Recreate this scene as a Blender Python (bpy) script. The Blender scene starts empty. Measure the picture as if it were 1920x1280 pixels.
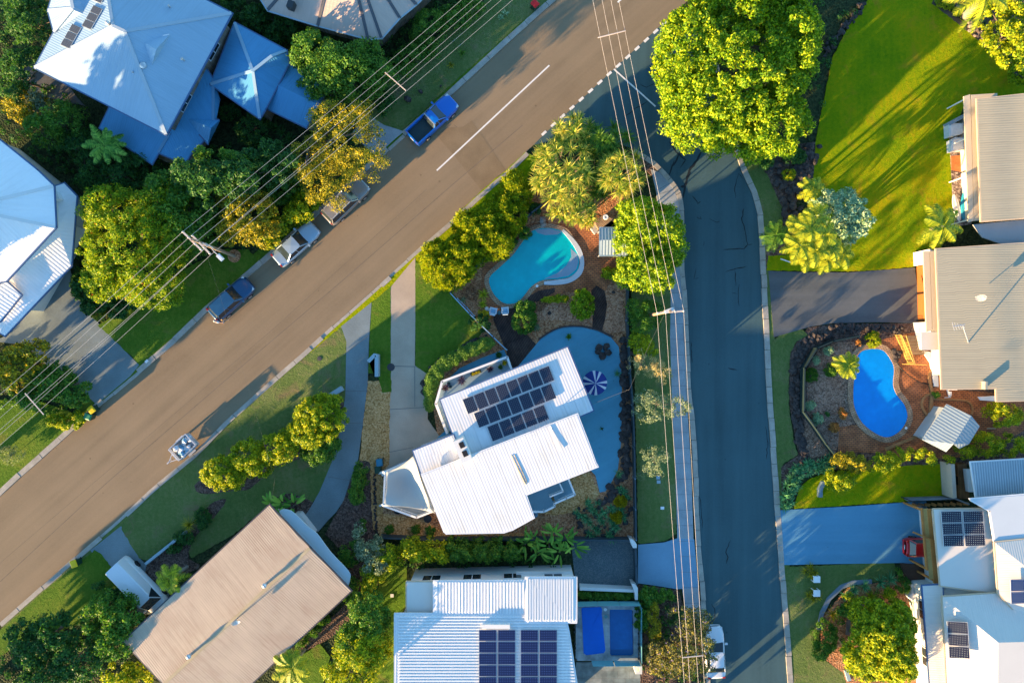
import bpy, math, random
import numpy as np
from mathutils import Vector, Matrix
from mathutils.geometry import tessellate_polygon
R = math.radians
scene = bpy.context.scene
# ------------------------------------------------------------------ camera
HC = 64.0                       # the drone hovers 64 m up and looks straight down
cam_d = bpy.data.cameras.new("camera"); cam_d.sensor_width = 36; cam_d.lens = 24
cam_d.clip_end = 2000
cam = bpy.data.objects.new("camera", cam_d); scene.collection.objects.link(cam)
cam.location = (0, 0, HC); scene.camera = cam
# ------------------------------------------------------------------ sky, sun, exposure
SUN_EL, SUN_AZ = 8.0, 40.0       # shadows fall towards +x +y, 40 deg above +x
wd = bpy.data.worlds.new("World"); scene.world = wd; wd.use_nodes = True
nt = wd.node_tree; nt.nodes.clear()
sky = nt.nodes.new("ShaderNodeTexSky"); sky.sky_type = 'NISHITA'; sky.sun_disc = False
sky.sun_elevation = R(SUN_EL); sky.sun_rotation = R(270 - SUN_AZ)
sky.air_density = 1.0; sky.dust_density = 0.3; sky.ozone_density = 3.0
tint = nt.nodes.new("ShaderNodeMix"); tint.data_type = 'RGBA'; tint.blend_type = 'MULTIPLY'
tint.inputs[0].default_value = 1.0
tint.inputs[7].default_value = (0.82, 0.95, 0.96, 1)
bg = nt.nodes.new("ShaderNodeBackground"); bg.inputs[1].default_value = 0.13
wo = nt.nodes.new("ShaderNodeOutputWorld")
nt.links.new(sky.outputs[0], tint.inputs[6]); nt.links.new(tint.outputs[2], bg.inputs[0]); nt.links.new(bg.outputs[0], wo.inputs[0])
sun_d = bpy.data.lights.new("sun", 'SUN'); sun_d.energy = 5.0; sun_d.angle = R(0.5)
sun_d.color = (1.0, 0.66, 0.33)
sun = bpy.data.objects.new("sun", sun_d); scene.collection.objects.link(sun)
sd = Vector((math.cos(R(SUN_AZ)) * math.cos(R(SUN_EL)), math.sin(R(SUN_AZ)) * math.cos(R(SUN_EL)), -math.sin(R(SUN_EL))))
sun.rotation_euler = sd.to_track_quat('-Z', 'Y').to_euler(); sun.location = (-60, -50, 40)
vs = scene.view_settings; vs.view_transform = 'Standard'; vs.look = 'None'; vs.gamma = 1; vs.use_curve_mapping = False
vs.exposure = 2.3
scene.cycles.max_bounces = 6; scene.cycles.diffuse_bounces = 3; scene.cycles.transparent_max_bounces = 8
rng = np.random.default_rng(7); random.seed(7)
COL = scene.collection
S = 0.05
def W(px, py, z=0.0):           # photo point at height z -> place in the world
    k = S * (1 - z / HC)
    return Vector(((px - 960) * k, (640 - py) * k, z))
# ------------------------------------------------------------------ objects
def tag(o, label=None, cat=None, group=None, kind=None):
    if label: o["label"] = label
    if cat: o["category"] = cat
    if group: o["group"] = group
    if kind: o["kind"] = kind
    return o
def thing(name, label, cat, loc=(0, 0, 0), rz=0.0, group=None):
    o = bpy.data.objects.new(name, None); COL.objects.link(o)
    o.empty_display_size = 0.5
    o.location = loc; o.rotation_euler = (0, 0, rz)
    return tag(o, label, cat, group)
def copy_tree(o, parent=None):
    c = o.copy(); COL.objects.link(c); c.parent = parent
    for ch in list(o.children): copy_tree(ch, c)
    return c
def origin_of(o):
    v = Vector((0, 0, 0))
    while o is not None:
        v += Vector(o.location); o = o.parent
    return v
class MB:
    def __init__(s): s.v = []; s.f = []; s.m = []
    def add(s, verts, faces, m=0):
        n = len(s.v); s.v += [tuple(p) for p in verts]
        s.f += [tuple(i + n for i in f) for f in faces]; s.m += [m] * len(faces); return s
    def prism(s, pts, z0, z1, m=0, bottom=False):
        n = len(pts); P = [(p[0], p[1], z1) for p in pts] + [(p[0], p[1], z0) for p in pts]
        a = sum(pts[i][0] * pts[(i + 1) % n][1] - pts[(i + 1) % n][0] * pts[i][1] for i in range(n))
        side = [((i + 1) % n, i, i + n, (i + 1) % n + n) if a > 0 else (i, (i + 1) % n, (i + 1) % n + n, i + n) for i in range(n)]
        tri = tessellate_polygon([[Vector((p[0], p[1], 0)) for p in pts]])
        top = []
        for t in tri:
            q = (P[t[1]][0] - P[t[0]][0]) * (P[t[2]][1] - P[t[0]][1]) - (P[t[1]][1] - P[t[0]][1]) * (P[t[2]][0] - P[t[0]][0])
            top.append(tuple(t) if q > 0 else tuple(reversed(t)))
        fs = top + side
        if bottom: fs += [tuple(i + n for i in reversed(t)) for t in top]
        return s.add(P, fs, m)
    def box(s, c, d, rz=0, m=0, rot=None):
        M = rot if rot is not None else Matrix.Rotation(rz, 3, 'Z')
        c = Vector(c); P = []
        for sx, sy, sz in ((-1, -1, -1), (1, -1, -1), (1, 1, -1), (-1, 1, -1), (-1, -1, 1), (1, -1, 1), (1, 1, 1), (-1, 1, 1)):
            P.append(c + M @ Vector((sx * d[0] / 2, sy * d[1] / 2, sz * d[2] / 2)))
        return s.add(P, [(0, 3, 2, 1), (4, 5, 6, 7), (0, 1, 5, 4), (1, 2, 6, 5), (2, 3, 7, 6), (3, 0, 4, 7)], m)
    def beam(s, a, b, w, h, m=0):
        a = Vector(a); b = Vector(b); d = b - a; L = d.length
        if L < 1e-5: return s
        x = d / L; y = Vector((-x.y, x.x, 0))
        y = y.normalized() if y.length > 1e-4 else Vector((0, 1, 0))
        zz = x.cross(y); M = Matrix((x, y, zz)).transposed()
        return s.box((a + b) / 2, (L, w, h), m=m, rot=M)
    def tube(s, path, r, n=6, m=0, cap=True):
        path = [Vector(p) for p in path]; k = len(path)
        rr = r if isinstance(r, (list, tuple)) else [r] * k
        P = []; F = []
        for i, p in enumerate(path):
            d = (path[min(i + 1, k - 1)] - path[max(i - 1, 0)]).normalized()
            u = d.cross(Vector((0, 0, 1)))
            u = u.normalized() if u.length > 1e-3 else Vector((1, 0, 0))
            w = d.cross(u)
            for j in range(n):
                t = 2 * math.pi * j / n
                P.append(p + u * (rr[i] * math.cos(t)) + w * (rr[i] * math.sin(t)))
        for i in range(k - 1):
            for j in range(n):
                F.append((i * n + j, i * n + (j + 1) % n, (i + 1) * n + (j + 1) % n, (i + 1) * n + j))
        if cap: F += [tuple(range(n)), tuple(reversed(range((k - 1) * n, k * n)))]
        return s.add(P, F, m)
    def lathe(s, c, prof, n=16, m=0):
        c = Vector(c); P = []; F = []
        for r, z in prof:
            for j in range(n):
                t = 2 * math.pi * j / n; P.append((c.x + r * math.cos(t), c.y + r * math.sin(t), c.z + z))
        for i in range(len(prof) - 1):
            for j in range(n): F.append((i * n + j, i * n + (j + 1) % n, (i + 1) * n + (j + 1) % n, (i + 1) * n + j))
        F.append(tuple(range((len(prof) - 1) * n, len(prof) * n)))
        return s.add(P, F, m)
    def rock(s, c, r, m=0, flat=0.7):
        import bmesh
        b = bmesh.new(); bmesh.ops.create_icosphere(b, subdivisions=1, radius=1)
        rz = random.random() * 6.28; ax = 0.75 + random.random() * 0.5
        P = []
        for v in b.verts:
            q = v.co * (0.75 + random.random() * 0.45)
            x, y = q.x * ax, q.y / ax
            P.append((c[0] + r * (x * math.cos(rz) - y * math.sin(rz)), c[1] + r * (x * math.sin(rz) + y * math.cos(rz)), c[2] + r * flat * q.z))
        F = [tuple(v.index for v in f.verts) for f in b.faces]; b.free()
        return s.add(P, F, m)
    def obj(s, name, mats, parent=None, smooth=False):
        off = origin_of(parent) if parent is not None else Vector((0, 0, 0))
        me = bpy.data.meshes.new(name)
        me.from_pydata([(p[0] - off.x, p[1] - off.y, p[2] - off.z) for p in s.v], [], s.f)
        if not isinstance(mats, (list, tuple)): mats = [mats]
        for m_ in mats: me.materials.append(m_)
        if len(mats) > 1: me.polygons.foreach_set("material_index", s.m)
        if smooth: me.polygons.foreach_set("use_smooth", [True] * len(me.polygons))
        me.update()
        o = bpy.data.objects.new(name, me); COL.objects.link(o)
        if parent is not None: o.parent = parent
        return o
def np_obj(name, V, n, mat, parent=None):
    """V: (N, n, 3) array of N separate n-gons, one mesh"""
    off = origin_of(parent) if parent is not None else Vector((0, 0, 0))
    V = V - np.array([off.x, off.y, off.z]); N = V.shape[0]
    me = bpy.data.meshes.new(name)
    me.vertices.add(N * n); me.vertices.foreach_set("co", V.reshape(-1).astype(np.float32))
    me.loops.add(N * n); me.loops.foreach_set("vertex_index", np.arange(N * n, dtype=np.int32))
    me.polygons.add(N); me.polygons.foreach_set("loop_start", np.arange(0, N * n, n, dtype=np.int32))
    me.polygons.foreach_set("loop_total", np.full(N, n, dtype=np.int32))
    for m_ in (mat if isinstance(mat, (list, tuple)) else [mat]): me.materials.append(m_)
    me.update(calc_edges=True)
    o = bpy.data.objects.new(name, me); COL.objects.link(o)
    if parent is not None: o.parent = parent
    return o
def grid_obj(name, V, F, mat, parent=None):
    """V (N,3), F (M,4): quads sharing vertices"""
    off = origin_of(parent) if parent is not None else Vector((0, 0, 0))
    V = V - np.array([off.x, off.y, off.z]); M = F.shape[0]
    me = bpy.data.meshes.new(name)
    me.vertices.add(len(V)); me.vertices.foreach_set("co", V.reshape(-1).astype(np.float32))
    me.loops.add(M * 4); me.loops.foreach_set("vertex_index", F.reshape(-1).astype(np.int32))
    me.polygons.add(M); me.polygons.foreach_set("loop_start", np.arange(0, M * 4, 4, dtype=np.int32))
    me.polygons.foreach_set("loop_total", np.full(M, 4, dtype=np.int32))
    me.materials.append(mat); me.update(calc_edges=True)
    o = bpy.data.objects.new(name, me); COL.objects.link(o)
    if parent is not None: o.parent = parent
    return o
def smooth_poly(pts, n=4, closed=True):
    k = len(pts); out = []
    for i in range(k if closed else k - 1):
        if closed: p0, p1, p2, p3 = pts[i - 1], pts[i], pts[(i + 1) % k], pts[(i + 2) % k]
        else: p0, p1, p2, p3 = pts[max(i - 1, 0)], pts[i], pts[i + 1], pts[min(i + 2, k - 1)]
        for j in range(n):
            t = j / n
            out.append(tuple(0.5 * ((2 * p1[q]) + (-p0[q] + p2[q]) * t + (2 * p0[q] - 5 * p1[q] + 4 * p2[q] - p3[q]) * t * t
                                    + (-p0[q] + 3 * p1[q] - 3 * p2[q] + p3[q]) * t ** 3) for q in range(len(p1))))
    if not closed: out.append(tuple(pts[-1]))
    return out
def offset_poly(pts, d):
    """pts world xy list; positive d grows outward"""
    n = len(pts); a = sum(pts[i][0] * pts[(i + 1) % n][1] - pts[(i + 1) % n][0] * pts[i][1] for i in range(n))
    sg = 1 if a > 0 else -1; out = []
    for i in range(n):
        p0, p1, p2 = pts[i - 1], pts[i], pts[(i + 1) % n]
        e1 = Vector((p1[0] - p0[0], p1[1] - p0[1])).normalized(); e2 = Vector((p2[0] - p1[0], p2[1] - p1[1])).normalized()
        n1 = Vector((e1.y, -e1.x)) * sg; n2 = Vector((e2.y, -e2.x)) * sg
        m_ = (n1 + n2); L = max(0.5, m_.length_squared / 2)
        out.append((p1[0] + m_.x * d / L, p1[1] + m_.y * d / L))
    return out
def edge_jitter(pts, step, amp):
    out = []; n = len(pts)
    for i in range(n):
        a, b = Vector(pts[i][:2]), Vector(pts[(i + 1) % n][:2]); L = (b - a).length; k = max(1, int(L / step))
        for j in range(k):
            p = a.lerp(b, j / k); out.append((p.x + random.uniform(-amp, amp), p.y + random.uniform(-amp, amp)))
    return out
# ------------------------------------------------------------------ materials
MATS = {}
def newmat(name):
    m = bpy.data.materials.new(name); m.use_nodes = True
    nt = m.node_tree; b = nt.nodes["Principled BSDF"]
    return m, nt, b
def N_(nt, t, **kw):
    n = nt.nodes.new(t)
    for k, v in kw.items(): setattr(n, k, v)
    return n
def pos_node(nt, scale=1.0):
    g = N_(nt, "ShaderNodeNewGeometry"); return g.outputs["Position"]
def math_(nt, op, a, b=None, clamp=False):
    n = N_(nt, "ShaderNodeMath", operation=op, use_clamp=clamp)
    for i, x in enumerate((a, b)):
        if x is None: continue
        if isinstance(x, (int, float)): n.inputs[i].default_value = x
        else: nt.links.new(x, n.inputs[i])
    return n.outputs[0]
def noise_(nt, scale, detail=3, rough=0.55, vec=None, dist=0.0):
    n = N_(nt, "ShaderNodeTexNoise"); n.inputs["Scale"].default_value = scale
    n.inputs["Detail"].default_value = detail; n.inputs["Roughness"].default_value = rough; n.inputs["Distortion"].default_value = dist
    nt.links.new(vec if vec is not None else pos_node(nt), n.inputs["Vector"]); return n.outputs["Fac"]
def ramp_(nt, fac, stops):
    r = N_(nt, "ShaderNodeValToRGB"); el = r.color_ramp.elements
    while len(el) < len(stops): el.new(0.5)
    for e, (p, c) in zip(el, stops): e.position = p; e.color = (*c, 1)
    nt.links.new(fac, r.inputs[0]); return r.outputs[0]
def mixc(nt, fac, a, b, mode='MIX'):
    n = N_(nt, "ShaderNodeMix", data_type='RGBA', blend_type=mode)
    for i, x in ((0, fac), (6, a), (7, b)):
        if isinstance(x, (int, float)): n.inputs[i].default_value = x
        elif isinstance(x, tuple): n.inputs[i].default_value = (*x[:3], 1)
        else: nt.links.new(x, n.inputs[i])
    return n.outputs[2]
def bump_(nt, b, h, strength, dist=0.05):
    n = N_(nt, "ShaderNodeBump"); n.inputs["Strength"].default_value = strength; n.inputs["Distance"].default_value = dist
    nt.links.new(h, n.inputs["Height"]); nt.links.new(n.outputs[0], b.inputs["Normal"]); return n
def sc(c, k): return tuple(min(1.0, x * k) for x in c)
def mat(name, c, rough=0.6, var=0.12, s1=0.6, s2=9.0, bump=0.0, metal=0.0, spec=0.3, c2=None, coat=0.0, s3=None):
    if name in MATS: return MATS[name]
    m, nt, b = newmat(name)
    a = noise_(nt, s1, 4); f = noise_(nt, s2, 3)
    k = math_(nt, 'ADD', math_(nt, 'MULTIPLY', a, 0.6), math_(nt, 'MULTIPLY', f, 0.4))
    col = ramp_(nt, k, [(0.33, sc(c, 1 - var)), (0.52, c), (0.68, c2 if c2 else sc(c, 1 + var))])
    nt.links.new(col, b.inputs["Base Color"])
    b.inputs["Roughness"].default_value = rough; b.inputs["Metallic"].default_value = metal
    b.inputs["Specular IOR Level"].default_value = spec
    if coat: b.inputs["Coat Weight"].default_value = coat; b.inputs["Coat Roughness"].default_value = 0.05
    if bump: bump_(nt, b, noise_(nt, s3 or s2 * 2, 4), bump, 0.03)
    MATS[name] = m; return m
def ribbed(name, c, period=0.2, strength=0.5, var=0.06, rough=0.45, line=0.0, dirt=None, tile=0.0, dist=0.03):
    """sheet or tile roof whose ribs run down the slope of each facet"""
    if name in MATS: return MATS[name]
    m, nt, b = newmat(name)
    g = N_(nt, "ShaderNodeNewGeometry"); sn = N_(nt, "ShaderNodeSeparateXYZ"); sp = N_(nt, "ShaderNodeSeparateXYZ")
    nt.links.new(g.outputs["True Normal"], sn.inputs[0]); nt.links.new(g.outputs["Position"], sp.inputs[0])
    nx, ny = sn.outputs[0], sn.outputs[1]; x, y = sp.outputs[0], sp.outputs[1]
    L = math_(nt, 'ADD', math_(nt, 'SQRT', math_(nt, 'ADD', math_(nt, 'MULTIPLY', nx, nx), math_(nt, 'MULTIPLY', ny, ny))), 1e-4)
    u = math_(nt, 'DIVIDE', math_(nt, 'SUBTRACT', math_(nt, 'MULTIPLY', x, ny), math_(nt, 'MULTIPLY', y, nx)), L)
    v = math_(nt, 'DIVIDE', math_(nt, 'ADD', math_(nt, 'MULTIPLY', x, nx), math_(nt, 'MULTIPLY', y, ny)), L)
    s_ = math_(nt, 'SINE', math_(nt, 'MULTIPLY', u, 2 * math.pi / period)); spk = noise_(nt, 7.0, 5, 0.8)
    h = math_(nt, 'ADD', math_(nt, 'MULTIPLY', s_, 0.5), 0.5)
    fr = math_(nt, 'FRACT', math_(nt, 'DIVIDE', u, period * (4 if line else 1)))
    ln = math_(nt, 'LESS_THAN', fr, 0.10)
    hh = h
    if tile:
        t = math_(nt, 'FRACT', math_(nt, 'DIVIDE', v, tile)); hh = math_(nt, 'ADD', math_(nt, 'MULTIPLY', h, 0.5), t)
    n1 = noise_(nt, 0.35, 4); 
    cb = N_(nt, "ShaderNodeCombineXYZ"); nt.links.new(math_(nt, 'MULTIPLY', u, 5.0), cb.inputs[0]); nt.links.new(math_(nt, 'MULTIPLY', v, 0.35), cb.inputs[1])
    n2 = noise_(nt, 1.0, 4, vec=cb.outputs[0])
    k = math_(nt, 'ADD', math_(nt, 'MULTIPLY', n1, 0.5), math_(nt, 'MULTIPLY', n2, 0.5))
    col = ramp_(nt, k, [(0.34, dirt if dirt else sc(c, 1 - var * 1.6)), (0.5, c), (0.66, sc(c, 1 + var))])
    col = mixc(nt, math_(nt, 'MULTIPLY', ramp_(nt, spk, [(0.60, (0, 0, 0)), (0.72, (1, 1, 1))]), 0.28), col, sc(c, 0.55))
    if line: col = mixc(nt, math_(nt, 'MULTIPLY', ln, line), col, sc(c, 0.45))
    nt.links.new(col, b.inputs["Base Color"])
    b.inputs["Roughness"].default_value = rough; b.inputs["Specular IOR Level"].default_value = 0.3
    bump_(nt, b, hh, strength, dist)
    MATS[name] = m; return m
def leafmat(name, c1, c2, c3, trans=0.38, speck=None):
    if name in MATS: return MATS[name]
    m, nt, b = newmat(name)
    g = N_(nt, "ShaderNodeNewGeometry")
    r = g.outputs["Random Per Island"]
    big = noise_(nt, 0.9, 2)
    k = math_(nt, 'ADD', math_(nt, 'MULTIPLY', r, 0.65), math_(nt, 'MULTIPLY', big, 0.5))
    st = [(0.25, sc(c1, 1.1)), (0.55, sc(c2, 1.35)), (0.85, sc(c3, 1.5))]
    col = ramp_(nt, k, st)
    if speck:
        col = mixc(nt, math_(nt, 'GREATER_THAN', r, 1 - speck[1]), col, speck[0])
    nt.links.new(col, b.inputs["Base Color"]); b.inputs["Roughness"].default_value = 0.55
    b.inputs["Specular IOR Level"].default_value = 0.25
    tr = N_(nt, "ShaderNodeBsdfTranslucent"); mx = N_(nt, "ShaderNodeMixShader"); mx.inputs[0].default_value = trans
    nt.links.new(mixc(nt, 1.0, col, (1.0, 1.0, 0.35), 'MULTIPLY'), tr.inputs[0])
    out = nt.nodes["Material Output"]
    nt.links.new(b.outputs[0], mx.inputs[1]); nt.links.new(tr.outputs[0], mx.inputs[2]); nt.links.new(mx.outputs[0], out.inputs[0])
    MATS[name] = m; return m
def lawnmat(name, c, c2, c3, stripe=None):
    if name in MATS: return MATS[name]
    m, nt, b = newmat(name)
    a = noise_(nt, 0.25, 5, 0.6); f = noise_(nt, 4.0, 4, 0.7); ff = noise_(nt, 22.0, 2)
    k = math_(nt, 'ADD', math_(nt, 'ADD', math_(nt, 'MULTIPLY', a, 0.45), math_(nt, 'MULTIPLY', f, 0.3)), math_(nt, 'MULTIPLY', ff, 0.25))
    st_ = N_(nt, "ShaderNodeSeparateXYZ"); nt.links.new(pos_node(nt), st_.inputs[0])
    k = math_(nt, 'ADD', k, math_(nt, 'MULTIPLY', math_(nt, 'SINE', math_(nt, 'MULTIPLY', math_(nt, 'ADD', st_.outputs[0], math_(nt, 'MULTIPLY', a, 0.6)), 2 * math.pi / 0.62)), 0.012))
    col = ramp_(nt, k, [(0.36, c), (0.5, c2), (0.62, c3)])
    dry = noise_(nt, 0.55, 6, 0.65, dist=0.6)
    col = mixc(nt, math_(nt, 'MULTIPLY', ramp_(nt, dry, [(0.56, (0, 0, 0)), (0.70, (1, 1, 1))]), 0.55), col, (c3[0] * 1.05 + .04, c3[1] * .72, c3[2] * 1.0 + .02))
    nt.links.new(col, b.inputs["Base Color"]); b.inputs["Roughness"].default_value = 0.9; b.inputs["Specular IOR Level"].default_value = 0.05
    bump_(nt, b, math_(nt, 'ADD', noise_(nt, 14.0, 3, 0.7), math_(nt, 'MULTIPLY', f, 1.5)), 1.0, 0.12)
    MATS[name] = m; return m
def roadmat(name, c, ang, var=0.14, spots=0.5):
    """asphalt: wheel tracks running along the road, patchy wear, aggregate grain, small drips"""
    if name in MATS: return MATS[name]
    m, nt, b = newmat(name)
    mp = N_(nt, "ShaderNodeMapping"); mp.inputs["Rotation"].default_value = (0, 0, R(-ang)); nt.links.new(pos_node(nt), mp.inputs[0])
    mp2 = N_(nt, "ShaderNodeMapping"); mp2.inputs["Scale"].default_value = (0.035, 0.75, 1); nt.links.new(mp.outputs[0], mp2.inputs[0])
    tr = noise_(nt, 1.0, 4, 0.6, vec=mp2.outputs[0]); a = noise_(nt, 0.16, 5, 0.6); f = noise_(nt, 5.0, 5, 0.75); g = noise_(nt, 30, 2)
    k = math_(nt, 'ADD', math_(nt, 'ADD', math_(nt, 'MULTIPLY', tr, 0.42), math_(nt, 'MULTIPLY', a, 0.28)), math_(nt, 'ADD', math_(nt, 'MULTIPLY', f, 0.18), math_(nt, 'MULTIPLY', g, 0.12)))
    col = ramp_(nt, k, [(0.38, sc(c, 1 - var * 1.3)), (0.5, c), (0.62, sc(c, 1 + var))])
    v = N_(nt, "ShaderNodeTexVoronoi"); v.inputs["Scale"].default_value = spots; nt.links.new(pos_node(nt), v.inputs["Vector"])
    col = mixc(nt, math_(nt, 'MULTIPLY', math_(nt, 'LESS_THAN', v.outputs["Distance"], 0.045), 0.45), col, sc(c, 0.35))
    nt.links.new(col, b.inputs["Base Color"]); b.inputs["Roughness"].default_value = 0.88; b.inputs["Specular IOR Level"].default_value = 0.12
    bump_(nt, b, noise_(nt, 26, 4), 0.45, 0.03); MATS[name] = m; return m
def chipmat(name, c1, c2, c3, scale=9.0, bump=0.8):
    if name in MATS: return MATS[name]
    m, nt, b = newmat(name)
    v = N_(nt, "ShaderNodeTexVoronoi"); v.inputs["Scale"].default_value = scale; nt.links.new(pos_node(nt), v.inputs["Vector"])
    sp = N_(nt, "ShaderNodeSeparateColor"); nt.links.new(v.outputs["Color"], sp.inputs[0])
    a = noise_(nt, 0.6, 4)
    k = math_(nt, 'ADD', math_(nt, 'MULTIPLY', sp.outputs[0], 0.55), math_(nt, 'MULTIPLY', a, 0.5))
    nt.links.new(ramp_(nt, k, [(0.2, c1), (0.5, c2), (0.85, c3)]), b.inputs["Base Color"])
    b.inputs["Roughness"].default_value = 0.9; b.inputs["Specular IOR Level"].default_value = 0.1
    bump_(nt, b, math_(nt, 'ADD', v.outputs["Distance"], a), bump, 0.08)
    MATS[name] = m; return m
def brickmat(name, c1, c2, mortar, scale=1.0, bw=0.46, rh=0.23, rot=0.0, mort=0.02, off=0.5, bump=0.4):
    if name in MATS: return MATS[name]
    m, nt, b = newmat(name)
    mp = N_(nt, "ShaderNodeMapping"); mp.inputs["Rotation"].default_value = (0, 0, R(rot)); nt.links.new(pos_node(nt), mp.inputs[0])
    br = N_(nt, "ShaderNodeTexBrick"); br.offset = off; br.inputs["Scale"].default_value = scale
    br.inputs["Color1"].default_value = (*c1, 1); br.inputs["Color2"].default_value = (*c2, 1); br.inputs["Mortar"].default_value = (*mortar, 1)
    br.inputs["Mortar Size"].default_value = mort; br.inputs["Brick Width"].default_value = bw; br.inputs["Row Height"].default_value = rh
    nt.links.new(mp.outputs[0], br.inputs["Vector"])
    n = noise_(nt, 1.2, 4)
    col = mixc(nt, 1.0, br.outputs["Color"], ramp_(nt, n, [(0.35, (0.55, 0.55, 0.55)), (0.65, (1, 1, 1))]), 'MULTIPLY')
    nt.links.new(col, b.inputs["Base Color"]); b.inputs["Roughness"].default_value = 0.8; b.inputs["Specular IOR Level"].default_value = 0.2
    bump_(nt, b, math_(nt, 'SUBTRACT', 1.0, br.outputs["Fac"]), bump, 0.02)
    MATS[name] = m; return m
def solarmat(name, dots=(0.35, 0.38, 0.45), base=(0.012, 0.016, 0.04), ang=0.0, cell=0.16):
    if name in MATS: return MATS[name]
    m, nt, b = newmat(name)
    mp = N_(nt, "ShaderNodeMapping"); mp.inputs["Rotation"].default_value = (0, 0, R(ang)); mp.inputs["Scale"].default_value = (1 / cell, 1 / cell, 1)
    nt.links.new(pos_node(nt), mp.inputs[0]); s_ = N_(nt, "ShaderNodeSeparateXYZ"); nt.links.new(mp.outputs[0], s_.inputs[0])
    fx = math_(nt, 'ABSOLUTE', math_(nt, 'SUBTRACT', math_(nt, 'FRACT', s_.outputs[0]), 0.5)); fy = math_(nt, 'ABSOLUTE', math_(nt, 'SUBTRACT', math_(nt, 'FRACT', s_.outputs[1]), 0.5))
    dd = math_(nt, 'GREATER_THAN', math_(nt, 'ADD', fx, fy), 0.80)
    ln = math_(nt, 'GREATER_THAN', math_(nt, 'MAXIMUM', fx, fy), 0.46)
    col = mixc(nt, math_(nt, 'MULTIPLY', ln, 0.35), base, (0.10, 0.12, 0.18))
    col = mixc(nt, dd, col, dots)
    nt.links.new(col, b.inputs["Base Color"]); b.inputs["Roughness"].default_value = 0.12; b.inputs["Specular IOR Level"].default_value = 0.5
    MATS[name] = m; return m
def glass_dark(name="window_glass", c=(0.02, 0.03, 0.035), rough=0.06):
    return mat(name, c, rough=rough, var=0.1, spec=0.6)
# ================================================================== the ground
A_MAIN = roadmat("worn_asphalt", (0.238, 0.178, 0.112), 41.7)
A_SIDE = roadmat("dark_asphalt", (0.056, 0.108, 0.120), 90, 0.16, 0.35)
A_PATCH = mat("asphalt_patch", (0.17, 0.13, 0.085), 0.85, 0.2, 0.5, 12, 0.3, spec=0.1)
CRACK = mat("crack_sealant", (0.012, 0.018, 0.022), 0.7, 0.1)
PAINT = mat("road_paint", (0.72, 0.70, 0.66), 0.6, 0.10, 2, 20)
KERB = mat("kerb_concrete", (0.36, 0.33, 0.28), 0.85, 0.25, 1.5, 14, 0.3)
CONC = mat("driveway_concrete", (0.44, 0.345, 0.255), 0.85, 0.16, 0.5, 12, 0.3)
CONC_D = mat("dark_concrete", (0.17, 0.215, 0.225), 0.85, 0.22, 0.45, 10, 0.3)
CONC_B = roadmat("blue_grey_concrete", (0.105, 0.27, 0.39), 0, 0.12, 0.8)
CONC_P = mat("pale_concrete", (0.30, 0.33, 0.35), 0.8, 0.22, 0.8, 10, 0.3)
PATIO = roadmat("painted_patio", (0.095, 0.30, 0.41), 30, 0.14, 0.9)
EXPOSED = chipmat("exposed_aggregate", (0.07, 0.10, 0.11), (0.10, 0.135, 0.14), (0.17, 0.19, 0.19), 14, 0.3)
A_DRIVE = roadmat("driveway_asphalt", (0.105, 0.115, 0.120), 0, 0.22, 0.9)
SOIL = chipmat("garden_soil", (0.014, 0.022, 0.010), (0.030, 0.045, 0.018), (0.06, 0.075, 0.03), 6, 1.0)
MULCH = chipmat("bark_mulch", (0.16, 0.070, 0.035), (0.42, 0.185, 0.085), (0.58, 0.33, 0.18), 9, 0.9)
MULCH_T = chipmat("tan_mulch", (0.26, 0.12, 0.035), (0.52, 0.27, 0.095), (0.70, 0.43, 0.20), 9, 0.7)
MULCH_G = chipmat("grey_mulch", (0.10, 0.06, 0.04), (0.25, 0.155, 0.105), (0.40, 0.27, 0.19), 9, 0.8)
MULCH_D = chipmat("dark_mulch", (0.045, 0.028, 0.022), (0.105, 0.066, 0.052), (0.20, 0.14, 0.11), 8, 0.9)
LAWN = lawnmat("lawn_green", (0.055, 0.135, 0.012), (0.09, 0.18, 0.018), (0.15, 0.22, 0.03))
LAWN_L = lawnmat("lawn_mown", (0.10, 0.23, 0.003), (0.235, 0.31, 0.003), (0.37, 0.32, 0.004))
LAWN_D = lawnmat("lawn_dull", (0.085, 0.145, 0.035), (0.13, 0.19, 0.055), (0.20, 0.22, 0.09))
BRICK_P = brickmat("brick_paving", (0.58, 0.215, 0.08), (0.43, 0.155, 0.06), (0.10, 0.06, 0.05), rot=3, bw=0.36, rh=0.18)
BRICK_C = brickmat("coping_bricks", (0.55, 0.37, 0.22), (0.44, 0.28, 0.16), (0.18, 0.13, 0.10), rot=20, bw=0.3, rh=0.16)
DECK = brickmat("dark_decking", (0.105, 0.068, 0.055), (0.08, 0.05, 0.042), (0.012, 0.01, 0.01), rot=68, bw=5.0, rh=0.14)
DECK_O = brickmat("orange_decking", (0.30, 0.14, 0.05), (0.24, 0.10, 0.04), (0.05, 0.03, 0.02), rot=90, bw=5.0, rh=0.14)
STONE_PAV = brickmat("stone_paving", (0.30, 0.34, 0.34), (0.20, 0.26, 0.27), (0.22, 0.24, 0.24), rot=0, bw=1.1, rh=0.7, off=0.37, bump=0.1)
WHITE = mat("white_paint", (0.74, 0.74, 0.73), 0.5, 0.05)
ROCK = mat("basalt_rock", (0.055, 0.045, 0.042), 0.9, 0.5, 2, 12, 0.8, c2=(0.11, 0.09, 0.08))
ROCK_L = mat("pale_rock", (0.26, 0.24, 0.22), 0.9, 0.3, 2, 12, 0.6)

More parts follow.
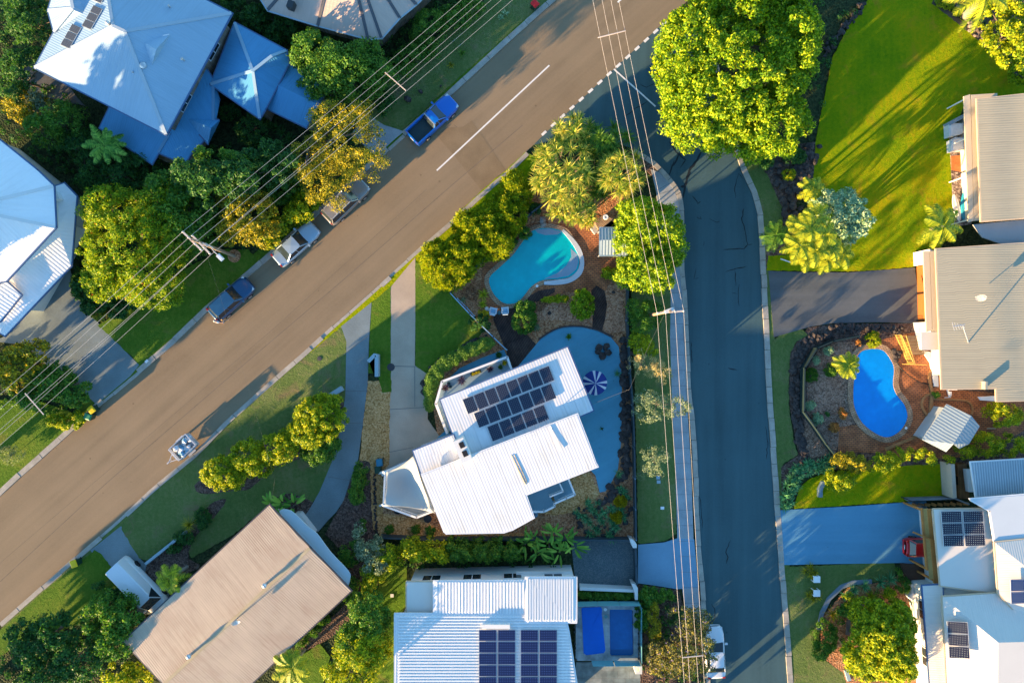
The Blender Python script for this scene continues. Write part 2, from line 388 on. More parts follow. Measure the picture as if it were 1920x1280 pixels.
def wpts(px, z=0.0): return [tuple(W(a, b, z)[:2]) for a, b in px]
_z = {}
def sheet(name, px, z, m, smooth=False, jit=0.0, base=-0.2):
    if smooth: px = smooth_poly(px, 5)
    p = wpts(px)
    if jit: p = edge_jitter(p, 0.25, jit)
    b = MB(); b.prism(p, base, z); o = b.obj(name, m); return tag(o, kind="structure")
g = MB(); g.prism([(-160, -140), (160, -140), (160, 140), (-160, 140)], -1.0, 0.0)
tag(g.obj("ground", SOIL), kind="structure")

LOW = [(-600, 1702), (0, 1167), (110, 1070), (220, 975), (285, 914), (370, 845), (422, 790), (480, 738), (530, 694), (575, 655), (592, 639), (662, 577),
       (704, 540), (735, 511), (792, 460), (842, 417), (900, 362), (952, 320), (987, 285)]
UPK = [(-600, 1466), (0, 931), (42, 892), (107, 835), (160, 787), (185, 765), (262, 701), (295, 672), (332, 640), (392, 582), (480, 508), (517, 475), (580, 419),
       (605, 397), (722, 291), (757, 259), (840, 185), (960, 74), (1044, 0), (1500, -405)]
DASH0, DASH1 = (1017, 250), (1242, 45)
sheet("main_road", UPK + [(1700, -372), (1242, 45), (1017, 255)] + LOW[::-1], 0.012, A_MAIN)
SL = [(1000, 272), (1100, 250), (1190, 280), (1225, 300), (1247, 322), (1264, 342), (1276, 362), (1281, 382), (1283, 402), (1283, 440), (1283, 507), (1287, 545), (1291, 632), (1296, 740), (1303, 795),
      (1309, 890), (1310, 960), (1313, 1017), (1320, 1085), (1324, 1150), (1331, 1280), (1350, 1600)]
SR = [(1262, 27), (1300, 40), (1330, 100), (1352, 180), (1368, 255), (1389, 320), (1410, 365), (1420, 402), (1423, 445), (1426, 507), (1432, 640), (1438, 750), (1445, 850), (1453, 960), (1460, 1060),
      (1472, 1210), (1477, 1280), (1492, 1600)]
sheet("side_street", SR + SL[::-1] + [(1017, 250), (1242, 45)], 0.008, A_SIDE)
# asphalt repairs, cracks
def poly_on(name, px, z, m, parent, jit=0):
    b = MB(); b.prism(edge_jitter(wpts(px), 0.4, jit) if jit else wpts(px), z - 0.003, z); return b.obj(name, m, parent)
road = bpy.data.objects["main_road"]; side = bpy.data.objects["side_street"]
poly_on("asphalt_patch", [(868, 238), (885, 226), (948, 318), (925, 345), (905, 360), (858, 300), (818, 253), (836, 240)], 0.016, mat("repair_asphalt", (0.215, 0.158, 0.095), 0.85, 0.2, 0.6, 12, 0.3, spec=0.1), road)
mk = MB()
def strip(b, px, w, z, m=0, jit=0.0, taper=False):
    p = [W(*q) for q in px]; k = len(p); q = []
    for i in range(k):
        d = (p[min(i + 1, k - 1)] - p[max(i - 1, 0)]).normalized(); n = Vector((-d.y, d.x, 0))
        ww = w * (0.3 if taper and i in (0, k - 1) else 1) * (1 + random.uniform(-jit, jit))
        q += [(p[i].x + n.x * ww / 2, p[i].y + n.y * ww / 2, z), (p[i].x - n.x * ww / 2, p[i].y - n.y * ww / 2, z)]
    b.add(q, [(2 * i, 2 * i + 1, 2 * i + 3, 2 * i + 2) for i in range(k - 1)], m)
strip(mk, [(819, 320), (1030, 123)], 0.14, 0.020)
for i in range(14):
    t = i / 13 * 1.05
    c = W(1017 + (1242 - 1017) * t * 0.96 + 3, 250 - 205 * t * 0.96 - 0)
    mk.box((c.x, c.y, 0.021), (0.55, 0.24, 0.006), R(42))
strip(mk, [(1151, 130), (1229, 200)], 0.14, 0.0205)
strip(mk, [(1158, 5), (1166, -2)], 0.16, 0.0205)
mo = mk.obj("road_markings", PAINT); tag(mo, kind="structure")
cr = MB()
def crack(px, w=0.09):
    pts = []
    for i in range(len(px) - 1):
        a, b_ = px[i], px[i + 1]
        n = max(2, int(math.dist(a, b_) / 6))
        for j in range(n): pts.append((a[0] + (b_[0] - a[0]) * j / n + random.uniform(-1, 1), a[1] + (b_[1] - a[1]) * j / n + random.uniform(-1, 1)))
    pts.append(px[-1]); strip(cr, pts, w, 0.0125 + random.random() * 0.001, jit=0.4, taper=True)
for c, w in [([(1256, 266), (1268, 285), (1285, 300), (1275, 315)], .12), ([(1318, 245), (1300, 268), (1272, 292), (1262, 312)], .12), ([(1318, 280), (1308, 300), (1292, 320), (1284, 350), (1276, 350)], .2),
          ([(1296, 322), (1288, 340), (1281, 372)], .14), ([(1216, 190), (1190, 205), (1172, 218)], .07), ([(1228, 155), (1212, 165), (1200, 158)], .05),
          ([(1298, 368), (1306, 376), (1308, 382), (1314, 378)], .07), ([(1394, 390), (1391, 410), (1397, 435), (1402, 458), (1394, 466), (1370, 468), (1356, 468)], .09), ([(1402, 460), (1411, 458)], .07),
          ([(1392, 334), (1385, 325), (1377, 350), (1379, 372)], .06), ([(1330, 411), (1345, 416), (1350, 415)], .06), ([(1361, 510), (1376, 505), (1400, 499)], .09), ([(1378, 507), (1380, 536)], .08),
          ([(1386, 532), (1384, 560), (1386, 575)], .08), ([(1371, 549), (1384, 551)], .06), ([(1307, 406), (1308, 410), (1315, 410), (1312, 405)], .05), ([(1306, 503), (1302, 522), (1310, 521)], .05),
          ([(1369, 1011), (1361, 1035), (1365, 1045), (1362, 1056)], .09), ([(1432, 1140), (1340, 1128)], .0), ([(1364, 689), (1382, 693)], .08), ([(1333, 1130), (1340, 1140), (1340, 1158), (1335, 1168)], .06),
          ([(1312, 930), (1315, 950), (1317, 990)], .06), ([(1436, 800), (1439, 830), (1437, 860)], .06), ([(1296, 640), (1298, 680)], .06), ([(1320, 452), (1318, 462)], .05), ([(1265, 300), (1254, 330)], .1), ([(1420, 1210), (1421, 1240)], .0)]:
    if w: crack(c, w)
cr.obj("crack", CRACK, side)
cr = MB()
for c, w in [([(818, 252), (845, 275), (860, 300), (900, 350), (906, 362)], .06), ([(850, 232), (878, 262), (905, 292), (950, 320)], .05), ([(820, 680 - 60), (700, 700), (560, 790), (430, 900), (300, 1010), (120, 1170)], .0)]:
    if w: crack(c, w)
strip(cr, [(0, 1090), (200, 905), (420, 715), (640, 528), (850, 345), (980, 235)], 0.06, 0.0175)
strip(cr, [(0, 1055), (240, 850), (520, 610), (800, 355)], 0.03, 0.0175)
cr.obj("crack", mat("road_seam", (0.15, 0.12, 0.09), 0.9, 0.3, 1, 6), road)
# kerbs ------------------------------------------------------------
def kerb(px, sidep, gaps=(), w=0.42, h=0.13, seg=2.6):
    """px: line along the road edge; the kerb lies on the side of 'sidep' (+1 left of travel)"""
    b = MB(); P = [W(*q) for q in px]; L = [0.0]
    for i in range(1, len(P)): L.append(L[-1] + (P[i] - P[i - 1]).length)
    def at(s):
        s = max(0, min(L[-1] - 1e-4, s)); i = max(j for j in range(len(P) - 1) if L[j] <= s)
        t = (s - L[i]) / (L[i + 1] - L[i]); d = (P[i + 1] - P[i]).normalized()
        return P[i].lerp(P[i + 1], t), Vector((-d.y, d.x, 0))
    s = 0.0
    while s < L[-1]:
        e = min(L[-1], s + seg * random.uniform(0.75, 1.2)); sub = [s + (e - 0.04 - s) * k / 2 for k in range(3)]
        off = random.uniform(-0.03, 0.03); dz = random.uniform(-0.02, 0.02)
        for a0, a1 in zip(sub[:-1], sub[1:]):
            p0, n0 = at(a0); p1, n1 = at(a1); n0 = n0 * sidep; n1 = n1 * sidep
            q = [p0 + n0 * off, p1 + n1 * off, p1 + n1 * (w + off), p0 + n0 * (w + off)]
            q = [(v.x, v.y) for v in q]
            low = any(g0 < (p0.x / S + 960) < g1 for g0, g1 in gaps)
            zt = (0.045 if low else h + dz)
            b.prism(q, -0.05, zt)
            mid = [(q[0][0] * .35 + q[3][0] * .65, q[0][1] * .35 + q[3][1] * .65), (q[1][0] * .35 + q[2][0] * .65, q[1][1] * .35 + q[2][1] * .65)]
        s = e
    o = b.obj("kerb", KERB); tag(o, kind="structure"); return o
kerb(LOW[1:], -1, gaps=[(596, 700), (728, 792), (185, 232)])
kerb(UPK[1:-1], 1, gaps=[(185, 262), (715, 760)], w=0.5)
kerb(SL[2:-1], -1, w=0.45, seg=1.6)
kerb(SR[2:-1], 1, w=0.5, seg=1.5)
def kerbstrip(line, sidep, o0, o1, m, z):
    P = [W(*q) for q in line]; A_ = []; B_ = []
    for i, p in enumerate(P):
        d = (P[min(i + 1, len(P) - 1)] - P[max(i - 1, 0)]).normalized(); n_ = Vector((-d.y, d.x, 0)) * sidep; A_.append(((p + n_ * o0).x, (p + n_ * o0).y)); B_.append(((p + n_ * o1).x, (p + n_ * o1).y))
    b = MB(); b.prism(A_ + B_[::-1], -.05, z); tag(b.obj("verge", m), kind="structure")
kerbstrip(LOW[1:10], -1, .3, 1.4, LAWN_D, .082); kerbstrip(LOW[9:], -1, .3, 1.2, LAWN_L, .083); kerbstrip(UPK[1:-1], 1, .3, 1.3, LAWN, .084); kerbstrip(SR[8:], 1, .3, 1.0, LAWN_D, .085); kerbstrip(SL[2:14], -1, .3, 1.2, MULCH_D, .081)
# lawns, drives, beds ------------------------------------------------
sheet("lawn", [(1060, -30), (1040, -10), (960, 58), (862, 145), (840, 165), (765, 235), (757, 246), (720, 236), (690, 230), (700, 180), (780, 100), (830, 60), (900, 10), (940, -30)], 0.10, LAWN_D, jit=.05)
sheet("driveway", [(690, 215), (720, 235), (758, 247), (740, 262), (718, 282), (700, 290), (660, 250)], 0.105, CONC_P)
sheet("lawn", [(185, 610), (320, 520), (375, 490), (425, 467), (467, 468), (480, 486), (450, 526), (390, 571), (305, 641), (264, 683)], 0.10, LAWN, jit=.05)
sheet("driveway", [(-10, 640), (20, 625), (132, 505), (150, 560), (190, 612), (262, 684), (245, 705), (182, 758), (165, 742), (100, 692), (35, 645)], 0.096, CONC_D)
sheet("lawn", [(-100, 750), (70, 750), (150, 778), (163, 778), (100, 828), (0, 917), (-100, 1005)], 0.10, LAWN, jit=.05)
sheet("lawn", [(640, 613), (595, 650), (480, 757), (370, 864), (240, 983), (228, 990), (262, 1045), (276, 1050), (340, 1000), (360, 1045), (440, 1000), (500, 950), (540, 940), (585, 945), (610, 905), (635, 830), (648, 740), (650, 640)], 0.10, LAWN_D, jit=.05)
sheet("lawn", [(-50, 1215), (0, 1182), (110, 1085), (178, 1030), (190, 1035), (215, 1070), (225, 1110), (190, 1150), (120, 1180), (60, 1190), (0, 1230)], 0.10, LAWN, jit=.05)
sheet("driveway", [(170, 1030), (184, 1020), (228, 985), (262, 1045), (276, 1060), (320, 1110), (300, 1150), (262, 1150), (210, 1080)], 0.096, CONC_D)
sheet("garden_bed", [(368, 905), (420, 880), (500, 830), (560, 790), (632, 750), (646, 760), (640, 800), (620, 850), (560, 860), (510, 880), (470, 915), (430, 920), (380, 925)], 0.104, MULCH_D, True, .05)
sheet("garden_bed", [(345, 1000), (395, 945), (425, 935), (410, 960), (365, 1010), (355, 1045), (375, 1060), (350, 1075), (300, 1095), (275, 1062)], 0.106, MULCH_D, True, .05)
sheet("garden_bed", [(500, 950), (535, 925), (565, 930), (588, 945), (560, 970)], 0.106, MULCH_D, True)
sheet("driveway", [(640, 612), (697, 567), (697, 568), (692, 640), (690, 715), (680, 800), (672, 860), (660, 890), (645, 937), (630, 960), (615, 975), (597, 996), (560, 985), (583, 950), (600, 920), (625, 860), (640, 800), (648, 740), (650, 640)], 0.108, CONC_D)
sheet("lawn", [(697, 567), (733, 537), (733, 640), (734, 735), (716, 735), (711, 712), (706, 700), (690, 700), (693, 640)], 0.10, LAWN, jit=.04)
sheet("driveway", [(733, 538), (779, 483), (779, 600), (778, 685), (800, 700), (803, 760), (802, 785), (812, 800), (825, 818), (850, 850), (780, 900), (725, 895), (715, 882), (729, 870), (731, 733), (733, 690)], 0.094, CONC)
sheet("lawn", [(779, 490), (812, 515), (845, 545), (905, 622), (890, 645), (850, 665), (812, 695), (800, 700), (779, 686)], 0.104, LAWN, jit=.03)
sheet("gravel_strip", [(690, 715), (711, 712), (717, 736), (732, 733), (730, 870), (716, 883), (722, 930), (712, 1000), (700, 990), (696, 930), (694, 865), (674, 862), (681, 800)], 0.102, MULCH_T, jit=.06)
sheet("garden_bed", [(660, 890), (674, 862), (694, 865), (700, 990), (710, 1012), (690, 1060), (660, 1050), (610, 1000), (645, 937)], 0.098, MULCH_D, jit=.06)
for p, n, w_ in [([(644, 760), (690, 762)], 1, .05), ([(638, 792), (686, 792)], 1, .05), ([(648, 734), (689, 733)], 1, .05)]:
    pass
jt = MB()
for p in [[(641, 792), (682, 793)], [(648, 733), (690, 733)], [(616, 893), (660, 900)], [(645, 665), (692, 628)], [(733, 686), (778, 687)], [(731, 767), (801, 763)], [(778, 687), (778, 762)], [(730, 847), (775, 838)]]: strip(jt, p, 0.05, 0.1125)
tag(jt.obj("driveway_joints", mat("joint_gap", (0.15, 0.155, 0.15), 0.9, 0.1)), kind="structure")
# main lot
LOT = [(845, 547), (880, 512), (965, 425), (985, 380), (1010, 330), (1180, 330), (1180, 480), (1176, 600), (1184, 740), (1192, 900), (1192, 1012), (905, 1008), (712, 1006), (706, 940), (725, 895), (820, 815), (812, 760), (812, 700), (850, 665), (905, 622), (880, 590)]
sheet("garden_soil", LOT, 0.09, MULCH)
sheet("garden_bed", [(712, 960), (800, 975), (835, 1000), (1000, 998), (1000, 1006), (712, 1006)], 0.096, MULCH_T, jit=.05)
sheet("garden_bed", [(1030, 905), (1105, 885), (1120, 915), (1125, 925), (1100, 955), (1040, 965), (1005, 960)], 0.097, MULCH_T, jit=.05)
sheet("garden_bed", [(1130, 535), (1165, 535), (1172, 620), (1140, 625), (1060, 600), (1010, 600), (1000, 580), (1060, 560), (1090, 590), (1110, 560)], 0.095, chipmat("red_mulch", (0.22, 0.095, 0.05), (0.46, 0.22, 0.12), (0.62, 0.36, 0.22), 9, .8), jit=.05)
sheet("pool_paving", [(1060, 420), (1100, 395), (1156, 420), (1160, 500), (1135, 545), (1060, 548), (1038, 560), (1010, 560), (975, 575), (950, 590), (920, 600), (900, 560), (905, 500), (940, 470), (1000, 420)], 0.110, BRICK_P, jit=.02)
sheet("deck", [(955, 575), (1010, 545), (1040, 540), (1040, 548), (1000, 570), (975, 582), (962, 600), (1000, 640), (1022, 662), (1000, 690), (960, 700), (950, 660), (925, 600), (925, 592)], 0.118, DECK)
sheet("garden_stairs", [(1118, 535), (1133, 545), (1138, 570), (1134, 600), (1128, 622), (1110, 618), (1113, 570), (1108, 545)], 0.12, DECK)
sheet("patio", [(1018, 630), (1035, 618), (1060, 612), (1090, 613), (1120, 620), (1145, 632), (1160, 650), (1165, 700), (1166, 760), (1164, 830), (1158, 880), (1145, 905), (1135, 920), (1124, 922), (1116, 890), (1106, 880), (1060, 900), (900, 980), (820, 820), (960, 700)], 0.130, PATIO)
sheet("lower_terrace", [(838, 712), (862, 690), (900, 672), (945, 655), (960, 690), (850, 740)], 0.135, PATIO)
# pool of the main lot
def pool(name, outline, cop, wm, water_name, z=0.13, wc=0.42, zt=0.17, lab=None):
    p = offset_poly(wpts(outline), 0.0)
    b = MB(); b.prism(p, -0.1, z - 0.005)
    return b, p
def ring(outer, inner, z0, z1):
    b = MB(); n = len(outer)
    P = [(x, y, z1) for x, y in outer] + [(x, y, z1) for x, y in inner] + [(x, y, z0) for x, y in outer] + [(x, y, z0) for x, y in inner]
    F = []
    for i in range(n):
        j = (i + 1) % n
        F += [(i, j, n + j, n + i), (2 * n + i, 2 * n + j, j, i), (n + i, n + j, 3 * n + j, 3 * n + i)]
    b.add(P, F); return b
def water(name, c, c2, bump=0.06, rough=0.08):
    return mat(name, c, rough=rough, var=0.10, s1=0.5, s2=2.5, bump=bump, spec=0.5, c2=c2, s3=3.0)
P1 = smooth_poly([(917, 522), (935, 503), (960, 480), (975, 460), (990, 440), (1005, 430), (1030, 428), (1055, 434), (1067, 448), (1081, 470), (1086, 490), (1082, 508), (1067, 520), (1045, 524), (1017, 526),
      (997, 537), (984, 553), (970, 567), (950, 570), (935, 562), (922, 545)], 3)
p1 = wpts(P1)
pt = thing("swimming_pool", "curved turquoise swimming pool with brick coping beside the timber deck", "swimming pool", (sum(p[0] for p in p1) / len(p1), sum(p[1] for p in p1) / len(p1), 0))
b = MB(); b.prism(p1, 0.0, 0.125); b.obj("water", water("turquoise_water", (0.0, 0.40, 0.46), (0.0, 0.46, 0.52)), pt)
ring(offset_poly(p1, 0.42), p1, 0.0, 0.20).obj("coping", BRICK_C, pt)
b = MB(); sh = wpts([(1070, 466), (1083, 478), (1084, 492), (1080, 505), (1066, 517), (1045, 521), (1020, 523), (1045, 512), (1062, 498), (1071, 482)]); b.prism(sh, 0.1, 0.13); b.obj("beach_shelf", mat("shelf_pale", (0.22, 0.33, 0.42), .3, .1), pt)
b = MB(); b.prism(wpts([(1003, 431), (1030, 429), (1053, 435), (1045, 440), (1022, 441), (1008, 437)]), 0.1, 0.13); b.obj("beach_shelf", MATS["shelf_pale"], pt)
oc = wpts(smooth_poly([(1053, 434), (1067, 450), (1081, 472), (1087, 492), (1082, 508), (1067, 521), (1045, 525), (1020, 528)], 4, False)); oo = wpts(smooth_poly([(1056, 430), (1075, 448), (1089, 468), (1095, 492), (1090, 514), (1071, 529), (1047, 534), (1020, 534)], 4, False))
b = MB(); b.prism(oc + oo[::-1], 0.1, 0.215); b.obj("coping", mat("pale_coping", (0.50, 0.55, 0.58), .7, .08), pt)
# fence line verge + footpath (left of side street)
sheet("lawn", [(1180, 480), (1262, 500), (1264, 640), (1266, 800), (1268, 1000), (1250, 1012), (1200, 1019), (1196, 1015), (1194, 900), (1190, 740), (1186, 600)], 0.10, LAWN_D, jit=.05)
sheet("footpath", [(1258, 500), (1276, 500), (1280, 545), (1283, 632), (1287, 740), (1296, 890), (1300, 1017), (1308, 1085), (1316, 1170), (1284, 1140), (1276, 1085), (1270, 1017), (1266, 890), (1259, 740), (1256, 632)], 0.106, CONC_P)
sheet("footpath", [(1220, 318), (1240, 325), (1258, 345), (1270, 372), (1274, 400), (1272, 440), (1240, 440), (1230, 360)], 0.106, CONC_P)
sheet("driveway", [(1196, 1020), (1245, 1016), (1270, 1008), (1301, 1010), (1309, 1100), (1270, 1103), (1225, 1096), (1196, 1092)], 0.110, mat("path_blue", (0.17, 0.31, 0.42), .8, .12, .5, 12, .2))
sheet("driveway", [(1070, 1012), (1190, 1012), (1190, 1102), (1080, 1102)], 0.100, EXPOSED)
sheet("garden_bed", [(1196, 1094), (1225, 1098), (1272, 1105), (1284, 1145), (1320, 1172), (1335, 1300), (1196, 1300)], 0.096, MULCH_D)
jt = MB()
for y in range(520, 1160, 29):
    x0 = np.interp(y, [500, 632, 740, 890, 1017, 1140], [1258, 1256, 1259, 1266, 1270, 1284]); x1 = np.interp(y, [500, 545, 632, 740, 890, 1017, 1170], [1276, 1280, 1283, 1287, 1296, 1300, 1316])
    strip(jt, [(x0, y), (x1, y)], 0.04, 0.1145)
strip(jt, [(1235, 365), (1266, 355)], .04, .1145); strip(jt, [(1236, 355), (1262, 340)], .05, .1145)
tag(jt.obj("footpath_joints", mat("path_joint", (0.19, 0.21, 0.225), .9, .2)), kind="structure")
# right of the side street
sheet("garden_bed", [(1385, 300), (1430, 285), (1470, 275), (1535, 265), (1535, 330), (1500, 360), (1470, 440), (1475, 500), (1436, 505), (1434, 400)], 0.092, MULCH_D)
sheet("lawn", [(1395, 305), (1428, 300), (1445, 345), (1468, 395), (1465, 425), (1440, 440), (1434, 440), (1428, 390), (1405, 345)], 0.104, LAWN_D, jit=.05)
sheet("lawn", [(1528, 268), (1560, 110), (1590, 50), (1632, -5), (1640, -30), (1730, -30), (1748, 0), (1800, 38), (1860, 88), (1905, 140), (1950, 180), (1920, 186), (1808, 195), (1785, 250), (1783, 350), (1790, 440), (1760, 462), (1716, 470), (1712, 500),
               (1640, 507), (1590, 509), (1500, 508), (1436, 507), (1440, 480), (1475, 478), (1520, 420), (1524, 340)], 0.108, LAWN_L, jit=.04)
sheet("driveway", [(1440, 508), (1500, 510), (1590, 511), (1714, 502), (1722, 560), (1720, 606), (1640, 604), (1560, 606), (1520, 612), (1450, 632)], 0.104, A_DRIVE)
sheet("lawn", [(1447, 640), (1470, 622), (1505, 618), (1515, 628), (1492, 640), (1480, 665), (1478, 760), (1488, 830), (1496, 852), (1462, 872), (1455, 820), (1450, 740)], 0.102, LAWN_D, jit=.04)
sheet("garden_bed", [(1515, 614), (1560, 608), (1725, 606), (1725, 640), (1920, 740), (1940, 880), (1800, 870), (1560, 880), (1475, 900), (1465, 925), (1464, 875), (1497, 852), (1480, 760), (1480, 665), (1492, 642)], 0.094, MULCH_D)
sheet("garden_bed", [(1512, 692), (1534, 655), (1562, 642), (1600, 640), (1612, 660), (1602, 700), (1600, 740), (1606, 790), (1580, 810), (1565, 850), (1512, 772)], 0.112, MULCH_G, jit=.04)
sheet("garden_bed", [(1508, 778), (1566, 850), (1520, 858), (1505, 830)], 0.113, MULCH_G, jit=.04)
sheet("pool_paving", [(1600, 660), (1620, 645), (1670, 632), (1725, 620), (1760, 660), (1770, 730), (1930, 740), (1930, 800), (1850, 845), (1780, 860), (1700, 858), (1640, 848), (1570, 848), (1572, 800), (1606, 795), (1596, 740)], 0.115, BRICK_P)
P2 = smooth_poly([(1635, 654), (1655, 657), (1669, 675), (1675, 692), (1673, 720), (1680, 740), (1694, 758), (1700, 780), (1692, 800), (1677, 814), (1660, 819), (1640, 812), (1615, 792), (1601, 765), (1598, 740), (1600, 705), (1604, 672), (1615, 658)], 3)
p2 = wpts(P2); pt = thing("swimming_pool", "kidney shaped bright blue swimming pool among brick paving with palm leaning over it", "swimming pool", (sum(p[0] for p in p2) / len(p2), sum(p[1] for p in p2) / len(p2), 0))
b = MB(); b.prism(p2, 0.0, 0.13); b.obj("water", water("bright_blue_water", (0.0, 0.25, 0.72), (0.0, 0.29, 0.78), rough=.2), pt)
ring(offset_poly(p2, 0.5), p2, 0.0, 0.18).obj("coping", BRICK_C, pt)
sheet("lawn", [(1555, 885), (1600, 880), (1700, 872), (1782, 868), (1785, 900), (1786, 934), (1640, 943), (1488, 953), (1498, 915), (1520, 895)], 0.104, LAWN_L, jit=.04)
sheet("driveway", [(1452, 956), (1600, 948), (1735, 938), (1745, 1000), (1745, 1060), (1690, 1054), (1560, 1056), (1462, 1058)], 0.110, CONC_B)
sheet("lawn", [(1474, 1062), (1560, 1058), (1676, 1053), (1678, 1080), (1640, 1090), (1590, 1095), (1555, 1120), (1538, 1155), (1534, 1200), (1545, 1235), (1580, 1260), (1590, 1300), (1490, 1300), (1486, 1240)], 0.104, LAWN_D, jit=.04)
sheet("garden_bed", [(1590, 1100), (1640, 1092), (1690, 1075), (1745, 1060), (1745, 1300), (1585, 1300), (1565, 1250), (1540, 1230), (1538, 1160)], 0.098, MULCH, jit=.04)
sheet("garden_bed", [(1748, -20), (1800, 33), (1862, 84), (1905, 136), (1960, 180), (1960, -20)], 0.094, MULCH_D, jit=.05)
sheet("lawn_edge_path", [(1750, 0), (1800, 38), (1862, 88), (1908, 140), (1902, 146), (1856, 95), (1795, 46), (1745, 8)], 0.116, mat("trampled_soil", (0.07, 0.06, 0.045), .9, .3), jit=.05)
# left strip of land around the lower left houses
sheet("lawn", [(712, 1060), (762, 1060), (765, 1130), (745, 1160), (742, 1300), (700, 1300)], 0.10, LAWN, jit=.03)
sheet("garden_path", [(655, 1065), (690, 1060), (672, 1140), (640, 1180), (580, 1215), (560, 1200), (630, 1150), (656, 1110)], 0.10, MULCH_D, True)
sheet("lawn", [(560, 1230), (600, 1205), (620, 1230), (600, 1300), (540, 1300)], 0.101, LAWN, jit=.04)
sheet("gravel_path", [(30, 140), (90, 100), (110, 140), (160, 200), (80, 180), (40, 170)], 0.05, mat("rough_paving", (0.10, 0.10, 0.10), .9, .35), jit=.05)
sheet("stone_terrace", [(1080, 1240), (1200, 1240), (1200, 1310), (1075, 1310)], 0.10, STONE_PAV)
# ================================================================== houses
R_WHITE = ribbed("white_sheet_roof", (0.68, 0.67, 0.66), 0.25, 0.16, 0.09, line=0.22, dirt=(0.60, 0.58, 0.54))
R_WHITE2 = ribbed("white_ribbed_roof", (0.74, 0.73, 0.71), 0.36, 0.6, 0.03, line=0.0, dist=0.05)
R_CREAM = ribbed("cream_sheet_roof", (0.66, 0.61, 0.54), 0.2, 0.25, 0.04, line=0.05)
R_TAN = ribbed("tan_weathered_roof", (0.46, 0.350, 0.250), 0.19, 0.20, 0.14, line=0.16, dirt=(0.38, 0.265, 0.185), dist=0.05)
R_SAND = ribbed("sand_sheet_roof", (0.38, 0.335, 0.235), 0.21, 0.22, 0.05, line=0.14)
R_BLUE = ribbed("blue_grey_sheet_roof", (0.29, 0.42, 0.53), 0.2, 0.25, 0.05, line=0.06)
R_BLUE_D = ribbed("deep_blue_sheet_roof", (0.07, 0.27, 0.48), 0.2, 0.3, 0.06, line=0.08)
R_TILE = ribbed("white_tile_roof", (0.82, 0.82, 0.82), 0.30, 0.35, 0.05, tile=0.34, dist=0.06)
R_TILE_T = ribbed("taupe_tile_roof", (0.52, 0.39, 0.32), 0.30, 0.35, 0.07, tile=0.34)
R_CORR = ribbed("pale_blue_corrugated_roof", (0.33, 0.41, 0.45), 0.28, 0.35, 0.05, line=0.12, dist=0.06)
GUT = mat("gutter_blue", (0.07, 0.13, 0.25), 0.5, 0.1); GUT_W = mat("gutter_white", (0.70, 0.70, 0.70), 0.5, 0.05)
GUT_T = mat("gutter_tan", (0.55, 0.42, 0.28), 0.5, 0.1); GUT_D = mat("gutter_dark", (0.05, 0.05, 0.06), 0.5, 0.1)
WALL_W = mat("white_render", (0.66, 0.65, 0.62), 0.8, 0.06); WALL_C = mat("cream_render", (0.62, 0.54, 0.42), 0.8, 0.08)
WALL_B = brickmat("brick_wall", (0.33, 0.24, 0.16), (0.24, 0.17, 0.12), (0.30, 0.28, 0.25), bw=.3, rh=.1)
GLASS = glass_dark(); ALU = mat("aluminium", (0.62, 0.62, 0.62), 0.35, 0.05, metal=0.4); STEEL = mat("galvanised_steel", (0.50, 0.52, 0.54), 0.4, 0.15, metal=0.5)
DARKM = mat("dark_metal", (0.04, 0.045, 0.05), 0.5, 0.1); BLACK = mat("black_plastic", (0.012, 0.012, 0.014), 0.5, 0.1)
TIMBER = mat("weathered_timber", (0.22, 0.15, 0.09), 0.8, 0.25); TIMBER_O = mat("oiled_timber", (0.44, 0.19, 0.05), 0.6, 0.25)
def K(p): return (round(p[0], 2), round(p[1], 2), round(p[2], 2))
def roof(parent, faces, m, gut=None, thick=0.14, caps=None, name="roof"):
    b = MB(); edges = {}
    for f in faces:
        P = [W(*p) for p in f]
        a = sum(P[i].x * P[(i + 1) % len(P)].y - P[(i + 1) % len(P)].x * P[i].y for i in range(len(P)))
        if a < 0: P = P[::-1]
        tri = tessellate_polygon([[Vector((p.x, p.y, 0)) for p in P]])
        T = []
        for t in tri:
            q = (P[t[1]].x - P[t[0]].x) * (P[t[2]].y - P[t[0]].y) - (P[t[1]].y - P[t[0]].y) * (P[t[2]].x - P[t[0]].x)
            T.append(tuple(t) if q > 0 else tuple(reversed(t)))
        n = len(P)
        b.add(P + [p - Vector((0, 0, thick)) for p in P], T + [tuple(i + n for i in reversed(t)) for t in T])
        for i in range(n):
            a_, c_ = P[i], P[(i + 1) % n]; k = frozenset((K(a_), K(c_))); edges.setdefault(k, []).append((a_, c_))
    out = [e[0] for e in edges.values() if len(e) == 1]; inn = [e[0] for e in edges.values() if len(e) > 1]
    for a_, c_ in out:
        d = Vector((0, 0, thick)); b.add([a_, c_, c_ - d, a_ - d], [(0, 3, 2, 1)])
    o = b.obj(name, m, parent)
    if gut:
        g_ = MB()
        for a_, c_ in out:
            d = (c_ - a_).normalized(); n_ = Vector((d.y, -d.x, 0)) * 0.06
            g_.beam(a_ + n_ - Vector((0, 0, .07)) - d * 0.0, c_ + n_ - Vector((0, 0, .07)) + d * 0.1, 0.11, 0.12)
        g_.obj("gutter", gut, parent)
    if caps and inn:
        c = MB()
        for a_, c_ in inn:
            if abs((a_ - c_).length) > 0.4: c.beam(a_ + Vector((0, 0, .02)), c_ + Vector((0, 0, .02)), 0.26, 0.07)
        c.obj("ridge_cap", caps, parent)
    return o
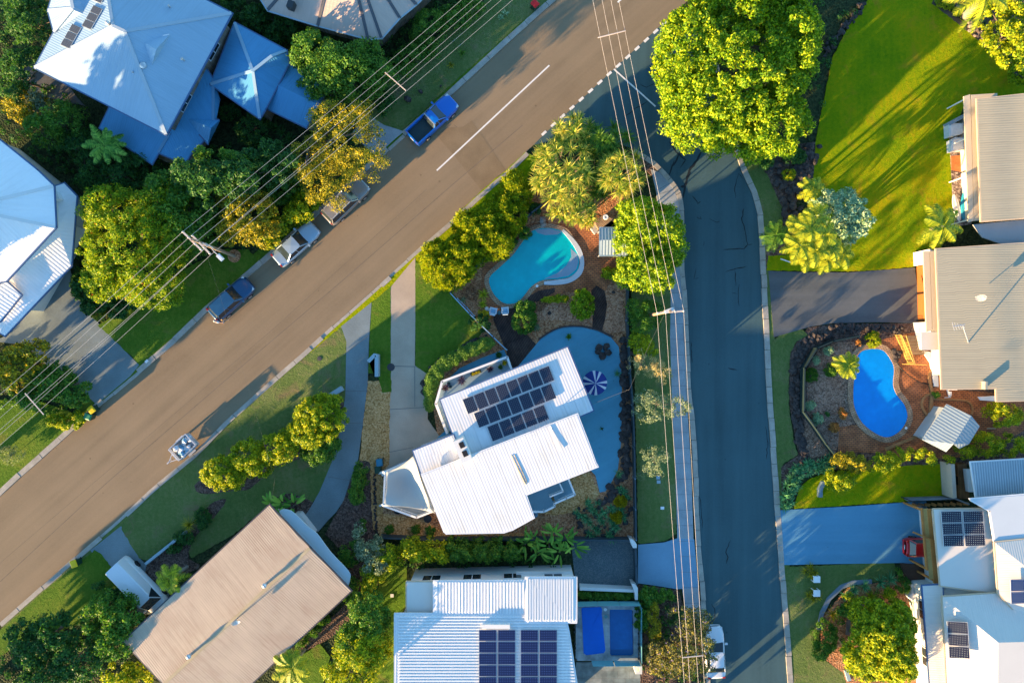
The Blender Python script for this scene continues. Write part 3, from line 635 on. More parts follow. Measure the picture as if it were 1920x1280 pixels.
def walls(parent, px, z, m, inset=0.45, win=True, z0=0.0, name="wall", skip=(), wh=1.2):
    """px: roof outline seen at height z"""
    p = [tuple(W(a, b_, z)[:2]) for a, b_ in px]; p = offset_poly(p, -inset)
    b = MB(); b.prism(p, z0, z - 0.12); w = b.obj(name, m, parent)
    a = sum(p[i][0] * p[(i + 1) % len(p)][1] - p[(i + 1) % len(p)][0] * p[i][1] for i in range(len(p))); sg = 1 if a > 0 else -1
    if win:
        for i in range(len(p)):
            if i in skip: continue
            A, B = Vector(p[i]), Vector(p[(i + 1) % len(p)]); L = (B - A).length
            if L < 2.6: continue
            d = (B - A) / L; n_ = Vector((d.y, -d.x)) * sg; k = max(1, int(L / 3.6))
            for j in range(k):
                c = A + d * (L * (j + 0.5) / k) + n_ * 0.02; zc = z - 0.12 - 0.55 - wh / 2
                fr = MB(); M = math.atan2(d.y, d.x)
                fr.box((c.x, c.y, zc), (1.7, 0.10, wh + .12), M); f_ = fr.obj("window", GUT_W, parent)
                g_ = MB(); c2 = c + n_ * 0.055
                for s_ in (-1, 1): g_.box((c2.x + d.x * s_ * .41, c2.y + d.y * s_ * .41, zc), (0.74, 0.02, wh - .06), M)
                g_.obj("pane", GLASS, f_)
    return w
def panels(parent, o, u, v, nu, nv, zf, cellm, gap=0.06, frame=ALU, skip=()):
    for j in range(nv):
        for i in range(nu):
            if (i, j) in skip: continue
            c = []
            for a, b_ in ((gap / 2, gap / 2), (1 - gap / 2, gap / 2), (1 - gap / 2, 1 - gap / 2), (gap / 2, 1 - gap / 2)):
                x = o[0] + u[0] * (i + a) + v[0] * (j + b_); y = o[1] + u[1] * (i + a) + v[1] * (j + b_)
                c.append(W(x, y, zf(x, y) + 0.12))
            b = MB(); n = (c[1] - c[0]).cross(c[3] - c[0]).normalized(); n = n if n.z > 0 else -n
            ctr = sum(c, Vector()) / 4
            q = [ctr + (p - ctr) * 0.955 for p in c]
            lo = [p - n * 0.05 for p in c]
            qi = [p + n * 0.004 for p in q]
            b.add(c + lo, [(0, 3, 2, 1), (0, 1, 5, 4), (1, 2, 6, 5), (2, 3, 7, 6), (3, 0, 4, 7), (4, 5, 6, 7)], 0)
            b.add(qi, [(0, 3, 2, 1)], 1)
            b.obj("solar_panel", [frame, cellm], parent)
def plane(a, b, c):
    A = np.array([[a[0], a[1], 1], [b[0], b[1], 1], [c[0], c[1], 1]], float); k = np.linalg.solve(A, np.array([a[2], b[2], c[2]], float))
    return lambda x, y: float(k[0] * x + k[1] * y + k[2]) + 0.03
def hipfaces(c, r1, r2, ze, zr):
    """c: 4 eave corners px, ridge r1 near side c0-c1, r2 near side c2-c3"""
    C = [(*p, ze) for p in c]; a = (*r1, zr); b_ = (*r2, zr)
    return [[C[0], C[1], a], [C[1], C[2], b_, a], [C[2], C[3], b_], [C[3], C[0], a, b_]]
def rail(name, px, z, h, parent, m, post=1.2, w=0.10, mid=True, glass=None):
    """px at rail-top height; a balustrade with top rail, bottom rail and posts"""
    P = [W(a, b_, z + h) for a, b_ in px]; b = MB()
    for i in range(len(P) - 1):
        a_, c_ = P[i], P[i + 1]; L = (c_ - a_).length; d = (c_ - a_).normalized()
        b.beam(a_ - d * .04, c_ + d * .04, w, 0.06)
        if mid: b.beam(a_ - Vector((0, 0, h - .12)), c_ - Vector((0, 0, h - .12)), 0.04, 0.05)
        k = max(1, int(L / post))
        for j in range(k + 1):
            q = a_.lerp(c_, j / k); b.box((q.x, q.y, q.z - h / 2 - .03), (0.08, 0.08, h - .03), math.atan2(d.y, d.x))
        if mid:
            k2 = max(1, int(L / 0.14))
            for j in range(1, k2):
                q = a_.lerp(c_, j / k2); b.box((q.x, q.y, q.z - h / 2 - .03), (0.02, 0.02, h - .12), math.atan2(d.y, d.x))
    return b.obj(name, m, parent)

# ---- the white house in the middle -------------------------------------------
H = thing("house", "white flat-roofed house with stepped rows of solar panels beside the painted patio", "house", W(960, 850, 0))
zA = lambda x, y: 4.15 + 0.25 * ((x - 826) * 0.38 + (y - 749) * 0.925) / 118
def fz(p, f): return (p[0], p[1], f(*p))
fA = [fz(p, zA) for p in [(826, 749), (1064, 651), (1112, 769), (1085, 781), (870, 862), (850, 815)]]
roof(H, [fA], R_WHITE, GUT)
zB = lambda x, y: 4.85 - 0.25 * ((x - 1082) * 0.38 + (y - 777) * 0.925) / 100
fB = [fz(p, zB) for p in [(792, 890), (1082, 777), (1104, 834), (1116, 868), (1120, 874), (985, 927), (1000, 970), (960, 992), (944, 997), (837, 999), (833, 995)]]
roof(H, [fB], R_WHITE, GUT_W)
fC = [(775, 845, 4.35), (850, 815, 4.35), (868, 862, 4.45), (791, 889, 4.45)]
roof(H, [fC], R_WHITE, GUT)
walls(H, [(826, 749), (1064, 651), (1112, 769), (850, 872)], 4.1, WALL_W, 0.5)
walls(H, [(775, 845), (850, 815), (868, 862), (791, 889)], 4.15, WALL_W, 0.15, win=False)
walls(H, [(792, 892), (1082, 780), (1120, 874), (985, 927), (1000, 970), (944, 995), (837, 997)], 4.5, WALL_W, 0.55)
SOL = solarmat("solar_cells_house", ang=21.4, cell=0.17, base=(0.014, 0.018, 0.04), dots=(0.15, 0.19, 0.21))
uu = (20.6, -8.0); 
panels(H, (866, 748), (20.4, -8.0), (11.5, 29.5), 8, 1, zA, SOL)
panels(H, (887, 774), (20.9, -8.1), (11.3, 29.3), 7, 1, zA, SOL)
panels(H, (912, 799), (21.6, -8.5), (11.5, 30), 5, 1, zA, SOL)
b = MB(); c = W(868, 842, 5.0); b.box((c.x, c.y, 4.95), (0.95, 2.0, 1.3), R(23)); ch = b.obj("chimney", WALL_W, H)
b = MB(); 
for q in ((866, 834), (872, 850)):
    c = W(*q, 5.65); b.box((c.x, c.y, 5.62), (0.42, 0.5, 0.10), R(23), 1)
b.obj("chimney_pot", [DARKM, BLACK], ch)
b = MB(); strip(b, [(1034, 800), (1040, 822), (1046, 842), (1053, 843), (1054, 846)], 0.12, 0)
b = MB(); b.tube([W(1030, 793, 4.75), W(1033, 800, 4.88), W(1040, 822, 4.86), W(1052, 844, 4.82)], 0.04, 6); b.obj("conduit", WHITE, H)
b = MB(); RUST = mat("rust_stain", (0.50, 0.38, 0.24), .8, .4, 2, 8)
b.tube([W(959, 853, 4.79), W(973, 882, 4.72), W(986, 908, 4.66)], 0.05, 6); b.tube([W(964, 852, 4.79), W(978, 881, 4.72), W(988, 904, 4.66)], 0.04, 6); b.obj("roof_flashing", RUST, H)
an = thing("tv_antenna", "spindly tv antenna standing on the white house roof below the solar panels", "antenna", W(1012, 797, 4.7))
b = MB(); b.tube([W(1012, 797, 4.65), W(1012, 797, 4.65) + Vector((0, 0, 1.5))], 0.035, 6); b.obj("mast", STEEL, an)
b = MB(); t = W(1012, 797, 4.65) + Vector((0, 0, 1.45)); b.beam(t + Vector((-.9, -.4, 0)), t + Vector((.9, .4, 0)), .04, .04)
for k in range(-4, 5): q = t + Vector((.9, .4, 0)) * (k / 4.5); b.beam(q + Vector((-.2, .42, 0)), q + Vector((.2, -.42, 0)), .03, .03)
b.obj("boom", STEEL, an)
# NW terrace with white balustrade, pots on it are things of their own
b = MB(); b.prism([tuple(W(a, c_, 1.6)[:2]) for a, c_ in [(817, 757), (829, 716), (951, 671), (958, 692), (1000, 700), (850, 800), (838, 815)]], 0.0, 1.6)
b.obj("terrace", mat("terrace_grey", (0.25, 0.36, 0.42), .7, .08), H)
rail("balustrade", [(838, 812), (817, 757), (829, 715), (951, 669), (959, 692)], 1.6, 1.0, H, WHITE, w=0.2)
# W deck
b = MB(); b.prism([tuple(W(a, c_, 1.6)[:2]) for a, c_ in [(722, 883), (768, 862), (780, 850), (800, 900), (815, 958), (782, 970), (719, 948)]], 0.0, 1.6)
b.obj("deck", mat("deck_grey", (0.26, 0.30, 0.32), .7, .08), H)
rail("balustrade", [(770, 863), (722, 884), (719, 948), (781, 970), (815, 957)], 1.6, 1.0, H, WHITE, w=0.16)
for q, r_ in (((706, 891), (722, 884)), ((713, 895), (722, 884)), ((708, 953), (719, 945))):
    b = MB(); a_ = W(*q, 1.2); c_ = W(*r_, 3.7); b.beam(Vector((a_.x, a_.y, 0.1)), c_, .18, .18); b.obj("sail_post", WHITE, H)
# SE balcony with stairs
b = MB(); b.prism([tuple(W(a, c_, 1.5)[:2]) for a, c_ in [(984, 930), (1050, 904), (1056, 921), (1032, 931), (1040, 948), (1020, 957), (996, 958)]], 0.0, 1.5)
b.prism([tuple(W(a, c_, 0.9)[:2]) for a, c_ in [(1052, 903), (1066, 898), (1078, 927), (1058, 935), (1050, 920)]], 0.0, 0.9)
for k in range(5):
    x = 1037 + k * 4.4; y = 929 - k * 1.8; zz = 1.4 - k * 0.1
    b.prism([tuple(W(a, c_, zz)[:2]) for a, c_ in [(x, y), (x + 4.1, y - 1.7), (x + 10, y + 11), (x + 5.5, y + 13)]], 0.0, zz)
b.obj("balcony", mat("balcony_grey", (0.16, 0.29, 0.36), .7, .1), H)
rail("balustrade", [(995, 959), (1020, 959), (1040, 949), (1039, 944), (1062, 934), (1078, 927), (1066, 898)], 1.2, 1.0, H, WHITE, w=0.16)
rail("balustrade", [(1049, 905), (1056, 921), (1031, 931)], 1.5, 0.95, H, WHITE, w=0.13)
# shade sail
SAIL = mat("sail_cloth", (0.40, 0.42, 0.40), 0.8, 0.05)
def sail(name, label, corners, m, n=14, sagk=0.12, curve=None):
    P = [W(*c) for c in corners]; V = []; F = []
    ctr = sum(P, Vector()) / 4
    for i in range(n + 1):
        for j in range(n + 1):
            s_, t = i / n, j / n
            q = P[0] * (1 - s_) * (1 - t) + P[1] * s_ * (1 - t) + P[2] * s_ * t + P[3] * (1 - s_) * t
            k = max(0, (abs(s_ - .5) * 2)) ** 6 * (4 * t * (1 - t)) + max(0, (abs(t - .5) * 2)) ** 6 * (4 * s_ * (1 - s_))
            q = q.lerp(ctr, k * sagk); q.z -= 1.15 * math.sin(math.pi * s_) * math.sin(math.pi * t)
            V.append(q)
    for i in range(n):
        for j in range(n): a = i * (n + 1) + j; F.append((a, a + 1, a + n + 2, a + n + 1))
    b = MB(); b.add(V, F); o = b.obj(name, m, None, True)
    md = o.modifiers.new("s", 'SOLIDIFY'); md.thickness = 0.02
    return tag(o, label, "shade sail")
sail("shade_sail", "tan and blue-looking cloth shade sail stretched over the white-railed deck of the white house", [(718, 949, 3.7), (724, 884, 3.7), (777, 852, 4.1), (816, 962, 4.1)], SAIL)

# ---- white corrugated house at the bottom -------------------------------------
H = thing("house", "white corrugated house at the bottom with two blocks of solar panels", "house", W(900, 1230, 0))
zf = lambda x, y: 4.5 + (y - 1151) * 0.0045
fs = [fz(p, zf) for p in [(741, 1151), (985, 1151), (985, 1167), (1062, 1167), (1066, 1185), (1082, 1290), (1094, 1380), (741, 1380)]]
roof(H, [fs], R_WHITE2, GUT_W)
b = MB()   # real ribs
for i in range(36):
    y = 1156 + i * 5.7; x1 = 983 if y < 1167 else np.interp(y, [1167, 1185, 1290, 1380], [1061, 1065, 1081, 1093])
    if y > 1350: break
    b.beam(W(746, y, zf(0, y) + .03), W(x1, y, zf(0, y) + .03), 0.10, 0.07)
b.obj("roof_rib", WHITE, H)
z2 = lambda x, y: 4.8 - 0.3 * (y - 1089) / 62
roof(H, [[fz(p, z2) for p in [(814, 1090), (984, 1089), (984, 1150), (814, 1150)]]], R_WHITE2, GUT_W)
roof(H, [[(986, 1083, 4.8), (1080, 1083, 4.8), (1080, 1166, 4.65), (986, 1165, 4.65)]], R_WHITE2, GUT_W)
b = MB()
for i in range(28):
    x = 819 + i * 6; b.beam(W(x, 1091, z2(0, 1091) + .03), W(x, 1149, z2(0, 1149) + .03), 0.09, 0.06)
for i in range(18):
    x = 989 + i * 5; b.beam(W(x, 1085, 4.83), W(x, 1164, 4.68), 0.05, 0.05)
b.obj("roof_rib", WHITE, H)
roof(H, [[(763, 1091, 4.1), (813, 1091, 4.1), (813, 1150, 4.1), (763, 1150, 4.1)]], R_CREAM, GUT_T)
walls(H, [(741, 1151), (985, 1151), (1062, 1167), (1090, 1360), (741, 1360)], 4.4, WALL_W, 0.5)
walls(H, [(765, 1092), (1080, 1084), (1080, 1165), (765, 1150)], 4.1, WALL_W, 0.12)
b = MB(); b.box(W(1020, 1076, 2.6), (5.0, 0.5, 0.12)); b.obj("window_hood", WALL_W, H)
S2 = solarmat("solar_cells_bottom", ang=0, cell=0.2, base=(0.012, 0.018, 0.07), dots=(0.08, 0.13, 0.30))
panels(H, (897, 1179.5), (35.3, 0), (0, 22), 2, 6, lambda x, y: zf(x, y) + .05, S2, 0.045)
panels(H, (975, 1179.5), (35.3, 0), (0, 22), 2, 6, lambda x, y: zf(x, y) + .05, S2, 0.045)
b = MB(); b.box(W(930, 1173, 4.75), (2.4, 0.35, 0.3)); b.obj("vent_box", WALL_W, H)
# pool terrace of that house
T = thing("pool_terrace", "raised pale stone pool terrace with glass fence beside the white corrugated house", "pool terrace", W(1138, 1190, 0))
ZT = 0.9
def w2(px, z): return [tuple(W(a, b_, z)[:2]) for a, b_ in px]
outer = w2([(1080, 1134), (1197, 1134), (1197, 1238), (1080, 1238)], ZT); inner = w2([(1144, 1142), (1184, 1142), (1187, 1145), (1188, 1226), (1185, 1230), (1147, 1230), (1144, 1227), (1143, 1145)], ZT)
TERR = brickmat("pale_stone_paving", (0.36, 0.42, 0.44), (0.31, 0.38, 0.41), (0.26, 0.31, 0.33), bw=0.8, rh=0.4, mort=.01, bump=.05)
tri = tessellate_polygon([[Vector((*p, 0)) for p in outer], [Vector((*p, 0)) for p in inner]]); pts = [(*p, ZT) for p in outer + inner]
F = []
for t in tri:
    q = (pts[t[1]][0] - pts[t[0]][0]) * (pts[t[2]][1] - pts[t[0]][1]) - (pts[t[1]][1] - pts[t[0]][1]) * (pts[t[2]][0] - pts[t[0]][0]); F.append(tuple(t) if q > 0 else tuple(reversed(t)))
b = MB(); b.add(pts, F)
for pl in (outer, inner):
    n = len(pl)
    for i in range(n):
        a_, c_ = pl[i], pl[(i + 1) % n]; b.add([(*a_, ZT), (*c_, ZT), (*c_, 0.02), (*a_, 0.02)], [(0, 1, 2, 3)])
b.obj("terrace_slab", TERR, T)
b = MB(); b.prism(offset_poly(inner, -0.02), 0.03, ZT - 0.22); b.obj("water", water("deep_blue_water", (0.002, 0.11, 0.34), (0.004, 0.14, 0.42), rough=.1), T)
b = MB(); b.prism(offset_poly(w2([(1145, 1218), (1187, 1218), (1187, 1229), (1145, 1229)], ZT), -0.03), 0.1, ZT - 0.215); b.prism(offset_poly(w2([(1145, 1220), (1156, 1220), (1156, 1229), (1145, 1229)], ZT), -0.03), 0.1, ZT - 0.211); b.obj("pool_step", mat("step_blue", (0.015, 0.10, 0.27), .2, .1), T)
b = MB(); GP = mat("pool_fence_glass", (0.16, 0.42, 0.46), 0.05, 0.03, spec=.6)
for a_, c_ in [((1082, 1131), (1120, 1130)), ((1121, 1130), (1160, 1130)), ((1161, 1130), (1199, 1130)), ((1201, 1134), (1201, 1180)), ((1201, 1182), (1201, 1238)), ((1110, 1242), (1150, 1242)), ((1152, 1242), (1199, 1242))]:
    A_, C_ = W(*a_, 1.4), W(*c_, 1.4); b.beam(Vector((A_.x, A_.y, ZT + .6)), Vector((C_.x, C_.y, ZT + .6)), 0.02, 1.1)
b.obj("glass_fence", GP, T)
b = MB()
for q in [(1197, 1150), (1197, 1158), (1197, 1178), (1197, 1187), (1197, 1207), (1197, 1215), (1197, 1234), (1077, 1175), (1077, 1184), (1078, 1206), (1079, 1214), (1081, 1236)]: c = W(*q, 1); b.box((c.x, c.y, ZT + .1), (.1, .1, .3))
b.obj("fence_spigot", DARKM, T)
b = MB(); b.lathe(W(1136, 1155, ZT), [(0.17, 0.0), (0.17, .02), (.0, .022)], 16); b.obj("skimmer_lid", mat("teal_plastic", (.08, .25, .27), .5), T)
b = MB(); b.lathe(W(1135, 1142, ZT), [(0.15, 0.0), (0.15, .02), (.0, .022)], 16); b.obj("skimmer_lid", WHITE, T)
b = MB(); b.prism(w2([(1088, 1100), (1191, 1105), (1190, 1110), (1087, 1106)], 1.1), 0.0, 1.1)
b.prism(w2([(1184, 1094), (1190, 1094), (1196, 1102), (1196, 1124), (1191, 1124), (1190, 1110)], 1.4), 0, 1.4)
tag(b.obj("garden_wall", WALL_W), "white rendered wall running along the grass hedge beside the pool terrace", "wall")
b = MB(); b.prism(w2([(1180, 1010), (1188, 1012), (1194, 1020), (1194, 1027), (1187, 1027)], 1.4), 0, 1.4)
tag(b.obj("gate_pier", WALL_W), "white gate pier at the corner of the dark fence by the concrete crossover", "gate pier")
b = MB(); b.prism(w2([(1191, 1248), (1204, 1248), (1204, 1263), (1192, 1263), (1192, 1259), (1199, 1259), (1199, 1252)], 1.4), 0, 1.4)
tag(b.obj("gate_pier", WALL_W), "white L-shaped wall pier at the corner of the stone paving", "gate pier")
# blue pool cover lying on the terrace
b = MB(); CVR = mat("blue_cover_cloth", (0.0, 0.13, 0.60), 0.5, 0.06, 2, 9, .3)
cp = w2([(1090, 1140), (1093, 1138), (1126, 1137), (1129, 1141), (1128, 1150), (1135, 1218), (1132, 1223), (1099, 1227), (1094, 1223), (1092, 1170)], ZT)
b.prism(cp, ZT, ZT + .05); 
for a_, c_ in [((1091, 1142), (1103, 1176)), ((1128, 1142), (1112, 1172)), ((1103, 1176), (1111, 1196))]: b.beam(W(*a_, ZT + .055), W(*c_, ZT + .055), 0.07, .04)
tag(b.obj("pool_cover", CVR), "bright blue folded pool cover lying flat beside the small dark blue pool", "pool cover")

# ---- tan gable roof at the lower left ------------------------------------------
H = thing("house", "house with long weathered tan gable roof at the lower left", "house", W(440, 1150, 0))
c0, c1, c2, c3 = (505, 947), (658, 1107), (384, 1362), (231, 1202)
r1, r2 = (581, 1027), (307, 1282)
roof(H, [[(*c0, 3.5), (*r1, 4.3), (*r2, 4.3), (*c3, 3.5)], [(*r1, 4.3), (*c1, 3.5), (*c2, 3.5), (*r2, 4.3)]], R_TAN, GUT_D, caps=mat("tan_ridge", (.42, .33, .2), .7, .15))
walls(H, [c0, c1, c2, c3], 3.5, WALL_W, 0.6)
b = MB(); 
fs = [W(a, c_, 3.0) for a, c_ in smooth_poly([(523, 958), (545, 957), (575, 985), (594, 1000), (620, 1035), (653, 1070), (656, 1085), (648, 1097), (612, 1060), (566, 1012), (540, 978)], 3)]
b.prism([(p.x, p.y) for p in fs], 2.85, 3.0, bottom=True); b.obj("side_roof", mat("pale_side_roof", (.55, .62, .64), .5, .04), H)
b = MB()
for a_, c_ in [((600, 1047), (611, 1059)), ((613, 1060), (624, 1072))]: b.beam(W(*a_, 3.02), W(*c_, 3.02), 0.3, .05)
b.obj("skylight", GLASS, H)
b = MB(); b.prism(w2([(553, 962), (562, 962), (590, 998), (584, 1005)], 1.0), 0, 1.0); b.obj("planter_wall", WALL_W, H)
for q in ((358, 1226), (499, 1094)):
    b = MB(); b.lathe(W(*q, 4.25), [(0.12, -.2), (0.12, .35), (.2, .36), (.22, .5), (.12, .62), (0, .66)], 12); b.obj("roof_vent", STEEL, H)
b = MB(); c = W(440, 1162, 4.3); b.tube([c, c + Vector((0, 0, .8))], .03); b.obj("aerial_mast", STEEL, H)
sd_ = thing("satellite_dish", "small satellite dish on the ridge of the weathered tan roof", "satellite dish", W(440, 1163, 4.2))
def dish(parent, c, r, m, az=30):
    b = MB(); prof = [(0.0, 0.0), (r * .4, .03), (r * .75, .11), (r, .2), (r, .23), (r * .7, .15), (0.01, .04)]
    b.lathe((0, 0, 0), prof, 18); M = Matrix.Rotation(R(az), 3, 'Z') @ Matrix.Rotation(R(55), 3, 'X')
    b.v = [tuple(Vector(c) + M @ Vector(p)) for p in b.v]; b.obj("dish", m, parent)
    b = MB(); b.tube([Vector(c) + Vector((0, 0, -.7)), Vector(c)], .04); b.tube([Vector(c), Vector(c) + M @ Vector((0, 0, .55))], .02); b.obj("bracket", STEEL, parent)
dish(sd_, W(441, 1163, 4.9), .38, STEEL)

# ---- big blue-grey hip-roofed house, top left ----------------------------------
H = thing("house", "two-storey house with large blue-grey hip roof and small dormer at the top left", "house", W(260, 60, 0))
We, Se, Ee, Ne = (65, 127), (311, 252), (434, 25), (188, -100)
ze, zr = 5.6, 7.6
roof(H, [[(*We, ze), (*Se, ze), (234, 59, zr), (212, 49, zr)], [(*Se, ze), (*Ee, ze), (234, 59, zr)], [(*Ee, ze), (*Ne, ze), (212, 49, zr), (234, 59, zr)], [(*Ne, ze), (*We, ze), (212, 49, zr)]],
     R_BLUE, GUT, caps=mat("blue_ridge_cap", (.36, .44, .50), .5, .05))
walls(H, [We, Se, Ee, Ne], ze, WALL_B, 0.75)
roof(H, [[(90, 20, 5.7), (101, 60, 5.7), (137, 16, 6.5)], [(101, 60, 5.7), (165, 28, 6.1), (137, 16, 6.5)], [(165, 28, 6.1), (160, -60, 6.4), (128, -30, 6.5), (137, 16, 6.5)], [(90, 20, 5.7), (137, 16, 6.5), (128, -30, 6.5), (115, -60, 5.7), (108, -40, 5.7)]], R_BLUE, GUT, caps=MATS["blue_ridge_cap"])
roof(H, [[(262, 76, 6.95), (293, 93, 7.35), (283, 129, 6.55)], [(262, 76, 6.95), (317, 66, 6.75), (293, 93, 7.35)], [(293, 93, 7.35), (317, 66, 6.75), (283, 129, 6.55)]], R_BLUE, GUT_W, thick=.1, name="dormer_roof")
SB = solarmat("solar_cells_tank", ang=-30, cell=0.13, base=(0.04, 0.03, 0.03), dots=(0.14, 0.13, 0.12))
pz = plane((188, -100, 5.6), (65, 127, 5.6), (212, 49, 7.6))
panels(H, (135, 44), (18, 8), (-7.6, 13.4), 1, 3, pz, SB); panels(H, (175, 9), (18, 8), (-7.6, 13.2), 1, 3, pz, SB)
panels(H, (186, -27), (18, 8), (-7.6, 13.2), 1, 2, pz, SB)
b = MB()
for q, r_, zz in (((270, 124), .28, 6.8), ((343, 112), .13, 6.4), ((203, 44), .16, 7.6), ((318, 13), .1, 6.4), ((251, 137), .08, 6.6)): b.lathe(W(*q, zz), [(r_ * .8, -.2), (r_ * .8, .1), (r_, .12), (r_, .2), (r_ * .5, .3), (0, .31)], 12)
b.obj("roof_vent", STEEL, H)
# lower roofs
lo = [[(187, 240, 2.9), (285, 307, 2.9), (297, 286, 3.2), (318, 250, 3.4), (205, 202, 3.4)], [(297, 286, 3.2), (346, 307, 2.9), (357, 288, 3.0), (400, 245, 3.2), (400, 150, 3.6), (380, 120, 3.7), (318, 250, 3.4)],
      [(400, 150, 3.6), (412, 185, 2.9), (396, 218, 2.9), (400, 245, 3.2)]]
roof(H, lo, R_BLUE_D, GUT, caps=mat("deep_blue_cap", (.12, .26, .40), .5, .05))
roof(H, [[(345, 219, 3.3), (411, 226, 3.3), (396, 240, 4.1)], [(411, 226, 3.3), (390, 269, 3.2), (396, 240, 4.1)], [(390, 269, 3.2), (345, 219, 3.3), (396, 240, 4.1)]], R_BLUE_D, GUT)
walls(H, [(200, 235), (285, 300), (346, 300), (395, 215), (380, 130), (250, 160)], 2.7, WALL_B, .4)
H2 = thing("house_wing", "separate wing with blue hip roof next to the big blue-grey roof", "house", W(470, 130, 0))
roof(H2, [[(440, 43, 3.6), (537, 95, 3.6), (510, 105, 4.7), (474, 133, 4.7)], [(537, 95, 3.6), (541, 119, 3.6), (497, 205, 3.6), (487, 222, 3.6), (474, 133, 4.7), (510, 105, 4.7)], [(487, 222, 3.6), (395, 158, 3.6), (474, 133, 4.7)], [(395, 158, 3.6), (440, 43, 3.6), (474, 133, 4.7)]], R_BLUE_D, GUT, caps=mat("blue_cap2", (.25, .40, .52), .5, .05))
walls(H2, [(440, 43), (537, 95), (487, 222), (395, 158)], 3.5, WALL_B, .5)
H3 = thing("garage", "garage with small blue gable roof partly covered by the golden tree", "garage", W(555, 180, 0))
roof(H3, [[(541, 119, 3.0), (612, 170, 3.0), (596, 196, 3.6), (514, 156, 3.6)], [(514, 156, 3.6), (596, 196, 3.6), (574, 239, 3.0), (500, 203, 3.0)]], R_BLUE_D, GUT)
walls(H3, [(541, 119), (612, 170), (574, 239), (500, 203)], 3.0, WALL_B, .4)

# ---- white tiled house, far left -------------------------------------------------
H = thing("house", "white tiled-roof house with skirt roof at the left edge of the picture", "house", W(20, 440, 0))
ap = (-70, 390, 8.4)
roof(H, [[(-60, 215, 6.0), (70, 320, 6.0), (100, 349, 6.0), ap], [(100, 349, 6.0), (104, 426, 6.0), ap], [(104, 426, 6.0), (11, 527, 6.0), (-90, 540, 6.0), ap], [(-90, 540, 6.0), (-190, 380, 6.0), ap], [(-190, 380, 6.0), (-60, 215, 6.0), ap]],
     R_TILE, GUT, caps=mat("white_ridge_tile", (.68, .67, .66), .5, .05))
roof(H, [[(102, 350, 3.9), (120, 344, 3.6), (143, 368, 3.6), (133, 498, 3.6), (106, 428, 4.2)], [(106, 428, 4.2), (133, 498, 3.6), (9, 629, 3.6), (-40, 600, 3.6), (12, 529, 4.2)], ], R_CORR if False else R_TILE, GUT)
roof(H, [[(11, 527, 4.6), (39, 553, 4.2), (0, 602, 4.2), (-40, 560, 4.8)]], R_TILE, GUT)
walls(H, [(-60, 215), (70, 320), (100, 349), (104, 426), (11, 527), (-90, 540), (-190, 380)], 5.9, WALL_W, .9, win=False)
walls(H, [(102, 350), (143, 368), (133, 498), (9, 629), (-40, 600)], 3.4, WALL_W, 2.6, win=False)
b = MB(); c = W(112, 370, 3.9); b.box((c.x, c.y, 4.15), (.75, .4, .6), R(-60)); b.lathe((c.x + .12, c.y, 4.46), [(.16, 0), (.16, .02), (0, .02)], 12)
tag(b.obj("air_conditioner", WHITE), "white air conditioner unit on the lower tiled roof at the left", "air conditioner")
# ---- taupe octagonal house, top ---------------------------------------------------
H = thing("house", "taupe tiled many-sided roof with pale gutters at the top edge", "house", W(640, -60, 0))
oc = [(440, -80), (502, 19), (596, 48), (690, 73), (715, 71), (749, 33), (780, 8), (830, -40), (850, -200), (600, -260), (450, -200)]
ap = (640, -140, 5.6)
roof(H, [[(*oc[i], 3.4), (*oc[(i + 1) % len(oc)], 3.4), ap] for i in range(len(oc))], R_TILE_T, mat("pale_gutter", (.34, .42, .48), .5, .1), caps=mat("dark_valley", (.10, .10, .11), .6, .1))
walls(H, oc, 3.4, WALL_B, .8)
b = MB(); c = W(547, 12, 4.1); b.box((c.x, c.y, 4.2), (.55, .65, .7), R(-20)); b.obj("chimney", DARKM, H)

# ---- sand-coloured houses on the right ---------------------------------------------
H = thing("house", "sand-coloured metal roof house above the dark driveway at the top right", "house", W(1900, 300, 0))
roof(H, [[(1833, 187, 3.5), (1990, 170, 3.9), (1998, 402, 3.9), (1841, 414, 3.5)]], R_SAND, GUT_T)
walls(H, [(1833, 187), (1990, 170), (1998, 402), (1841, 414)], 3.45, WALL_C, .5)
AWN = mat("cream_awning", (.62, .50, .34), .6, .05)
b = MB(); 
for q in ([(1807, 181), (1819, 177), (1820, 190), (1826, 414), (1816, 417)], [(1821, 178), (1870, 175), (1870, 184), (1832, 186), (1840, 413), (1827, 414)]):
    b.prism(w2(q, 2.9), 2.8, 2.9, bottom=True)
b.obj("awning", AWN, H)
b = MB()
for q in [(1808, 186), (1809, 260), (1812, 330), (1816, 412)]: c = W(*q, 2.6); b.box((c.x + .06, c.y, 1.4), (.09, .09, 2.8))
b.obj("awning_post", WHITE, H)
roof(H, [[(1825, 421, 2.7), (1990, 405, 2.9), (1990, 455, 2.9), (1880, 458, 2.7), (1842, 445, 2.7)]], mat("patio_roof_grey", (.36, .37, .36), .6, .06), None, name="side_roof")
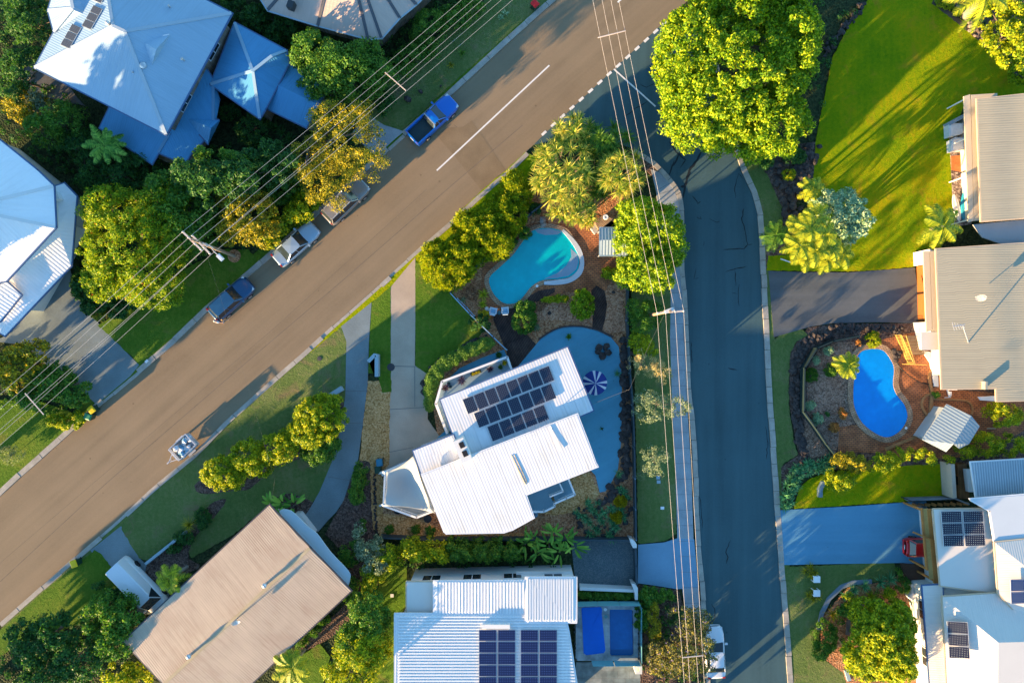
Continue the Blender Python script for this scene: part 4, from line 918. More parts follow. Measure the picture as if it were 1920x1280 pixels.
# rail and odds stored under the awning
b = MB(); b.prism(w2([(1779, 229), (1807, 214), (1808, 221), (1782, 235)], 1.0), 0, 1.0); b.obj("low_wall", mat("grey_wall", (.2, .27, .32), .8, .1), H)
b = MB(); b.prism(w2([(1779, 235), (1815, 225), (1822, 420), (1790, 425)], .16), -.1, .14); tag(b.obj("garden_bed", chipmat("cluttered_ground", (.06, .05, .05), (.2, .15, .13), (.45, .40, .36), 5, .6)), kind="structure")
for i, (q, d_, lab) in enumerate([([(1779, 234), (1784, 231), (1806, 231), (1807, 249), (1802, 252), (1780, 256)], .9, "white rainwater tank nearest the top corner of the sand-coloured house"),
                             ([(1783, 262), (1792, 257), (1807, 258), (1808, 280), (1784, 284)], .8, "white covered box between the rainwater tank and the orange mat")]):
    b = MB(); b.prism(w2(q, d_), .14, d_); b.prism(offset_poly(w2(q, d_), -.12), d_, d_ + .05); tag(b.obj("storage_box", mat("box_white", (.58, .62, .64), .6, .12, 2, 8)), lab, "storage box")
b = MB(); b.prism(w2([(1785, 292), (1809, 290), (1808, 322), (1786, 318)], .3), .14, .18); tag(b.obj("mat", mat("orange_mat", (.50, .16, .05), .8, .3, 2, 9)), "faded orange mat on the ground under the cream awning", "mat")
def board(name, lab, a, c_, w, m):
    A_, C_ = W(*a, .4), W(*c_, .4); d = (C_ - A_); L = d.length; d /= L; n_ = Vector((-d.y, d.x, 0)); P = []
    for i in range(25):
        t = i / 24; P.append((t, w / 2 * math.sin(math.pi * min(1, t * 1.02)) ** 0.5))
    pts = [A_ + d * (L * t) + n_ * h for t, h in P] + [A_ + d * (L * t) - n_ * h for t, h in P[::-1]][1:-1]
    b = MB(); b.prism([(p.x, p.y) for p in pts], .30, .37, bottom=True); b.beam(A_ + d * .2 + Vector((0, 0, -.02)), C_ - d * .2 + Vector((0, 0, -.02)), .03, .045); tag(b.obj(name, m), lab, "surfboard")
board("surfboard", "white surfboard lying beside the sand-coloured house", (1789, 364), (1800, 416), .62, WHITE)
b = MB(); KY = mat("kayak_teal", (.02, .25, .38), .4, .1); A_, C_ = W(1811, 357, .5), W(1809, 412, .5)
st = []
for i in range(13):
    t = i / 12; w_ = .36 * math.sin(math.pi * (.04 + .92 * t)) ** .6; st.append((A_.lerp(C_, t), w_))
V = []; F = []
for p, w_ in st:
    for k in range(8):
        an_ = 2 * math.pi * k / 8; V.append((p.x + w_ * math.cos(an_), p.y, .35 + .16 * math.sin(an_)))
for i in range(12):
    for k in range(8): F.append((i * 8 + k, i * 8 + (k + 1) % 8, (i + 1) * 8 + (k + 1) % 8, (i + 1) * 8 + k))
b.add(V, F); b.box((A_.lerp(C_, .5).x, A_.lerp(C_, .5).y, .5), (.3, .9, .06)); tag(b.obj("kayak", KY, None), "teal kayak lying between the white surfboard and the cream awning", "kayak")

H = thing("house", "sand-coloured metal roof house with satellite dish beside the dark driveway", "house", W(1850, 600, 0))
zs = lambda x, y: 3.5 + .3 * (x - 1760) / 200
roof(H, [[fz(p, zs) for p in [(1756, 468), (1990, 452), (2000, 748), (1870, 751), (1869, 727), (1767, 728)]]], R_SAND, GUT_T)
walls(H, [(1756, 468), (1990, 452), (2000, 748), (1870, 751), (1869, 727), (1767, 728)], 3.45, WALL_W, 1.1, skip=(5,))
b = MB()
for q in ([(1731, 471), (1743, 471), (1748, 620), (1737, 622)], [(1744, 471), (1756, 470), (1765, 622), (1749, 620)]): b.prism(w2(q, 2.9), 2.78, 2.9, bottom=True)
b.obj("awning", AWN, H)
b = MB()
for q in ([(1727, 622), (1764, 622), (1766, 656), (1728, 656)],): b.prism(w2(q, 2.85), 2.75, 2.85, bottom=True)
b.obj("porch_roof", mat("cream_porch", (.66, .60, .50), .6, .05), H)
for q in ([(1711, 474), (1722, 474), (1722, 498), (1712, 499)], [(1711, 605), (1724, 604), (1728, 655), (1719, 655)]):
    b = MB(); p = [tuple(W(a_, c_, 0.0)[:2]) for a_, c_ in q]; b.prism(p, 0, 2.7); b.obj("entry_pillar", WALL_W, H)
b = MB(); A_ = W(1717, 500, 0); C_ = W(1719, 603, 0); b.beam(Vector((A_.x + .1, A_.y, 1.25)), Vector((C_.x + .1, C_.y, 1.25)), .12, 2.5); gd = b.obj("garage_door", mat("brown_door", (.28, .10, .025), .6, .1), H)
b = MB(); b.beam(Vector((A_.x - .02, A_.y, 2.6)), Vector((C_.x - .02, C_.y, 2.6)), .3, .2); b.obj("door_lintel", WALL_C, H)
b = MB(); b.prism(w2([(1729, 657), (1757, 662), (1760, 725), (1752, 724), (1745, 680)], 0.3), 0, .3)
b.obj("porch_step", WALL_W, H)
b = MB(); c = W(1846, 722, 3.7); b.box((c.x - .1, c.y, 3.85), (.22, .7, .5)); b.obj("roof_box", mat("sand_metal", (.36, .34, .26), .5), H)
b = MB(); b.prism(w2([(1834, 744), (1865, 742), (1869, 751), (1868, 752), (1838, 750)], 2.2), 2.1, 2.2, bottom=True); b.obj("door_hood", WALL_W, H)
sd_ = thing("satellite_dish", "white satellite dish on pole above the sand-coloured ribbed roof", "satellite dish", W(1838, 560, 3.6))
dish(sd_, W(1839, 555, 4.6), .42, mat("dish_grey", (.30, .30, .30), .5), az=-20)
an = thing("tv_antenna", "tall thin tv antenna leaning over the sand-coloured ribbed roof", "antenna", W(1817, 643, 3.6))
b = MB(); top = W(1805, 610, 5.4); b.tube([W(1816, 643, 3.5), top], .045); b.obj("mast", STEEL, an)
b = MB(); b.beam(top + Vector((-.85, -.1, 0)), top + Vector((.2, .1, 0)), .05, .05)
for k in range(5): q = top + Vector((-.8 + .22 * k, -.08, 0)); b.beam(q + Vector((-.1, .35 - .05 * k, 0)), q + Vector((.1, -.35 + .05 * k, 0)), .03, .03)
b.obj("boom", STEEL, an)
# garden steps and pool gate
b = MB(); 
for k in range(6): b.box(W(1712 + k * 1.2, 632 + k * 6.0, .1) + Vector((0, 0, .12 + .03 * k)), (1.15, .27, .1))
tag(b.obj("timber_steps", TIMBER), "short timber sleeper steps between the white entry pillar and the pool gate", "steps")
g_ = thing("pool_gate", "yellow painted pool gate panels beside the timber steps", "gate", W(1700, 660, 0))
b = MB(); YG = mat("yellow_metal", (.55, .40, .10), .5, .2)
for a_, c_ in [((1690, 628), (1714, 682)), ((1699, 629), (1716, 683))]:
    A_, C_ = W(*a_, 1.2), W(*c_, 1.2); b.beam(A_, C_, .05, .05); b.beam(A_ - Vector((0, 0, .9)), C_ - Vector((0, 0, .9)), .05, .05)
    for k in range(20): q = A_.lerp(C_, k / 19); b.box((q.x, q.y, .65), (.03, .03, 1.1))
A_, C_ = W(1703, 683, 1.2), W(1738, 684, 1.2); b.beam(A_, C_, .05, .05)
for k in range(10): q = A_.lerp(C_, k / 9); b.box((q.x, q.y, .65), (.03, .03, 1.1))
b.obj("panel", YG, g_)
# small corrugated shed
H = thing("shed", "small pale blue corrugated gable shed beside the brick pool yard", "shed", W(1785, 800, 0))
roof(H, [[(1775, 757, 2.3), (1821, 779, 2.9), (1788, 832, 2.9), (1774, 847, 2.3), (1729, 824, 2.3)], [(1821, 779, 2.9), (1837, 799, 2.3), (1817, 832, 2.3), (1799, 841, 2.3), (1788, 832, 2.9)]], ribbed('shed_corrugated', (.24, .31, .35), .28, .3, .05, line=.12, dist=.05), None, thick=.06)
walls(H, [(1775, 757), (1821, 779), (1837, 799), (1817, 832), (1788, 834), (1774, 847), (1729, 824)], 2.25, mat("shed_wall", (.35, .40, .42), .6), .3, win=False)

# ---- white house, bottom right -----------------------------------------------------
H = thing("house", "large white house with several hip roofs and solar panels at the bottom right", "house", W(1850, 1120, 0))
roof(H, [[(1821, 867, 3.2), (1960, 859, 3.2), (1960, 921, 3.2), (1831, 931, 3.2)]], R_CORR, GUT_W, thick=.08, name="patio_roof")
b = MB()
for i in range(24):
    x = 1826 + i * 4.7; b.beam(W(x, 867.5 - (x - 1821) * .06, 3.23), W(x + 6 - i * .1, 930 - (x - 1831) * .07, 3.23), .07, .05)
b.obj("roof_rib", mat("pale_blue_rib", (.45, .52, .56), .4), H)
b = MB(); b.prism(w2([(1795, 870), (1812, 869), (1818, 935), (1798, 934)], .8), 0, .8); b.obj("deck", DECK_O, H)
b = MB(); b.prism(w2([(1783, 870), (1790, 870), (1794, 933), (1787, 934)], 1.7), 0, 1.7); b.obj("screen_wall", mat("screen_cream", (.50, .42, .33), .7, .1), H)
b = MB(); b.prism(w2([(1812, 880), (1822, 880), (1828, 922), (1817, 922)], 1.3), .8, 1.3); b.obj("bench_cover", WALL_W, H)
# roof P with six panels
roof(H, [[(1751, 955, 4.0), (1855, 954, 4.0), (1857, 975, 4.0), (1864, 1018, 4.0), (1871, 1112, 4.0), (1764, 1097, 4.0)]], R_CREAM, GUT_T)
roof(H, [[(1820, 936, 4.6), (1990, 922, 4.6), (1990, 1000, 4.6), (1866, 1014, 4.6), (1857, 957, 4.6)]], ribbed("pale_grey_roof", (.52, .56, .58), .25, .15, .03), GUT_W)
roof(H, [[(1866, 1017, 4.7), (2000, 1003, 4.7), (1985, 1110, 5.4)], [(1866, 1017, 4.7), (1985, 1110, 5.4), (1990, 1240, 5.2), (1873, 1112, 4.7)]], R_CREAM, GUT_T)
pk = (1872, 1204, 5.6)
roof(H, [[(1768, 1119, 4.4), (1871, 1112, 4.4), (2010, 1200, 5.6), pk], [(1768, 1119, 4.4), pk, (1870, 1400, 5.6), (1782, 1400, 4.4)], [pk, (2010, 1200, 5.6), (2010, 1400, 5.6), (1870, 1400, 5.6)]], R_CREAM, GUT_T)
roof(H, [[(1730, 1098, 3.4), (1767, 1096, 3.6), (1780, 1400, 3.6), (1752, 1400, 3.4), (1744, 1280, 3.4)]], R_CREAM, GUT)
walls(H, [(1751, 960), (1855, 958), (1990, 960), (1990, 1390), (1752, 1390), (1735, 1100), (1762, 1098)], 3.3, WALL_W, .5)
walls(H, [(1768, 1119), (1871, 1112), (1990, 1110), (1990, 1390), (1782, 1390)], 4.3, WALL_W, .4, z0=3.0, win=False)
S3 = solarmat("solar_cells_right", ang=2, cell=0.19, base=(0.012, 0.012, 0.03), dots=(0.42, 0.46, 0.38))
panels(H, (1763, 958), (40.5, -.8), (1.8, 22.2), 2, 3, lambda x, y: 4.05, S3, .05)
panels(H, (1774, 1163.5), (41.5, 1.8), (1.5, 23.2), 1, 3, lambda x, y: 4.75 + .01 * (x - 1774), S3, .05)
panels(H, (1893, 1085), (41, -1), (1, 23.5), 1, 2, lambda x, y: 5.1, solarmat("solar_cells_shade", ang=2, cell=.19, base=(.02, .04, .12), dots=(.4, .46, .5)), .05)
pg = thing("pergola", "orange timber pergola beams in front of the white house by the blue driveway", "pergola", W(1738, 1030, 0))
b = MB()
for a_, c_, w_ in [((1728, 952), (1738, 1068), .16), ((1741, 954), (1754, 1092), .35), ((1751, 956), (1759, 1090), .1)]: b.beam(W(*a_, 2.9), W(*c_, 2.9), w_, .22)
b.obj("beam", TIMBER_O, pg)
b = MB(); b.beam(W(1735, 953, 2.95), W(1747, 1085, 2.95), .42, .05); b.obj("roof_sheet", mat("ochre_sheet", (.46, .30, .10), .7, .2), pg)
b = MB(); b.beam(W(1712, 997, 3.1), W(1755, 1015, 3.1), .14, .14); b.obj("brace", TIMBER_O, pg)
b = MB()
for q in [(1727, 955), (1738, 1066), (1752, 1088)]: c = W(*q, 2.8); b.box((c.x, c.y, 1.4), (.16, .16, 2.8))
b.obj("post", TIMBER_O, pg)
b = MB()
for i in range(9): c = W(1715 + i * 12, 947 - i * .4, .2); b.box((c.x, c.y, .16), (.5, .28, .1), R(-20 + 7 * (i % 3)))
tag(b.obj("timber_offcuts", TIMBER_O), "timber offcuts on the ground beside the orange pergola", "timber")
b = MB(); A_, C_ = W(1702, 936, 1.2), W(1750, 957, 1.2); b.beam(A_ - Vector((0, 0, .6)), C_ - Vector((0, 0, .6)), .08, 1.2)
tag(b.obj("fence", mat("fence_black", (.03, .035, .04), .7)), "dark low fence running from the blue driveway to the pergola", "fence")
b = MB(); A_, C_ = W(1790, 934, 1.0), W(1818, 945, 1.0); b.beam(A_ - Vector((0, 0, .5)), C_ - Vector((0, 0, .5)), .14, 1.0); A_, C_ = W(1703, 937, .8), W(1790, 934, .8); b.beam(A_ - Vector((0, 0, .4)), C_ - Vector((0, 0, .4)), .2, .8)
tag(b.obj("garden_wall", mat("grey_block", (.2, .22, .24), .8, .15)), "grey block wall below the lawn beside the orange pergola", "wall")
# brown service yard under the pergola
b = MB(); b.prism(w2([(1690, 1056), (1750, 1060), (1760, 1100), (1728, 1100), (1700, 1085)], .3), 0, .25); tag(b.obj("paved_yard", mat("brown_yard", (.10, .055, .035), .9, .3)), kind="structure")
# white garden wall beside the white house
b = MB(); b.prism(w2([(1706, 1093), (1730, 1100), (1748, 1290), (1738, 1290), (1716, 1170)], .6), 0, .6); tag(b.obj("garden_wall", WALL_W), "low white rendered wall at the foot of the white house by the big lit tree", "wall")
# ================================================================== plants
L_BRIGHT = leafmat("leaf_bright", (0.045, 0.14, 0.005), (0.15, 0.27, 0.006), (0.33, 0.38, 0.008))
L_YELLOW = leafmat("leaf_yellow_green", (0.055, 0.14, 0.005), (0.19, 0.27, 0.006), (0.40, 0.38, 0.008))
L_MID = leafmat("leaf_mid_green", (0.022, 0.090, 0.014), (0.06, 0.17, 0.018), (0.12, 0.21, 0.02))
L_DARK = leafmat("leaf_dark_green", (0.010, 0.055, 0.016), (0.028, 0.110, 0.024), (0.06, 0.14, 0.022))
L_FLAME = leafmat("leaf_with_orange_flowers", (0.045, 0.13, 0.005), (0.14, 0.25, 0.007), (0.34, 0.37, 0.010), speck=((0.55, 0.16, 0.04), 0.012))
L_GOLD = leafmat("leaf_golden", (0.10, 0.14, 0.01), (0.32, 0.27, 0.008), (0.52, 0.38, 0.01))
L_OLIVE = leafmat("leaf_olive", (0.05, 0.085, 0.015), (0.17, 0.18, 0.014), (0.44, 0.34, 0.012))
L_SILVER = leafmat("leaf_silver", (0.09, 0.19, 0.10), (0.17, 0.30, 0.16), (0.38, 0.44, 0.22), trans=.1)
L_GREY = leafmat("leaf_grey_green", (0.07, 0.11, 0.07), (0.13, 0.19, 0.10), (0.25, 0.29, 0.18))
L_PALEG = leafmat("leaf_pale_gold", (0.25, 0.20, 0.10), (0.45, 0.36, 0.16), (0.62, 0.52, 0.26))
L_AGAVE = leafmat("leaf_agave", (0.025, 0.11, 0.045), (0.045, 0.18, 0.07), (0.11, 0.27, 0.10), trans=.1)
L_PAND = leafmat("leaf_pandanus", (0.05, 0.15, 0.012), (0.20, 0.28, 0.02), (0.55, 0.44, 0.07), trans=.2)
L_PALM = leafmat("leaf_palm", (0.08, 0.16, 0.010), (0.20, 0.26, 0.012), (0.42, 0.40, 0.02), trans=.3)
L_BANANA = leafmat("leaf_banana", (0.05, 0.16, 0.02), (0.10, 0.25, 0.03), (0.22, 0.36, 0.05), trans=.3)
L_RUSSET = leafmat("leaf_russet", (0.10, 0.05, 0.03), (0.22, 0.11, 0.06), (0.38, 0.22, 0.12))
L_ORANGE = leafmat("leaf_orange", (0.20, 0.08, 0.02), (0.38, 0.17, 0.04), (0.55, 0.28, 0.08))
L_JACA = leafmat("leaf_jacaranda", (0.03, 0.055, 0.025), (0.07, 0.09, 0.035), (0.28, 0.25, 0.05), speck=((0.28, 0.20, 0.50), 0.03))
L_PURPLE = leafmat("leaf_purple", (0.03, 0.02, 0.04), (0.07, 0.05, 0.09), (0.16, 0.10, 0.16))
L_REDF = leafmat("leaf_red_flowers", (0.04, 0.09, 0.01), (0.14, 0.18, 0.015), (0.30, 0.28, 0.02), speck=((0.60, 0.04, 0.02), 0.05))
L_HEDGE = leafmat("leaf_hedge", (0.06, 0.15, 0.02), (0.10, 0.21, 0.03), (0.17, 0.28, 0.045))
BARK = mat("bark", (0.13, 0.10, 0.075), .9, .3, 2, 10, .5); BARK_P = mat("pale_bark", (0.30, 0.26, 0.22), .9, .25, 2, 10, .4)
def unit(a): return a / np.maximum(np.linalg.norm(a, axis=-1, keepdims=True), 1e-9)
def leaf_quads(c, nrm, t, L, Wd):
    n = len(c); t = unit(t - nrm * (t * nrm).sum(-1, keepdims=True) * 0.6); s = unit(np.cross(nrm, t))
    L = (L * rng.uniform(.7, 1.3, n))[:, None]; Wd = (Wd * rng.uniform(.7, 1.25, n))[:, None]
    return np.stack([c - t * L * .5, c + s * Wd * .5 - t * L * .05, c + t * L * .5, c - s * Wd * .5 - t * L * .05], 1)
def crown_pts(ells, zt, zb, rc, cov=1.9, rim=1.0):
    C = []
    for e in ells:
        cx, cy, rx, ry = e[:4]; z1 = zt * (e[4] if len(e) > 4 else 1.0); zb1 = zb * (e[4] if len(e) > 4 else 1)
        ctr = W(cx, cy, z1 * .85); ax, ay = rx * S * (1 - z1 * .8 / HC) - rc * .5, ry * S * (1 - z1 * .8 / HC) - rc * .5
        ax = max(ax, .12); ay = max(ay, .12)
        n = max(4, int(math.pi * (ax + rc * .4) * (ay + rc * .4) / (math.pi * rc * rc) * cov))
        r = np.sqrt(rng.uniform(0, 1, n)); th = rng.uniform(0, 2 * math.pi, n)
        z = zb1 + (z1 - zb1 - rc * .6) * (np.sqrt(np.maximum(0, 1 - r ** 2 * .95)) ** .8) * rng.uniform(.72, 1.0, n)
        C.append(np.stack([ctr.x + ax * r * np.cos(th), ctr.y + ay * r * np.sin(th), z], 1))
        n2 = int(n * .45 * rim); r = rng.uniform(.8, 1.02, n2); th = rng.uniform(0, 2 * math.pi, n2)
        z = zb1 + (z1 - zb1) * rng.uniform(.05, .55, n2)
        C.append(np.stack([ctr.x + ax * r * np.cos(th), ctr.y + ay * r * np.sin(th), z], 1))
    return np.concatenate(C)
def foliage(C, rc, npc, L, Wd, out=0.3, up=0.35, jit=.6, squash=.8):
    n = len(C); k = npc
    rcs = rc * rng.uniform(.65, 1.25, n)
    d = rng.normal(size=(n, k, 3)); d = unit(d); d[..., 2] = np.where(d[..., 2] < -.25, -d[..., 2], d[..., 2])
    pos = C[:, None, :] + d * rcs[:, None, None] * np.array([1, 1, squash]) * rng.uniform(.55, 1.0, (n, k, 1))
    d = d.reshape(-1, 3); pos = pos.reshape(-1, 3); pos[:, 2] = np.maximum(pos[:, 2], .12)
    nr = unit(d + jit * rng.normal(size=d.shape) + np.array([0, 0, up]))
    t = rng.normal(size=d.shape) * (1 - out) + d * out * 1.5
    if out > .6: nr = unit(np.cross(t, rng.normal(size=d.shape)))
    return leaf_quads(pos, nr, unit(t), L, Wd)
def trunk(C, base, zt, parent, r=0.18, m=BARK, limbs=5, name="trunk"):
    b = MB(); bx, by = base; top = Vector((bx + random.uniform(-.2, .2), by + random.uniform(-.2, .2), zt * .45))
    b.tube([(bx, by, -.05), (bx + .03, by, zt * .2), top], [r * 1.3, r, r * .75], 8)
    idx = rng.choice(len(C), min(limbs, len(C)), replace=False)
    for i in idx:
        c = Vector(C[i]); mid = top.lerp(c, .5) + Vector((0, 0, .15 * zt * .2)); b.tube([top - Vector((0, 0, .1)), mid, c], [r * .55, r * .35, r * .1], 6)
    return b.obj(name, m, parent)
def plant(name, label, cat, ells, h, m, rc=.5, npc=60, leaf=(.26, .15), cov=2.5, zb=None, out=.3, up=.35, tr=.18, group=None, base=None, limbs=5, bark=BARK, part="crown", jit=.6, rim=1.0, stem="trunk"):
    if zb is None: zb = h * .3
    if isinstance(ells, tuple): ells = [ells]
    C = crown_pts(ells, h, zb, rc, cov, rim)
    a = np.array([e[2] * e[3] for e in ells], float); cx = sum(e[0] * w_ for e, w_ in zip(ells, a)) / a.sum(); cy = sum(e[1] * w_ for e, w_ in zip(ells, a)) / a.sum()
    bw = W(cx, cy, h * .8) if base is None else W(*base, 0)
    t = thing(name, label, cat, (bw.x, bw.y, 0), 0, group)
    np_obj(part, foliage(C, rc, npc, leaf[0], leaf[1], out, up, jit), 4, m, t)
    trunk(C, (bw.x, bw.y), h, t, tr, bark, limbs, stem)
    return t
def strip_leaves(base, d, L, Wd, droop, K=3, prof=None):
    """strap leaves: base (N,3), unit d (N,3)"""
    N = len(base); s = np.linspace(0, 1, K + 1)
    side = unit(np.cross(d, np.array([0, 0, 1.0])) + 1e-6)
    L = np.broadcast_to(L, (N,)); Wd = np.broadcast_to(Wd, (N,)); droop = np.broadcast_to(droop, (N,))
    P = base[:, None] + d[:, None] * (L[:, None, None] * s[None, :, None])
    P = P + np.array([0, 0, -1.0]) * (droop[:, None, None] * L[:, None, None] * (s ** 2)[None, :, None])
    P[..., 2] = np.maximum(P[..., 2], .12)
    pf = prof(s) if prof else (1 - s) ** .7 * .85 + .1
    w_ = (Wd[:, None] * pf[None])[..., None] * .5
    V = np.stack([P - side[:, None] * w_, P + side[:, None] * w_], 2).reshape(-1, 3)
    o = (np.arange(N) * (K + 1) * 2)[:, None] + (np.arange(K) * 2)[None]
    F = np.stack([o, o + 1, o + 3, o + 2], -1).reshape(-1, 4)
    return V, F
def cat_vf(lst):
    V = []; F = []; n = 0
    for v, f in lst: V.append(v); F.append(f + n); n += len(v)
    return np.concatenate(V), np.concatenate(F)
def dirs(n, el0, el1):
    th = rng.uniform(0, 2 * math.pi, n); el = np.radians(rng.uniform(el0, el1, n))
    return np.stack([np.cos(th) * np.cos(el), np.sin(th) * np.cos(el), np.sin(el)], 1)
def rosette_vf(c, n, L, Wd, el=(5, 80), droop=.3, K=3):
    d = dirs(n, *el); b = np.array(c)[None] + d * .04
    return strip_leaves(b, d, L * rng.uniform(.75, 1.1, n), Wd, droop * rng.uniform(.5, 1.5, n), K)
def rosettes(name, label, cat, heads, n, L, Wd, m, el=(5, 80), droop=.3, group=None, stems=True, K=3, part="leaves"):
    """heads: list of (px,py,z)"""
    P = [W(*h) for h in heads]; c = sum(P, Vector()) / len(P)
    t = thing(name, label, cat, (c.x, c.y, 0), 0, group)
    grid_obj(part, *cat_vf([rosette_vf(p, n, L, Wd, el, droop, K) for p in P]), m, t)
    if stems:
        b = MB()
        for p in P: b.tube([(c.x + (p.x - c.x) * .5, c.y + (p.y - c.y) * .5, -.02), ((p.x + c.x) / 2, (p.y + c.y) / 2, p.z * .4), (p.x, p.y, max(.1, p.z))], [.1, .07, .05] if p.z > .8 else [.05, .05, .04], 6)
        b.obj("stem", BARK, t)
    return t
def frond_vf(c, az, el, L, lw=.05, ll=.55, nl=22, droop=.45):
    s = np.linspace(.12, 1, nl); d = np.array([math.cos(az) * math.cos(el), math.sin(az) * math.cos(el), math.sin(el)])
    P = np.array(c)[None] + d[None] * (L * s)[:, None] + np.array([0, 0, -1.0]) * (droop * L * s ** 2)[:, None]
    tang = unit(d[None] + np.array([0, 0, -1.0]) * (2 * droop * s)[:, None]); side = unit(np.cross(tang, [0, 0, 1.0]))
    out = []
    for sg in (-1, 1):
        dd = unit(side * sg + tang * .55 + np.array([0, 0, -.12]) + rng.normal(size=side.shape) * .06)
        ln = ll * np.sin(np.pi * np.clip(s * .86 + .1, 0, 1)) ** .6
        out.append(strip_leaves(P, dd, ln, lw, .35, 2))
    v, f = strip_leaves(np.array([c]), d[None], L, .07, droop, 8); out.append((v, f))
    return cat_vf(out)
def palm(name, label, top, h, nf, L, m, group=None, lw=.07, ll=.6, nl=24, el=(-5, 50), droop=.4, tr=.14, base=None, heads=None, cat="palm", bark=BARK_P):
    tops = heads or [(*top, h)]; P0 = W(*tops[0]); bw = W(*base, 0) if base else Vector((P0.x, P0.y, 0))
    t = thing(name, label, cat, (bw.x, bw.y, 0), 0, group); lst = []
    b = MB()
    for tp in tops:
        P = W(*tp)
        for i in range(nf):
            lst.append(frond_vf(tuple(P), 2 * math.pi * (i + random.uniform(-.3, .3)) / nf, R(random.uniform(*el)), L * random.uniform(.8, 1.1), lw, ll, nl, droop * random.uniform(.7, 1.3)))
        b.tube([(bw.x, bw.y, -.05), ((bw.x + P.x) / 2, (bw.y + P.y) / 2, P.z * .5), (P.x, P.y, P.z)], [tr * 1.2, tr, tr * .8], 8)
    grid_obj("fronds", *cat_vf(lst), m, t); b.obj("trunk", bark, t); return t
PADDLE = lambda s: np.sin(np.pi * np.clip(s * .9 + .06, 0, 1)) ** .55
def paddles(name, label, cat, heads, n, L, Wd, m, el=(10, 70), droop=.35, group=None):
    P = [W(*h) for h in heads]; c = sum(P, Vector()) / len(P); t = thing(name, label, cat, (c.x, c.y, 0), 0, group); lst = []
    for p in P:
        d = dirs(n, *el); lst.append(strip_leaves(np.array(p)[None] + d * .35 - np.array([0, 0, .3]), d, L * rng.uniform(.7, 1.1, n), Wd, droop * rng.uniform(.5, 1.4, n), 6, PADDLE))
    grid_obj("leaves", *cat_vf(lst), m, t); b = MB()
    for p in P: b.tube([(p.x, p.y, -.02), (p.x, p.y, max(.2, p.z))], [.1, .06], 6)
    b.obj("stem", BARK, t); return t
T = "tree"; SH = "shrub"; G1 = "garden trees"
BIG = dict(rc=.68, npc=120, leaf=(.27, .15), cov=2.6, jit=.8)
plant("broadleaf_tree", "huge bright green tree beside the road junction, the largest crown in view", T, [(1390, 95, 150, 150), (1325, 190, 75, 85, .85), (1450, 215, 95, 70, .8), (1495, 60, 62, 110, .95), (1300, 80, 60, 90, .9), (1420, -30, 130, 60), (1400, 260, 70, 35, .6)], 9.5, L_BRIGHT, tr=.4, base=(1400, 130), limbs=9, zb=3.0, **BIG)
plant("flowering_tree", "wide light green tree dotted with orange flowers by the white tiled house", T, [(225, 450, 100, 105), (185, 390, 55, 55, .9), (290, 415, 62, 85, .9), (180, 520, 45, 50, .8), (260, 520, 60, 60, .9)], 7.5, L_FLAME, rc=.5, npc=80, leaf=(.20, .10), cov=2.3, jit=.8, tr=.3, limbs=8)
plant("broadleaf_tree", "dark green tree behind the orange-flowered tree, nearest the road side hedge", T, [(325, 400, 60, 70), (300, 350, 50, 40, .9)], 6.5, L_MID, rc=.6, npc=70, tr=.2)
plant("broadleaf_tree", "dark tree under the power lines between the tree fern and the silver car", T, [(390, 340, 60, 50), (350, 320, 50, 40), (440, 320, 50, 45), (470, 300, 35, 30, .8)], 8.4, L_DARK, rc=.55, npc=65, tr=.2)
plant("golden_tree", "golden leaved tree next to the wooden power pole", T, [(455, 400, 52, 55), (430, 365, 38, 32, .9), (480, 430, 34, 28, .8), (420, 430, 25, 30, .8)], 6.2, L_OLIVE, rc=.42, npc=65, leaf=(.2, .11), tr=.2)
plant("golden_tree", "rounded olive tree with golden tips overhanging the grey wagon", T, [(640, 250, 70, 70), (610, 210, 45, 35, .9), (675, 215, 30, 40, .85), (600, 330, 52, 60, .85), (672, 292, 48, 30, .9), (570, 290, 40, 45, .8), (598, 365, 33, 26, .7)], 8.5, L_OLIVE, rc=.62, npc=120, leaf=(.16, .09), cov=1.7, tr=.3, base=(605, 300), limbs=8)
plant("broadleaf_tree", "dense dark tree with yellow tips between the blue roofs and the taupe roof", T, [(640, 120, 85, 60), (575, 85, 45, 45, .95), (600, 145, 55, 38, .85), (700, 130, 40, 35, .8), (680, 95, 45, 35, .9)], 7.0, L_MID, rc=.6, npc=75, leaf=(.24, .13), tr=.28, limbs=7)
plant("clipped_shrub", "round clipped dark green shrub below the taupe roof", SH, [(803, 42, 34, 36), (785, 70, 20, 18, .6)], 3.0, L_MID, rc=.35, npc=70, leaf=(.14, .09), tr=.1, part="foliage", stem="stem")
for i, (e, lab) in enumerate([([(850, 22, 34, 24), (880, 8, 30, 16)], "leafy shrub under the power lines right of the clipped round shrub"), ([(770, 95, 34, 22), (740, 120, 32, 20), (800, 85, 22, 18)], "loose dark shrub hedge along the top lawn below the taupe roof"),
                      ([(690, 170, 34, 28), (720, 190, 22, 22)], "dark bush between the golden-tipped tree and the top lawn"), ([(530, 45, 28, 22), (505, 60, 18, 25), (488, 20, 20, 20)], "dark bush tucked under the pale gutter of the taupe roof"),
                      ([(470, 25, 30, 28), (430, 0, 25, 20)], "dark shrub above the blue-roofed wing")]):
    plant("shrub", lab, SH, e, 2.4 if i != 4 else 3, L_MID if i < 2 else L_DARK, rc=.38, npc=55, leaf=(.22, .12), tr=.06, part="foliage", stem="stem", zb=.3)
